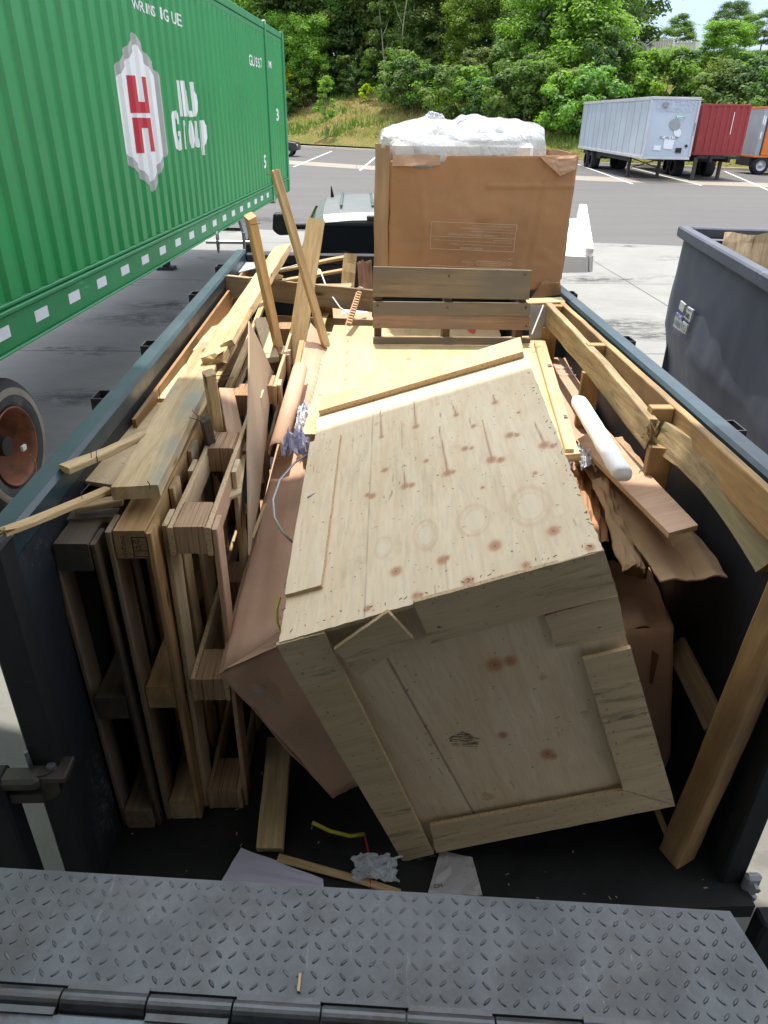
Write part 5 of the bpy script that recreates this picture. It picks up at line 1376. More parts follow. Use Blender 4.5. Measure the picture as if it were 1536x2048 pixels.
kpatch('bottom_cleat', [(860, 1652), (1247, 1581), (1351, 1612), (872, 1706)], -.0045, .012, ply_x)
kpatch('top_cleat', [(826, 1206), (1208, 1101), (1236, 1190), (862, 1288)], -.003, .012, ply_x)
kpatch('cleat_scrap', [(1090, 1232), (1236, 1192), (1252, 1268), (1112, 1298)], .0075, .012, ply_x)
q1 = kpatch('loose_scrap', [(668, 1300), (776, 1224), (826, 1279), (720, 1352)], -.020, .012, ply_x)
# cleats on the top
def tpatch(name, quad, z0, t, mat, par=crate):
    q = [ktop(px, py, z0) for px, py in quad]
    return panel(name, [V((p.x, p.y, z0)) for p in (q[0], q[1], q[2], q[3])], (0, 0, 1), t, mat, KF, par, None, None, .002)
cl = tpatch('side_cleat', [(569, 1190), (642, 1170), (681, 868), (620, 884)], .0125, .012, ply)
tpatch('rear_cleat', [(636, 822), (1046, 703), (1040, 674), (641, 797)], .024, .022, ply_yellow)
# staples and splinters
m = MB(); rg = random.Random(8)
for (px, py) in ((1305, 1590), (1318, 1598), (1330, 1592), (845, 1700), (855, 1706), (830, 1712)):
    p = kfront(px, py, -.010); p = KF @ p; m.tube([p, p + V((.01, -.004, -.012)), p + V((rg.uniform(.02, .035), -.004, -rg.uniform(.005, .018)))], .0009, 4)
m.build('bent_staples', steel, crate)
m = MB(); p = KF @ ktop(615, 995, .014); m.tube([p, p + V((.02, .01, .006)), p + V((.045, .02, .012))], .004, 6); m.tube([p + V((.01, 0, 0)), p + V((.04, -.002, .004)), p + V((.065, .004, .004))], .003, 6); m.build('latch_clip', steel, crate)

# ---- second crate behind, lying level
Z2 = 1.60
c2 = empty('plywood_crate', P(800, 750, z=.9), 'sunlit yellow plywood crate lying level behind the big tipped crate', 'crate')
def q2(px, py, z=Z2): return P(px, py, z=z)
pa, pb, pc, pd = q2(605, 868), q2(1075, 870), q2(998, 660), q2(668, 650)
C2F = frame(pa, pb - pa, (0, 0, 1)); C2I = C2F.inverted()
red_m = plain('red_crayon', (.60, .10, .05), .7)
l2 = [C2I @ v for v in (pa, pb, pc, pd)]
kk = [(C2I @ q2(px, py), r) for px, py, r in ((912, 738, 9), (640, 790, 6), (730, 775, 6), (817, 718, 6))]
panel('top_panel', [V((v.x, v.y, 0)) for v in l2], (0, 0, 1), .012, ply_yellow, C2F, c2, knotfield([(v.x, v.y, r / 1430 * 2.6) for v, r in kk], [], [((C2I @ q2(695, 700)).x, 0, 2.2)], []), .009, .003)
def sketch_quad(name, quad, z, mat, par):
    vs = [q2(*p, z=z) for p in quad]; return mesh(name, vs, [tuple(range(len(vs)))], mat, par)
sketch_quad('crayon_mark', [(932, 655), (945, 654), (953, 660), (948, 668), (938, 664)], Z2 + .002, red_m, c2)
sketch_quad('crayon_mark', [(858, 654), (874, 655), (870, 658), (860, 658)], Z2 + .002, red_m, c2)
m = MB(); m.prism([q2(603, 872, Z2 - .014), q2(628, 872, Z2 - .014), q2(700, 651, Z2 - .014), q2(668, 651, Z2 - .014)], (0, 0, -.55)); fixn(m.build('side_panel', ply_x, c2))
m = MB(); m.box((.02, .55, -.62), (l2[1].x - .12, l2[2].y, -.02), M=C2F); m.build('body', ply_x, c2)
tp = kpatch
# right-hand boards of the second crate with steel latches
m2 = panel('side_board', [C2I @ q2(1046, 700), C2I @ q2(1086, 675), C2I @ q2(1157, 908), C2I @ q2(1121, 911)][::1] if False else [V(((C2I @ q2(px, py)).x, (C2I @ q2(px, py)).y, .010)) for px, py in ((1080, 913), (1157, 908), (1086, 674), (1004, 677))], (0, 0, 1), .040, ply_yellow, C2F, c2, None, None, .002)
for px, py in ((1097, 732), (1127, 834)):
    c_ = q2(px, py, Z2 + .014); m = MB(); fr_ = frame(c_, V((1, .05, 0)), V((0, 0, 1))); m.box((-.018, -.008, 0), (.018, .008, .004), M=fr_, c=.001); m.tube([fr_ @ V((-.012, 0, .005)), fr_ @ V((0, 0, .010)), fr_ @ V((.014, 0, .005))], .0025, 6); m.build('latch', galv, c2)
e_ = [q2(1046, 702, Z2 + .018), q2(1078, 690, Z2 + .018)]
board('edge_batten', [q2(1139, 903, Z2 + .021), q2(1074, 686, Z2 + .021)], .032, .020, (0, 0, 1), pine_pale, c2)
m = MB(); rg = random.Random(4)
for k in range(26):
    t = k / 25; p = q2(668, 650).lerp(q2(998, 660), t) + V((0, .0, 0)); m.tube([p + V((0, -.004, 0)), p + V((rg.uniform(-.004, .004), .004, .012)), p + V((rg.uniform(-.01, .01), .010, .022))], .0011, 4)
    p = q2(668, 650).lerp(q2(605, 868), t); m.tube([p, p + V((-.006, rg.uniform(-.004, .004), .008)), p + V((-.016, rg.uniform(-.01, .01), .014))], .0010, 4)
m.build('edge_staples', steel, c2)

# ================================================================ pallets standing on edge on the left
def stand_pallet(name, x0, x1, y0, y1, z0, z1, wm, label, lean=0.0, slats=5, sw=.10, str_h=.09, group=None, rear_first=True, block=False, colr=None):
    """pallet on its side: three stringers along the trailer, upright deck boards on both faces"""
    root = empty(name, ((x0 + x1) / 2, (y0 + y1) / 2, z0), label, 'pallet', group)
    rg = random.Random(int(x0 * 1000)); t = .018
    def X(x, z): return x + lean * (z - z0)
    for zc in (z1 - str_h / 2, (z0 + z1) / 2 - .02, z0 + str_h / 2 + .005):
        if block:
            for yy in (y0, (y0 + y1) / 2 - .05, y1 - .10):
                xc = X((x0 + x1) / 2, zc); board('block', [(xc, yy, zc), (xc, yy + .15, zc)], x1 - x0 - 2 * t, str_h, (0, 0, 1), colr or lam, root, edge=None, step=.05)
        else:
            xc = X((x0 + x1) / 2, zc); board('stringer', [(xc, y0 + rg.uniform(0, .01), zc), (xc, y1, zc)], x1 - x0 - 2 * t - .004, str_h, (0, 0, 1), rg.choice(wm), root)
    for side, xx in ((-1, x0 + t / 2), (1, x1 - t / 2)):
        if block:
            for zc in (z1 - .05, (z0 + z1) / 2 - .02, z0 + .05):
                board('runner', [(X(xx, zc), y0, zc), (X(xx, zc), y1, zc)], .095, t - .002, (1, 0, 0), rg.choice(wm), root, edge=ply_edge_r)
        n = slats
        for k in range(n):
            yy = y0 + sw / 2 + .004 + (y1 - y0 - sw - .01) * k / (n - 1)
            off = (t if block else 0) * side
            w_ = sw * rg.uniform(.85, 1.05)
            board('deck_board', [(X(xx + off, z0), yy, z0 + rg.uniform(.002, .01)), (X(xx + off, z1), yy + rg.uniform(-.01, .01), z1 - .002 - rg.uniform(0, .01))], w_, t - .002, (1, 0, 0), rg.choice(wm), root)
    return root
pl1 = stand_pallet('wooden_pallet', -.835, -.700, 1.70, 2.80, ZF, 1.66, [wood_dark, wood_old, wood_dark], 'dark weathered pallet standing on edge against the left wall', lean=-.02)
pl2 = stand_pallet('wooden_pallet', -.690, -.560, 1.73, 2.95, ZF, 1.685, [pine_grey, pine_orange, wood_old], 'yellowed pallet on edge with an ink stamp on its top rear block', lean=-.01)
# ink stamp on its rear block
sf = frame(V((-.622, 1.726, 1.64)), V((1, 0, 0)), V((0, -1, 0)))
m = MB()
for lo, hi in (((-.004, -.036, 0), (-.001, .030, .0006)), ((.037, -.036, 0), (.040, .030, .0006)), ((-.001, .027, 0), (.037, .030, .0006)), ((-.001, -.036, 0), (.037, -.033, .0006)), ((-.001, -.016, 0), (.037, -.014, .0006))): m.box(lo, hi, M=sf @ Matrix.Translation((-.004, 0, .0012)))
st_ = m.build('stamp_frame', black_ink, pl2)
text('stamp_letters', 'KF\nHT', .020, sf @ Matrix.Translation((.006, .005, .003)), black_ink, st_)
text('stamp_letters', 'F10VZ20H2', .016, sf @ Matrix.Translation((-.030, -.004, .003)) @ Matrix.Rotation(PI / 2, 4, 'Z'), black_ink, st_)
pl3 = stand_pallet('wooden_pallet', -.545, -.420, 1.78, 2.98, ZF, 1.67, [ply_x, ply_pink, ply_x], 'block pallet with layered plywood blocks leaning beside the stamped pallet', lean=.0, block=True, slats=4)
pl4 = stand_pallet('wooden_pallet', -.50, -.37, 3.15, 4.25, ZF + .1, 1.62, [ply_pink, pine, ply_x], 'far plywood block pallet standing behind the grey hardboard sheet', lean=.0, block=True, slats=3)

# ---- long plywood boards lying in the left channel
def flat(name, quad, zs, t, mat, label, cat='plywood board', jit=.002, disp=None, nx=10, ny=24, edge=ply_edge_r, seed=2):
    if not isinstance(zs, (list, tuple)): zs = [zs] * 4
    q = [P(px, py, z=z) for (px, py), z in zip(quad, zs)]
    o = sheet(name, q[0], q[1], q[2], q[3], nx, ny, t, mat, jit=jit, disp=disp, edge=edge, seed=seed); return lbl(o, label, cat)
flat('plywood_strip', [(146, 958), (240, 972), (400, 785), (268, 800)], [1.70, 1.70, 1.66, 1.66], .014, ply_yellow, 'lower piece of the worn plywood strip in the left channel, near the split scrap')
o = flat('plywood_strip', [(283, 797), (372, 797), (448, 712), (392, 711)], [1.68, 1.68, 1.66, 1.66], .014, ply_x, 'upper sunlit piece of the plywood strip in the left channel')
nails(o, [P(285, 797, z=1.68), P(320, 797, z=1.68)], L=.05)
o = flat('plywood_strip', [(400, 686), (452, 690), (520, 590), (470, 588)], [1.66, 1.66, 1.55, 1.55], .016, wood('peach_ply', (.62, .40, .22), (.52, .31, .16)), 'peach coloured board beside the splintered beam, by the left rail')
board_ = board
o = board('short_board', [P(128, 1037, z=1.655), P(238, 1030, z=1.655)], .05, .026, (0, 0, 1), wood_old); lbl(o, 'short dark board end on top of the left-most pallet', 'board')
o = board('short_board', [P(150, 1016, z=1.690), P(246, 1000, z=1.70)], .045, .018, (0, 0, 1), pine_grey); lbl(o, 'thin board end just under the long splinter, by the beam', 'board')
# split scraps
o = board('split_scrap', [P(128, 940, z=1.80), P(168, 922, z=1.80), P(212, 905, z=1.79), P(285, 872, z=1.77)], .042, .022, (0, -.2, 1), pine_pale, jag=(.0, .012), taper=.6, rough=.003); lbl(o, 'short pale split scrap resting across the left rail', 'wood scrap')
nails(o, [P(185, 925, z=1.79), P(195, 922, z=1.79)], L=.03, bend=.8)
o = board('splinter', [P(24, 1058, z=1.83), P(90, 1034, z=1.80), P(150, 1008, z=1.77), P(214, 980, z=1.745)], .030, .018, (0, -.3, 1), pine, jag=(.05, .01), rough=.003); lbl(o, 'long ragged splinter poking out over the rear end of the left rail', 'wood scrap')
nails(o, [P(165, 1000, z=1.77)], L=.035, bend=1.)
# ---- heavy beams
bA = board('timber_beam', [P(271, 985, z=1.755), P(428, 692, z=1.755)], .135, .042, (-.05, 0, 1), pine_grey, jag=(0, .02), rough=.0025); lbl(bA, 'thick worn beam lying along the tops of the left pallets, square cut end towards us', 'beam')
nails(bA, [P(300, 975, z=1.78)], L=.02)
bB = board('timber_beam', [P(430, 716, z=1.80), P(470, 645, z=1.83), P(566, 497, z=1.93)], .110, .045, (-.25, -.1, 1), pine_pale, jag=(.045, .004), rough=.004, step=.03); lbl(bB, 'splintered beam with a rounded dark end rising towards the truck', 'beam')
bC = board('broken_beam', [P(455, 690, z=1.84), P(505, 600, z=1.85)], .060, .03, (-.5, -.2, 1), pine_pale, jag=(.008, .015), rough=.004); lbl(bC, 'short broken piece of beam lying on the splintered one', 'beam')
# ---- upright sticks
def stick(name, p0, z0, p1, y1, wd, t, up, mat, label, **k):
    a = P(*p0, z=z0); b = P(*p1, y=y1); return lbl(board(name, [a, b], wd, t, up, mat, **k), label, 'stick')
s1 = stick('wood_stick', (565, 730), 1.50, (500, 432), 3.35, .042, .042, (.6, -1, .1), pine, 'square orange-edged stick leaning up left of the taller one')
nails(s1, [P(503, 450, y=3.33)], d=(1, 0, .2), L=.035)
s2_ = stick('wood_stick', (652, 692), 1.60, (550, 343), 3.9, .040, .036, (.6, -1, .1), pine_pale, 'tallest pale stick leaning up in front of the truck mirror', jag=(0, .012))
nails(s2_, [P(548, 352, y=3.88)], d=(-1, 0, .2), L=.04)
pk = board('plank', [P(588, 730, z=1.45), P(632, 440, y=4.35)], .100, .038, (.15, -1, .35), pine_pale); lbl(pk, 'wide pale plank standing up behind the crossed sticks', 'plank')
o = board('lath', [P(560, 905, z=1.40), P(612, 640, z=1.62)], .03, .016, (0, -.3, 1), pine); lbl(o, 'left of two thin laths beside the brown carton', 'lath')
o = board('lath', [P(572, 880, z=1.42), P(652, 628, z=1.60)], .032, .018, (0, -.3, 1), pine_pale); lbl(o, 'right of two thin laths, lying against the brown carton', 'lath')
o = board('lath', [P(446, 805, z=1.62), P(498, 680, z=1.62), P(530, 600, z=1.66)], .03, .03, (0, 0, 1), pine_pale); lbl(o, 'yellow square lath between the beam and the hardboard sheet', 'lath')
o = board('lath', [P(452, 830, z=1.55), P(520, 668, z=1.58)], .03, .018, (-.6, 0, 1), pine_grey); lbl(o, 'grey lath just right of the yellow square one', 'lath')
# stakes on the left
o = board('stake', [P(448, 950, z=1.42), P(418, 745, y=2.42)], .040, .034, (.5, -1, .3), pine_pale); lbl(o, 'pale stake with nails standing between the left pallets', 'stake')
nails(o, [P(428, 752, y=2.4), P(432, 760, y=2.4)], d=(1, 0, .1), L=.05)
o = board('stake', [P(440, 968, z=1.40), P(410, 838, y=2.28)], .036, .02, (.7, -1, .2), wood_dark); lbl(o, 'short dark stake just left of the pale one', 'stake')
nails(o, [P(408, 846, y=2.26), P(412, 838, y=2.26)], d=(-1, 0, .5), L=.05)
# ---- hardboard sheet on edge, cardboard roll, torn dark card
def vsheet(name, pts, x0, x1, t, mat, label, cat, edge=None):
    """upright sheet: outline points lie on a steep plane through x0 (low) .. x1"""
    vs = [P(px, py, x=xx) for px, py, xx in pts]; n = (vs[1] - vs[0]).cross(vs[2] - vs[0]).normalized()
    m = MB(); m.prism(vs, n * t, 0, 1 if edge else None); o = m.build(name, [mat, edge] if edge else mat); fixn(o); return lbl(o, label, cat)
vsheet('hardboard_sheet', [(499, 642, -.44), (527, 700, -.43), (546, 745, -.42), (530, 900, -.385), (519, 1000, -.37), (500, 1110, -.355), (496, 900, -.39), (499, 750, -.42)], 0, 0, .006, card_grey, 'pointed grey-brown hardboard sheet standing on edge beside the brown carton', 'sheet')
m = MB(); pa_ = P(600, 738, z=1.62); pb_ = P(556, 905, z=1.52); fr_ = frame(pa_, pb_ - pa_, (0, 0, 1)); L_ = (pb_ - pa_).length
vs = []; n = 16
for k in range(n + 1):
    t = PI * (-.1 + 1.2 * k / n); vs += [fr_ @ V((0, .036 * math.cos(t), .036 * math.sin(t))), fr_ @ V((L_, .04 * math.cos(t), .045 * math.sin(t)))]
for k in range(n + 1):
    t = PI * (-.1 + 1.2 * k / n); vs += [fr_ @ V((0, .031 * math.cos(t), .031 * math.sin(t))), fr_ @ V((L_, .035 * math.cos(t), .04 * math.sin(t)))]
q = 2 * (n + 1); fs = [(2 * k, 2 * k + 1, 2 * k + 3, 2 * k + 2) for k in range(n)] + [(q + 2 * k, q + 2 * k + 2, q + 2 * k + 3, q + 2 * k + 1) for k in range(n)] + [(2 * k, 2 * k + 2, q + 2 * k + 2, q + 2 * k) for k in range(n)] + [(2 * k + 1, q + 2 * k + 1, q + 2 * k + 3, 2 * k + 3) for k in range(n)]
o = fixn(mesh('cardboard_trough', vs, fs, card_pink, smooth=True)); lbl(o, 'folded cardboard channel lying between the hardboard sheet and the laths', 'cardboard')
rg = random.Random(3)
o = board('torn_cardboard', [P(494, 745, z=1.62), P(492, 800, z=1.60), P(490, 860, z=1.58), P(497, 900, z=1.55)], .035, .004, (-1, -.3, .4), wood_dark, jag=(.03, .03), rough=.012, step=.03); lbl(o, 'torn dark cardboard strip along the left edge of the hardboard sheet', 'cardboard')
# small blocks seen past the far pallet
# ---- crossbeam and lying pallet in the middle distance
lp = empty('wooden_pallet', P(600, 600, z=1.2), 'weathered pallet lying across the load in front of the truck', 'pallet')
board('stringer', [P(452, 572, y=4.78), P(748, 602, y=4.45)], .13, .045, (0, -1, .15), wood_old, lp, jag=(.01, .01), rough=.003)
board('stringer', [P(540, 646, z=1.50), P(752, 656, z=1.50)], .10, .04, (0, -1, .3), pine, lp)
board('deck_board', [P(455, 553, y=4.86), P(748, 585, y=4.52)], .05, .018, (0, 0, 1), pine_pale, lp, jag=(.03, .03), rough=.004)
board('deck_board', [P(480, 600, y=4.80), P(494, 650, z=1.38)], .09, .018, (0, -1, .4), pine_orange, lp)
board('deck_board', [P(650, 612, y=4.55), P(656, 660, z=1.38)], .09, .018, (0, -1, .4), pine_orange, lp)
board('block', [P(470, 560, y=4.82), P(490, 563, y=4.80)], .05, .05, (0, 0, 1), pine, lp)
# broken frame just behind
bf = empty('broken_frame', P(650, 560, z=1.2), 'broken pale wooden frame with a thick split board in front of the truck bed', 'frame')
board('slat', [P(560, 541, y=5.25), P(694, 514, y=5.1)], .03, .02, (0, -.5, 1), pine_pale, bf, rough=.003)
board('slat', [P(566, 562, y=5.1), P(690, 540, y=5.0)], .028, .02, (0, -.5, 1), pine_pale, bf, rough=.003)
board('slat', [P(575, 580, y=5.0), P(640, 545, y=5.2)], .05, .02, (0, -.5, 1), pine_pale, bf)
board('split_board', [P(694, 582, y=4.85), P(700, 510, y=4.95)], .085, .035, (.2, -1, .5), pine_grey, bf, jag=(.02, .01), rough=.006)
board('split_board', [P(640, 580, y=4.75), P(700, 578, y=4.75)], .06, .05, (0, -.7, 1), pine_pale, bf, jag=(.02, .02), rough=.006)
# dark torn board and paper near the pallet boards
o = board('torn_board', [P(733, 585, y=4.6), P(728, 530, y=4.7)], .09, .02, (0, -1, .2), wood('bark_brown', (.20, .10, .06), (.08, .04, .025)), jag=(.02, .04), rough=.01); lbl(o, 'dark reddish torn board end beside the big cardboard box', 'board')
o = sheet('torn_cardboard', P(655, 655, z=1.35), P(745, 660, z=1.35), P(745, 600, z=1.42), P(650, 600, z=1.42), 12, 10, .004, card_pale, disp=lambda u, v: .05 * mnoise.noise(V((u * 3, v * 3, 2))), jit=.015); lbl(o, 'crumpled cardboard under the lying pallet stringers', 'cardboard')
o = sheet('paper_scrap', P(683, 630, z=1.46), P(735, 625, z=1.46), P(730, 602, z=1.5), P(690, 605, z=1.5), 10, 8, .001, paper, disp=lambda u, v: .02 * mnoise.noise(V((u * 4, v * 4, 5))), jit=.012); lbl(o, 'small white paper scrap behind the notched edge strip', 'paper')
# notched corrugated edge strip
nf = frame(P(697, 650, z=1.66), P(722, 575, z=1.78) - P(697, 650, z=1.66), (0, -1, .6)); L_ = (P(722, 575, z=1.78) - P(697, 650, z=1.66)).length
ns = empty('notched_strip', nf @ V((0, 0, 0)), 'narrow notched brown edge strip standing by the yellow crate', 'packing strip')
m = MB(); m.box((0, -.016, -.006), (L_, .020, -.002), M=nf); m.build('backing', card, ns)
m = MB(); n = 15
for k in range(n): m.box((L_ * (k + .15) / n, -.014, -.002), (L_ * (k + .6) / n, .012, .012), M=nf)
m.build('teeth', card_pale, ns)
# ---- two boards of a pallet standing in front of the big box
sp_ = empty('wooden_pallet', P(900, 650, z=.9), 'grey weathered pallet standing upright in front of the big cardboard box', 'pallet')
yy = 3.92
def vb(px0, py0, px1, py1, name, mat, w_, jag=(0, 0)):
    a, b = P(px0, py0, y=yy), P(px1, py1, y=yy); return board(name, [a, b], w_, .02, (0, -1, .12), mat, sp_, jag=jag, rough=.002)
hh = lambda y0, y1: (P(900, y0, y=yy) - P(900, y1, y=yy)).length
grey_pl = wood('pallet_grey', (.30, .235, .165), (.18, .13, .09), knots=.8, weather=(.17, .155, .13), wamt=.7)
vb(746, 563, 1060, 570, 'deck_board', grey_pl, hh(537, 596))
vb(746, 616, 1059, 619, 'deck_board', grey_pl, hh(604, 630))
vb(746, 641, 1059, 646, 'deck_board', wood('pallet_pink', (.38, .26, .18), (.25, .15, .1), knots=.6, weather=(.2, .17, .15), wamt=.4), hh(631, 659))
vb(746, 690, 1059, 692, 'deck_board', grey_pl, hh(672, 705))
for px in (757, 897, 1047): board('stringer', [P(px, 545, y=yy + .062), P(px, 545, y=yy + .062) - V((0, 0, .95))], .04, .09, (0, -1, 0), wood_dark, sp_)
for z_ in (545, 570, 592, 612, 640): pass
m = MB(); 
for px, py in ((898, 552), (752, 590), (880, 590), (1050, 549), (1052, 588), (755, 611), (757, 650), (1052, 615), (1052, 652), (895, 615)): p = P(px, py, y=yy - .0105); m.cyl(p, p + V((0, -.003, 0)), .006, 8)
m.build('nail_heads', nail_m, sp_)

# ================================================================ big upright cardboard box with foam and plastic
BY = 4.32
bxr = empty('cardboard_box', P(950, 560, y=BY), 'large upright brown cardboard box with upside-down warnings, tallest thing in the load', 'cardboard box')
def bp(px, py, y=BY): return P(px, py, y=y)
rx0, rx1 = bp(781, 310).x, bp(1157, 308).x
def fdisp(u, v): 
    return (.010 * mnoise.noise(V((u * 3, v * 3, 1))) + .006 * math.exp(-((u - .17 - .03 * math.sin(v * 4)) / .012) ** 2) - .008 * math.exp(-((u - .83 + .05 * (1 - v)) / .014) ** 2)
            + (.010 * math.exp(-((v - .80) / .012) ** 2) if u > .52 else 0) + .004 * mnoise.noise(V((u * 14, v * 14, 6))) - .02 * math.exp(-((u - .5) ** 2 + (v - .52) ** 2) / .0016))
A_, B_, C_, D_ = bp(775, 660), bp(1118, 580), bp(1157, 316), bp(781, 316)
A_ = V((A_.x, BY, B_.z - .02))
nx, ny = 70, 60
vs = []
for side in (0, 1):
    for j in range(ny + 1):
        for i in range(nx + 1):
            u = i / nx; v = j / ny; p = (A_ * (1 - u) + B_ * u) * (1 - v) + (D_ * (1 - u) + C_ * u) * v
            dz = 0
            if v > .93:
                # torn top edge: low on the left, a step up at the middle
                k = (v - .93) / .07; top = (-.012 - .05 * math.exp(-((u - .17) / .09) ** 2) if u < .29 else .012) + .006 * mnoise.noise(V((u * 30, 0, 0)))
                dz = top * k
            if v < .08 and u > .8: dz += -.03 * (1 - v / .08) * mnoise.noise(V((u * 20, 3, 0)))
            vs.append((p.x + .006 * mnoise.noise(V((v * 9, 4, u * 2))) * (1 if i in (0, nx) else 0), BY - fdisp(u, v) + (.006 if side else 0), p.z + dz))
n1 = (nx + 1) * (ny + 1); fs = []
for j in range(ny):
    for i in range(nx): q = j * (nx + 1) + i; fs += [(q, q + 1, q + nx + 2, q + nx + 1), (n1 + q, n1 + q + nx + 1, n1 + q + nx + 2, n1 + q + 1)]
ring = [i for i in range(nx)] + [nx + (nx + 1) * j for j in range(ny)] + [(nx + 1) * ny + i for i in range(nx, 0, -1)] + [(nx + 1) * j for j in range(ny, 0, -1)]
for p, q in zip(ring, ring[1:] + ring[:1]): fs.append((p, n1 + p, n1 + q, q))
fixn(mesh('front_panel', vs, fs, card, bxr, M=Matrix.Translation((A_.x, BY, A_.z)), smooth=True))
# left side panel (narrow sliver), right, rear
LB = bp(751, 294, BY + .55)
zt_ = bp(781, 300).z
def side(name, a, b, zb, zt, dd=.01, seed=0):
    return sheet(name, V((a[0], a[1], zb)), V((b[0], b[1], zb)), V((b[0], b[1], zt)), V((a[0], a[1], zt)), 20, 20, .006, card, bxr, disp=lambda u, v: dd * mnoise.noise(V((u * 3, v * 3, 11 + seed))), jit=.004)
lx = P(751, 400, y=BY + .5).x
side('side_panel', (A_.x - .002, BY + .008), (lx, BY + .5), A_.z, zt_ + .02)
side('side_panel', (C_.x, BY + .008), (C_.x - .04, BY + .5), A_.z + .08, zt_, seed=3)
side('rear_panel', (lx + .01, BY + .505), (C_.x - .045, BY + .505), A_.z, zt_, seed=5)
# bent bottom flap right
o = sheet('torn_flap', bp(1062, 596), bp(1122, 588), bp(1120, 562, BY - .02), bp(1082, 566, BY - .02), 10, 8, .006, card, bxr, disp=lambda u, v: .015 * math.sin(u * 6) * v, jit=.008)
# folded-out top edge strips
sheet('top_crease', bp(784, 332, BY - .014), bp(880, 330, BY - .014), bp(880, 310, BY - .008), bp(786, 311, BY - .006), 14, 4, .004, card_pink, bxr, disp=lambda u, v: .010 * math.sin(PI * u) * (1 - v), jit=.006)
sheet('top_crease', bp(1120, 352, BY - .022), bp(1152, 338, BY - .022), bp(1154, 312, BY - .008), bp(1080, 312, BY - .010), 10, 6, .004, card_pink, bxr, disp=lambda u, v: .008 * mnoise.noise(V((u * 4, v * 4, 2))), jit=.004)
# printing (reads upside down)
PR = Matrix.Rotation(PI, 4, 'Z')
def prn(s, px, py, h, wpx=None, rot=0, name='printed_text'):
    M_ = frame(bp(px, py, BY - .013), V((1, 0, -.035)), V((0, -1, 0))) @ PR
    o = text(name, s, h, M_, print_white, bxr, align='CENTER', ext=.0004)
    if wpx:
        w0 = max(v.co.x for v in o.data.vertices) - min(v.co.x for v in o.data.vertices); w1 = abs(bp(px + wpx, py).x - bp(px, py).x)
        for v in o.data.vertices: v.co.x *= w1 / w0
    return o
prn('\u26a0 WARNING / ADVERTENCIA / AVERTISSEMENT'.replace('\u26a0', '/!\\'), 945, 470, .017, 97)
prn('CAUTION / ATTENTION', 943, 496.5, .016, 45)
prn('USAR LOS MEDIOS DE ELEVACION ADECUADOS', 985, 464.5, .007, 84)
prn('DO NOT LIFT BY STRAPS OR WRAP. FOLLOW ALL HANDLING INSTRUCTIONS', 973, 458, .007, 107)
prn('KEEP UPRIGHT AND DRY. HANDLE WITH CARE AT ALL TIMES', 986, 453, .007, 80)
prn('CARTON MUST BE KEPT UPRIGHT WHEN MOVED', 1006, 481.5, .006, 38)
prn('DO NOT STACK OR CLAMP AT THE SIDES. TWO PERSONS REQUIRED TO LIFT THIS PRODUCT SAFELY FROM THE PALLET', 946, 483, .006, 157)
prn('DO NOT CUT WITH KNIFE. INSPECT FOR DAMAGE BEFORE UNPACKING THE PRODUCT', 961, 490.5, .006, 124)
prn('PRODUCT REFERENCE', 933, 522, .006, 17); prn('MANUFACTURED AND PACKED BY', 936, 525, .006, 28); prn('RECYCLABLE', 940, 528.5, .006, 16)
prn('CORRUGATED BOX', 1021, 518, .006, 10)
def bar(name, p0, p1, th=.0022):
    a, b = bp(*p0, BY - .014), bp(*p1, BY - .014); m = MB(); m.tube([a, b], th / 2, 4); return m
m = MB()
for (p0, p1) in (((863, 443), (1034, 450)), ((1034, 450), (1027, 504)), ((1027, 504), (860, 497)), ((860, 497), (863, 443)), ((863, 472), (1031, 478)), ((954, 522), (1002, 524)), ((1002, 524), (1002, 531)), ((1002, 531), (954, 530)), ((954, 530), (954, 522)), ((858, 531), (1022, 537)), ((858, 531), (857, 540)), ((960, 526), (998, 527))):
    a, b = bp(*p0, BY - .013), bp(*p1, BY - .013); d = (b - a).normalized(); n_ = d.cross(V((0, 1, 0))) * .0011
    m.add([a - n_, a + n_, b + n_, b - n_], [(0, 1, 2, 3)])
for cx in (1009, 1019.5):
    c_ = bp(cx, 528, BY - .013); k = 14
    vs_ = [c_ + V((r * math.cos(2 * PI * i / k), 0, r * math.sin(2 * PI * i / k))) for r in (.010, .0078) for i in range(k)]
    m.add(vs_, [(i, (i + 1) % k, k + (i + 1) % k, k + i) for i in range(k)])
m.build('printed_lines', print_white, bxr)
# foam block and crumpled plastic in the mouth of the box
fo = empty('foam_packing', P(950, 300, y=BY + .2), 'white foam block wrapped in crumpled clear plastic, bulging from the big box', 'packing foam')
zf = bp(950, 300).z
m = MB(); m.box((rx0 + .01, BY + .03, zf - .3), (rx1 - .24, BY + .42, zf + .035), c=.02); m.box((rx0 + .40, BY + .045, zf - .1), (rx1 - .30, BY + .38, zf + .075), c=.03); m.box((rx0 + .05, BY + .052, zf - .1), (rx0 + .34, BY + .40, zf + .06), c=.03); m.build('foam_block', foam, fo)
def plastic():
    q = NT('clear_plastic'); v = q.coord(); n = q.noise(v, 14, 6, .6, 2.0)
    q.set((.84, .88, .94), .12, 0, .7); wv = q.math('ABSOLUTE', q.math('SUBTRACT', n, .5)); q.bump(q.math('ADD', q.math('MULTIPLY', wv, 2.), q.math('MULTIPLY', q.noise(v, 40, 3, .6, 1), .2)), .9, .012)
    tr = q.n('BsdfTransparent'); ms = q.n('MixShader')
    f = q.ramp(q.noise(v, 7, 4), [(.35, B3(.32)), (.65, B3(.78))]); q.l(f, ms.inputs[0]); q.l(tr.outputs[0], ms.inputs[1]); q.l(q.b.outputs[0], ms.inputs[2]); q.l(ms.outputs[0], q.t.nodes['Material Output'].inputs[0])
    return q.m
plast = plastic()
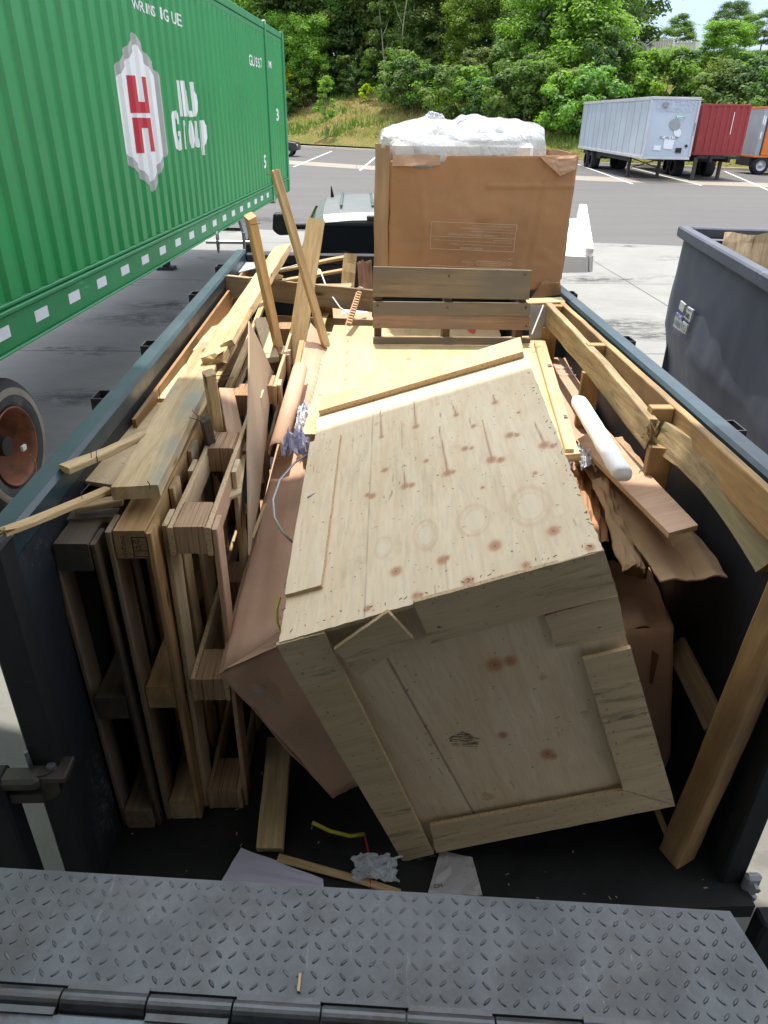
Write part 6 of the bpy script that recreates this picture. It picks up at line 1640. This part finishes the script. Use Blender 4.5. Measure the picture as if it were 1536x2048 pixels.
def ridged(p, s=1.):
    return abs(mnoise.noise(p * s)) + .5 * abs(mnoise.noise(p * s * 2.3)) + .25 * abs(mnoise.noise(p * s * 5))
nx, ny = 150, 70; vs = []
xa_, xb_ = lx + .015, bp(1100, 290).x
outl = [(751, 284), (765, 258), (790, 246), (830, 240), (870, 236), (905, 246), (918, 238), (960, 232), (1000, 233), (1040, 238), (1075, 248), (1092, 262), (1100, 290)]
ox_ = [bp(*p, BY + .22).x for p in outl]; oz_ = [bp(*p, BY + .22).z for p in outl]
for j in range(ny + 1):
    for i in range(nx + 1):
        u = i / nx; v = j / ny; a = PI * v
        x = xa_ + (xb_ - xa_) * u
        zt2 = float(np.interp(x, ox_, oz_)) ; zb2 = zf - .11 * min(1, max(0, u - .03) * 9)
        prof_ = math.sin(a) ** .45
        y = BY + .23 - math.cos(a) * (.215 * min(1, (math.sin(PI * min(max(u, .0), 1)) + .25) ** .3))
        z = zb2 + (zt2 - zb2) * prof_
        n_ = 1.25 * ridged(V((x * 3.6 + z * 2, y * 4, z * 3 + 3)), 1.) + .10 * abs(mnoise.noise(V((x * 22 + z * 14, y * 12, z * 9)))) - .55
        k = .034 * math.sin(PI * v) ** .3
        vs.append((x + n_ * .02, y + n_ * k, z + n_ * k * .8))
fs = [(j * (nx + 1) + i, j * (nx + 1) + i + 1, (j + 1) * (nx + 1) + i + 1, (j + 1) * (nx + 1) + i) for j in range(ny) for i in range(nx)]
o = mesh('plastic_wrap', vs, fs, plast, fo, smooth=True)
# loose corner of film standing up
a = [bp(832, 242, BY + .2), bp(862, 222, BY + .25), bp(884, 228, BY + .28), bp(898, 248, BY + .24), bp(870, 250, BY + .15)]
o = sheet('film_corner', bp(828, 246, BY + .16), bp(900, 252, BY + .2), bp(886, 228, BY + .26), bp(862, 221, BY + .24), 16, 12, .0008, plast, fo, disp=lambda u, v: .02 * (ridged(V((u * 4, v * 4, 2))) - .4), jit=.004)
o = sheet('film_corner', bp(912, 250, BY + .12), bp(935, 252, BY + .12), bp(932, 237, BY + .14), bp(916, 240, BY + .14), 10, 8, .0008, plast, fo, disp=lambda u, v: .02 * (ridged(V((u * 6, v * 6, 7))) - .4), jit=.004)

# ---- moulded white foam corner piece at the right of the box
FY = 4.75
ff = empty('foam_insert', P(1150, 500, y=FY), 'white moulded foam insert with recesses sticking out right of the big box', 'packing foam')
def fpt(px, py, y=FY): return P(px, py, y=y)
pts = [(1100, 545), (1183, 543), (1184, 482), (1180, 450), (1170, 422), (1160, 421), (1158, 430), (1140, 432), (1100, 440)]
f1 = [fpt(px, py) for px, py in ((1100, 546), (1183, 544), (1184, 518), (1100, 512))]
m = MB(); m.prism([fpt(1098, 546), fpt(1176, 545), fpt(1177, 514), fpt(1099, 510)], (0, .20, 0)); m.prism([fpt(1178.5, 545), fpt(1185, 543), fpt(1187, 512), fpt(1179, 513)], (-.0, .24, .0)); fixn(m.build('front_block', foam, ff))
m = MB()
e0, e1 = fpt(1178, 512, FY + .02), fpt(1164, 421, FY + .55)
fr_ = frame(e0, e1 - e0, (1, 0, 0)); L_ = (e1 - e0).length
for k in range(5): m.box((L_ * k / 5 + .005, -.04, -.03), (L_ * (k + 1) / 5 - .004, .05, .022), M=fr_, c=.006)
m.build('side_wall', foam, ff)
m = MB()
for k, (px, py, yy_, w_) in enumerate(((1120, 505, .12, .10), (1118, 480, .25, .12), (1126, 462, .36, .10), (1128, 443, .48, .14))):
    c_ = fpt(px, py, FY + yy_); m.box((c_.x - w_, c_.y - .03, c_.z - .12), (c_.x + w_ * .9, c_.y + .03, c_.z), c=.01)
m.build('ribs', foam, ff)
m = MB(); m.prism([fpt(1095, 512, FY + .03), fpt(1172, 512, FY + .03), fpt(1158, 436, FY + .5), fpt(1100, 440, FY + .5)], (0, 0, -.03)); fixn(m.build('tray', foam, ff))
# ================================================================ right-hand timber frame along the wall
def at_y(px, py, y): return P(px, py, y=y)
tf = empty('timber_frame', (1.12, 3.0, ZF), 'broken double-railed timber frame standing along the right wall', 'timber frame')
ZR = 1.80
def drop(p, d): return V((p.x, p.y, p.z - d))
# inner rail: vertical faces, top edge follows the photograph; broken in the middle
h1 = .115
ip = [P(1098, 606, z=ZR), P(1200, 712, z=ZR - .01), P(1308, 838, z=ZR - .03)]
board('inner_rail', [drop(p, h1 / 2) for p in ip], h1, .036, (-1, -.1, 0), pine_green, tf, jag=(0, .03), rough=.003)
ip2 = [P(1318, 838, z=ZR - .05), P(1390, 880, z=ZR - .05), P(1440, 925, z=ZR - .05), P(1500, 1000, z=ZR - .09), P(1560, 1090, z=ZR - .14)]
board('inner_rail', [drop(p, h1 / 2) for p in ip2], h1 * .95, .036, (-1, -.35, .45), pine_green, tf, jag=(.04, 0), rough=.006, step=.035)
# splinters at the break
rg = random.Random(6); m = MB()
for k in range(26):
    p = drop(ip[-1], rg.uniform(.0, h1)) + V((rg.uniform(-.02, .01), rg.uniform(-.02, .03), 0)); d = V((rg.uniform(-.02, .01), -rg.uniform(.01, .06), rg.uniform(-.02, .02))); m.cyl(p, p + d, .0035, 4, .0006)
m.build('splinters', wood('break_brown', (.24, .12, .05), (.10, .05, .02)), tf)
# outer rail
opts = [P(1133, 601, z=ZR - .005), P(1300, 742, z=ZR - .005), P(1420, 838, z=ZR - .005), P(1536, 940, z=ZR - .005), P(1640, 1040, z=ZR - .005)]
opts = [V((1.165, p.y, p.z)) for p in opts]
board('outer_rail', [drop(p, .06) for p in opts], .12, .030, (-1, 0, 0), pine_orange, tf, rough=.003)
# spacer blocks between and studs down to the floor
for px, py, y in ((1125, 612, 4.0), (1205, 690, 3.2), (1350, 815, 2.38)):
    p = P(px, py, z=ZR - .01); yb = p.y
    board('spacer_block', [(1.065, yb, ZR - .055), (1.145, yb, ZR - .055)], .045, .10, (0, 0, 1), pine_orange, tf)
for k, (yb, x) in enumerate(((4.0, 1.055), (3.18, 1.055), (2.33, 1.06))):
    board('stud', [(x + .03, yb, ZR - .12), (x + .02, yb - .05, ZF + .01)], .085, .04, (-.1, -1, 0), pine_orange, tf)
pb0 = P(1388, 1738, z=ZF); pb0 = V((1.10, 1.56, ZF + .002))
o = board('post', [pb0, V((1.155, 1.52, ZR + .02))], .085, .085, (.5, -1, 0), pine_orange, rough=.003); lbl(o, 'thick orange-brown post standing at the rear right corner of the trailer', 'post')
o = board('stub_board', [P(1352, 1290, z=1.05), P(1430, 1448, z=1.00)], .085, .022, (-1, -.3, .4), wood_old); lbl(o, 'short weathered board sticking out behind the carton towards the right post', 'board')
o = board('lath', [P(1348, 1702, z=.52), P(1310, 1610, z=.60)], .02, .012, (0, -.3, 1), pine_grey); lbl(o, 'thin lath on the floor right of the tipped crate', 'lath')
# white crossbar behind the grey pallet, right end
o = board('white_batten', [P(1050, 606, z=1.80), P(1125, 603, z=1.79)], .05, .03, (0, -.4, 1), pine_pale); lbl(o, 'pale batten end bridging the grey pallet and the timber frame', 'batten')
m = MB(); m.tube([P(1087, 610, y=3.85), P(1064, 668, y=3.75)], .004, 5); o = m.build('white_strap', white_paint); lbl(o, 'thin white strap hanging beside the grey upright pallet', 'strap')
o = sheet('grey_panel', P(1058, 700, y=3.98), P(1094, 700, y=3.98), P(1094, 612, y=4.02), P(1060, 610, y=4.02), 4, 6, .01, galv); lbl(o, 'grey metal panel right of the upright grey pallet', 'panel')

# ================================================================ cartons beside the tipped crate
c3 = empty('long_carton', P(560, 1300, z=.6), 'long pinkish-brown carton wedged left of the tipped crate, dark end towards us', 'cardboard box')
yN = 1.66
Lc = P(440, 1346, y=yN); Tc = P(585, 1265, y=yN); Bc = P(668, 1596, y=yN); Rc_ = Tc + (Bc - Lc)
farL = P(616, 655, z=1.60); Dv = farL - Lc
Ed = [Lc, Bc, Rc_, Tc]
def cpanel(name, a, b, c, d, par, mat=card_pink, dd=.012, seed=0, nx=16, ny=30, t=.005):
    return sheet(name, a, b, c, d, nx, ny, t, mat, par, disp=lambda u, v: dd * mnoise.noise(V((u * 2.5, v * 4, 3 + seed))) + .4 * dd * mnoise.noise(V((u * 9, v * 9, seed))), jit=.0, smooth=True)
cpanel('top_panel', Lc, Tc, P(660, 690, z=1.58), P(621, 645, z=1.69), c3)
cpanel('end_panel', Bc, Rc_, Tc, Lc, c3, seed=4, ny=16)
cpanel('under_panel', Lc, Bc, Bc + Dv * .9, Lc + Dv, c3, seed=7)
# torn far corner, near flap and tape
sheet('end_flap', P(430, 1352, y=yN - .006), P(452, 1338, y=yN - .012), P(574, 1285, y=yN - .01), P(560, 1262, y=yN + .02), 8, 5, .004, card_pink, c3, jit=.004)
tape = plain('brown_tape', (.36, .20, .07), .25, 0, .08, 6)
tq = [(478, 1310), (548, 1282), (556, 1296), (484, 1326)]
# arrows and do-not symbols printed on the dark end
cn = (Tc - Lc).cross(Bc - Lc).normalized(); cn = cn if cn.y < 0 else -cn
def ep(px, py): return PP(px, py, Lc + cn * .014, cn)
printg = plain('print_grey', (.46, .40, .36), .7, 0, .1, 20)
m = MB()
def eline(p0, p1, w_=.0014):
    a, b = ep(*p0), ep(*p1); n_ = (b - a).normalized().cross(cn) * w_; m.add([a - n_, a + n_, b + n_, b - n_], [(0, 1, 2, 3)])
sq = [(519, 1400), (546, 1388), (560, 1407), (534, 1418)]
for a, b in zip(sq, sq[1:] + sq[:1]): eline(a, b)
eline((546, 1388), (534, 1418)); eline((529, 1362), (538, 1376)); 
m.add([ep(*p) for p in ((506, 1370), (515, 1369), (524, 1382), (521, 1387), (506, 1381))], [(0, 1, 2, 3, 4)])
sq = [(521, 1367), (531, 1365), (536, 1377), (526, 1380)]
for a, b in zip(sq, sq[1:] + sq[:1]): eline(a, b)
m.add([ep(*p) for p in ((541, 1398), (548, 1402), (552, 1409), (546, 1412), (543, 1405))], [(0, 1, 2, 3, 4)])
m.build('printed_symbols', printg, c3)
card_brightened = make_card('card_brightened', (.70, .45, .32))  # brighter copy of card_pink; colour makes up for light missing on this carton
# right carton bulging out
c4 = empty('crushed_carton', P(1290, 1400, z=.6), 'crushed brown carton bulging out right of the tipped crate', 'cardboard box')
yR = 1.95
def rp(px, py, y=yR): return P(px, py, y=y)
RA, RB, RC2, RD, RE = rp(1190, 1130), rp(1262, 1160, yR - .08), rp(1345, 1250, yR - .10), rp(1344, 1480, yR - .05), rp(1300, 1640)
m = 0
sheet('front_panel', rp(1200, 1640), rp(1336, 1640), rp(1346, 1252, yR - .02), rp(1190, 1260), 18, 24, .005, card_brightened, c4, disp=lambda u, v: .018 * (ridged(V((u * 1.8, v * 3, 4))) - .4), smooth=True)
sheet('top_panel', rp(1190, 1262), rp(1346, 1253, yR - .02), P(1296, 1130, y=yR + .45), P(1190, 1120, y=yR + .40), 18, 14, .005, card_brightened, c4, disp=lambda u, v: .03 * (ridged(V((u * 2.5, v * 2.5, 9))) - .4), smooth=True)
sheet('side_panel', rp(1336, 1640), P(1330, 1500, y=yR + .5), P(1296, 1130, y=yR + .45), rp(1346, 1252, yR - .02), 12, 12, .005, card_brightened, c4, disp=lambda u, v: .01 * mnoise.noise(V((u * 4, v * 4, 3))), smooth=True)
sheet('tape_patch', rp(1298, 1365, yR - .03), rp(1305, 1370, yR - .03), rp(1318, 1310, yR - .03), rp(1304, 1300, yR - .03), 4, 8, .001, plain('tape_dark', (.25, .12, .06), .4), c4)
# printed carton lid at right, sunlit with a shadow across
c5 = empty('printed_carton', P(1150, 850, z=1.2), 'pinkish carton printed with clamp instructions behind the foam tube', 'cardboard box')
Z5 = 1.50
g4 = [P(1085, 960, z=Z5 - .12), P(1215, 925, z=Z5 - .12), P(1160, 716, z=Z5), P(1088, 713, z=Z5)]
sheet('top_panel', *g4, 16, 24, .006, card_pink, c5, disp=lambda u, v: .012 * mnoise.noise(V((u * 3, v * 3, 1))), smooth=True)
m = MB(); m.prism([g4[0] - V((0, 0, .02)), g4[1] - V((0, 0, .02)), g4[2] - V((0, 0, .02)), g4[3] - V((0, 0, .02))], (0, 0, -.45)); fixn(m.build('body', card_pink, c5))
n5 = (g4[1] - g4[0]).cross(g4[3] - g4[0]).normalized(); x5 = (g4[2] - g4[3]).normalized()
def l5(s, p, h, wpx):
    c_ = PP(*p, g4[3] + n5 * .011, n5); M_ = frame(c_, -x5, n5); o = text('printed_text', s, h, M_, white_paint, c5, ext=.0004)
    w0 = max(v.co.x for v in o.data.vertices) - min(v.co.x for v in o.data.vertices)
    for v in o.data.vertices: v.co.x *= (wpx / 1430 * 3.3) / w0
l5('CLAMP BELOW LINE / ', (1139, 748), .035, 62); l5('DE CETTE LIGNE / PRESS', (1134, 735), .035, 62)
a_, b_ = PP(1106, 740, g4[3] + n5 * .011, n5), PP(1170, 744, g4[3] + n5 * .011, n5); m = MB(); k_ = n5.cross(b_ - a_).normalized() * .0015; m.add([a_ - k_, a_ + k_, b_ + k_, b_ - k_], [(0, 1, 2, 3)]); m.build('printed_line', white_paint, c5)
# foam tube, plank and torn cardboard on the right
a_, b_ = P(1157, 802, z=1.66), P(1246, 950, z=1.66)
fr_ = frame(a_, b_ - a_, (0, 0, 1)); L_ = (b_ - a_).length; vs = []; n = 22; ks = 26
for j in range(ks + 1):
    s = L_ * j / ks; sh_ = .004 * mnoise.noise(V((s * 9, 2, 1)))
    for i in range(n):
        t = 2 * PI * i / n; r = .032 / (abs(math.cos(t)) ** 3 + abs(math.sin(t)) ** 3) ** .3333 * (1 + .04 * mnoise.noise(V((s * 12, math.cos(t) * 2, math.sin(t) * 2)))); r *= (1 if 0 < j < ks else .93)
        vs.append(fr_ @ V((s, r * math.cos(t) + sh_, r * .8 * math.sin(t))))
fs = [(j * n + i, j * n + (i + 1) % n, (j + 1) * n + (i + 1) % n, (j + 1) * n + i) for j in range(ks) for i in range(n)] + [tuple(range(n)), tuple(range(ks * n, ks * n + n))]
o = fixn(mesh('foam_tube', vs, fs, foam, smooth=True)); lbl(o, 'white foam tube lying across the pinkish plank on the right', 'foam tube')
o = sheet('hardwood_plank', P(1338, 1066, z=1.585), P(1396, 1050, z=1.585), P(1205, 850, z=1.56), P(1152, 880, z=1.56), 8, 20, .018, ply_pink, edge=ply_edge, jit=.0005); lbl(o, 'pinkish smooth plank lying on torn cardboard at the right', 'plank')
def wav(u, v): return .014 * math.sin(u * PI * 3) * .5 + .012 * mnoise.noise(V((u * 4, v * 5, 1)))
o = sheet('torn_cardboard', P(1322, 1162, z=1.44), P(1455, 1152, z=1.46), P(1245, 872, z=1.50), P(1150, 905, z=1.50), 22, 34, .006, card_pale, disp=lambda u, v: wav(u, v) + .004 * math.sin(v * 160) * (u > .55), jit=.006, seed=4); lbl(o, 'long creased strip of torn cardboard hanging under the pinkish plank', 'cardboard')
o = sheet('torn_cardboard', P(1246, 1140, z=1.42), P(1292, 1148, z=1.40), P(1222, 985, z=1.46), P(1184, 958, z=1.50), 14, 26, .006, card_pale, disp=lambda u, v: .03 * math.sin(u * PI) + .02 * mnoise.noise(V((u * 5, v * 6, 4))), jit=.012, seed=5); lbl(o, 'curled torn cardboard flap against the right edge of the tipped crate', 'cardboard')
o = sheet('torn_cardboard', P(1160, 1075, z=1.42), P(1220, 1085, z=1.38), P(1198, 905, z=1.44), P(1140, 915, z=1.46), 12, 18, .006, card, disp=lambda u, v: .025 * mnoise.noise(V((u * 5, v * 6, 14))), jit=.012, seed=6); lbl(o, 'brown cardboard piece in the gap right of the tipped crate', 'cardboard')
o = board('short_board', [P(1120, 915, z=1.60), P(1158, 912, z=1.60)], .03, .03, (0, -1, .3), pine_pale); lbl(o, 'short batten end under the latched board of the yellow crate', 'batten')
# bubble wrap shreds
def crumple(name, c, sx, sy, sz, mat, label, cat, n=26, seed=0, amp=.5, foldz=1.):
    vs = []; rg = random.Random(seed); off = V((seed * 3.1, seed * 1.7, 0))
    for j in range(n + 1):
        for i in range(n + 1):
            u = i / n - .5; v = j / n - .5; p = V((u * 5, v * 5, 0)) + off
            a = ridged(p, .8) - .4; b = ridged(p + V((7, 3, 1)), .8) - .4; d = ridged(p + V((1, 9, 4)), .8) - .3
            vs.append((c.x + sx * (u + a * amp * .5), c.y + sy * (v + b * amp * .5), c.z + sz * (d * amp * 2 + .5 - 1.6 * foldz * (u * u + v * v))))
    fs = [(j * (n + 1) + i, j * (n + 1) + i + 1, (j + 1) * (n + 1) + i + 1, (j + 1) * (n + 1) + i) for j in range(n) for i in range(n)]
    o = mesh(name, vs, fs, mat); md = o.modifiers.new('thick', 'SOLIDIFY'); md.thickness = .0008
    return lbl(o, label, cat)
crumple('crumpled_paper', P(592, 895, z=1.60), .085, .11, .07, paper, 'crumpled lilac-white paper ball left of the tipped crate', 'paper', seed=2, amp=.9, n=18)
crumple('bubble_wrap', P(606, 835, z=1.58), .05, .28, .05, plast, 'grey strip of bubble wrap along the left edge of the yellow crate', 'bubble wrap', seed=5)
crumple('bubble_wrap', P(1168, 915, z=1.53), .06, .16, .05, plast, 'shred of bubble wrap by the end of the pinkish plank', 'bubble wrap', seed=7)
crumple('bubble_wrap', P(1145, 940, z=1.42), .10, .08, .05, plast, 'dark crumpled film in the gap right of the tipped crate', 'plastic film', seed=9)
m = MB(); m.tube([P(622, 905, z=1.60), P(590, 925, z=1.58), P(560, 960, z=1.56), P(546, 1000, z=1.55), P(549, 1035, z=1.53), P(565, 1065, z=1.50), P(585, 1085, z=1.47)], .004, 6)
o = m.build('packing_strap', plain('strap_grey', (.45, .45, .46), .35, 0, .1, 9), smooth=True); lbl(o, 'curved grey plastic strap lying on the brown carton', 'strap')
m = MB(); m.tube([P(560, 540, y=5.1), P(600, 528, y=5.15), P(640, 540, y=5.0), P(655, 580, y=4.6), P(680, 615, y=4.4), P(712, 640, y=4.3)], .005, 5)
o = m.build('packing_strap', white_paint, smooth=True); lbl(o, 'thin white strap looping over the lying pallet', 'strap')
m = MB(); m.tube([P(560, 1195, z=1.45), P(554, 1218, z=1.43), P(555, 1245, z=1.40), P(563, 1262, z=1.38)], .004, 5)
o = m.build('yellow_strap', plain('strap_yellow', (.50, .46, .04), .4, 0, .1, 9)); lbl(o, 'yellow strap end showing at the left edge of the tipped crate', 'strap')
# ================================================================ on the trailer floor
o = board('wood_stump', [P(540, 1700, z=ZF + .025), P(560, 1480, z=ZF + .16)], .09, .05, (0, -.3, 1), pine_grey); lbl(o, 'dark square timber slanting down to the floor left of the tipped crate', 'timber')
o = sheet('paper_sheet', P(435, 1775, z=ZF + .012), P(648, 1782, z=ZF + .012), P(646, 1758, z=ZF + .014), P(482, 1695, z=ZF + .02), 14, 10, .0012, paper, disp=lambda u, v: .006 * mnoise.noise(V((u * 4, v * 4, 1)))); lbl(o, 'lilac-white paper sheet on the floor near the diamond plate', 'paper')
o = board('lath', [P(556, 1715, z=ZF + .02), P(720, 1760, z=ZF + .012), P(800, 1785, z=ZF + .01)], .03, .010, (0, 0, 1), pine_grey, taper=.8); lbl(o, 'thin lath on the floor beside the lilac paper', 'lath')
crumple('plastic_bag', P(752, 1735, z=ZF + .03), .15, .09, .035, plast, 'greyish crumpled plastic at the foot of the tipped crate', 'plastic film', seed=12, amp=.5)
o = sheet('printed_bag', P(855, 1790, z=ZF + .01), P(965, 1790, z=ZF + .01), P(945, 1715, z=ZF + .02), P(880, 1700, z=ZF + .02), 10, 10, .001, plain('bag_white', (.45, .44, .45), .4, 0, .1, 9), disp=lambda u, v: .008 * mnoise.noise(V((u * 5, v * 5, 3)))); lbl(o, 'printed white plastic bag on the floor under the tipped crate', 'plastic bag')
text('printed_text', 'CH', .022, frame(P(876, 1772, z=ZF + .02), V((1, .1, 0)), V((0, 0, 1))), black_ink, o)
m = MB(); m.tube([P(625, 1645, z=ZF + .12), P(660, 1662, z=ZF + .09), P(700, 1672, z=ZF + .07), P(728, 1668, z=ZF + .06)], .007, 6); o = m.build('yellow_strap', bpy.data.materials['strap_yellow'], smooth=True); lbl(o, 'yellow webbing strap on the dark floor left of the tipped crate', 'strap')
m = MB(); m.tube([P(728, 1665, z=ZF + .06), P(736, 1700, z=ZF + .04), P(742, 1778, z=ZF + .01)], .003, 6); o = m.build('red_cord', plain('cord_red', (.5, .02, .03), .5)); lbl(o, 'thin red cord hanging down to the floor at the foot of the tipped crate', 'cord')

# ================================================================ more scrap in the heap
def scrap(name, p0, z0, p1, z1, w_, t, up, mat, label, cat='board', **k):
    return lbl(board(name, [P(*p0, z=z0), P(*p1, z=z1)], w_, t, up, mat, **k), label, cat)
scrap('short_board', (478, 905), 1.62, (452, 780), 1.72, .06, .018, (.2, -.2, 1), ply_pink, 'pinkish board end between the pale stake and the hardboard sheet')
scrap('short_board', (545, 720), 1.60, (520, 640), 1.66, .07, .03, (0, -.3, 1), ply_x, 'pale board end behind the tip of the hardboard sheet')
scrap('splintered_board', (405, 700), 1.72, (440, 655), 1.76, .09, .03, (-.2, 0, 1), pine_pale, 'ragged pale board end under the start of the splintered beam', jag=(.02, .02), rough=.006)
scrap('lath', (392, 835), 1.74, (470, 690), 1.76, .022, .014, (0, 0, 1), pine_pale, 'thin pale lath along the right side of the worn beam')
scrap('short_board', (590, 660), 1.62, (612, 590), 1.64, .055, .022, (0, -.3, 1), pine_orange, 'orange board piece behind the crossed sticks')
scrap('short_board', (505, 560), 1.82, (560, 552), 1.80, .05, .022, (0, -.3, 1), pine_pale, 'pale offcut lying on the pallet in front of the truck')
scrap('splinter', (530, 1010), 1.50, (505, 1075), 1.44, .012, .008, (0, 0, 1), pine_pale, 'little pale splinter below the hardboard sheet', 'wood scrap', jag=(.01, .01))
o = flat('plywood_strip', [(448, 1000), (482, 985), (497, 870), (478, 880)], [1.60, 1.60, 1.62, 1.62], .010, ply_x, 'small plywood offcut beside the layered block pallet')
# staples and nail heads on the tipped crate
rg = random.Random(12); m = MB()
for k in range(46):
    t = (k + .5) / 46
    for (a_, b_) in (((575, 1262), (1200, 1085)), ((560, 1255), (630, 840)), ((1195, 1080), (1042, 715))):
        if rg.random() < .55:
            px = a_[0] + (b_[0] - a_[0]) * t + rg.uniform(-4, 4); py = a_[1] + (b_[1] - a_[1]) * t + rg.uniform(-4, 4)
            p = ktop(px, py, .0); dx = rg.uniform(-.005, .005); dy = rg.uniform(-.005, .005)
            m.tube([KF @ V((p.x - dx, p.y - dy, .0008)), KF @ V((p.x + dx, p.y + dy, .0008))], .0009, 4)
for (a_, b_) in (((570, 1300), (830, 1700)), ((640, 1290), (850, 1690)), ((880, 1690), (1340, 1605)), ((870, 1670), (1250, 1590)), ((840, 1215), (1200, 1112)), ((1180, 1330), (1255, 1580)), ((1262, 1310), (1338, 1590))):
    for k in range(9):
        t = (k + rg.random()) / 9; px = a_[0] + (b_[0] - a_[0]) * t + rg.uniform(-6, 6); py = a_[1] + (b_[1] - a_[1]) * t
        p = kfront(px, py, -.0068); a2 = rg.uniform(0, PI); L_ = rg.uniform(.004, .009)
        m.tube([KF @ V((p.x, p.y, p.z)), KF @ V((p.x + L_ * math.cos(a2), p.y, p.z + L_ * math.sin(a2)))], .0009, 4)
m.build('staples', nail_m, crate)
# grey scuff mark on the front panel
q_ = [KF @ V((kfront(px, py, .0185).x, .0185, kfront(px, py, .0185).z)) for px, py in ((897, 1476), (925, 1462), (962, 1478), (955, 1494), (905, 1492))]
sq_ = NT('scuff'); sn = sq_.noise(sq_.coord(scale=(1, 1, 6)), 30, 4, .7); sq_.set((.04, .04, .03), .8); st1 = sq_.n('BsdfTransparent'); sm1 = sq_.n('MixShader')
sq_.l(sq_.ramp(sn, [(.42, B3(.75)), (.55, B3(0))]), sm1.inputs[0]); sq_.l(st1.outputs[0], sm1.inputs[1]); sq_.l(sq_.b.outputs[0], sm1.inputs[2]); sq_.l(sm1.outputs[0], sq_.t.nodes['Material Output'].inputs[0])
mesh('scuff_mark', q_, [(0, 1, 2, 3, 4)], sq_.m, crate)
# loose chips and sawdust: nobody could count them
rg = random.Random(31); m = MB()
for k in range(70):
    x = rg.uniform(XL + .05, XR - .05); y = YB - .1 + 1.2 * rg.random() ** 1.5; z = ZF + .002
    if k == -1:
        q_ = LF @ V((rg.uniform(-1.7, -.03), rg.uniform(-.19, -.01), 0)); x, y, z = q_.x, q_.y, LZ + .003
    a = rg.uniform(0, PI); L_ = rg.uniform(.001, .007) * (.7 if z > 1 else 1); w2 = rg.uniform(.0008, .003)
    e = V((math.cos(a), math.sin(a), 0)); f_ = V((-e.y, e.x, 0)); c_ = V((x, y, z))
    m.add([c_ - e * L_ - f_ * w2, c_ + e * L_ - f_ * w2, c_ + e * L_ + f_ * w2 + V((0, 0, .001)), c_ - e * L_ + f_ * w2 + V((0, 0, .001))], [(0, 1, 2, 3)])
o = m.build('wood_chips', pine_grey, M=Matrix.Identity(4)); tag(o, 'pale wood chips and sawdust scattered on the dark trailer floor', 'wood chips', kind='stuff')
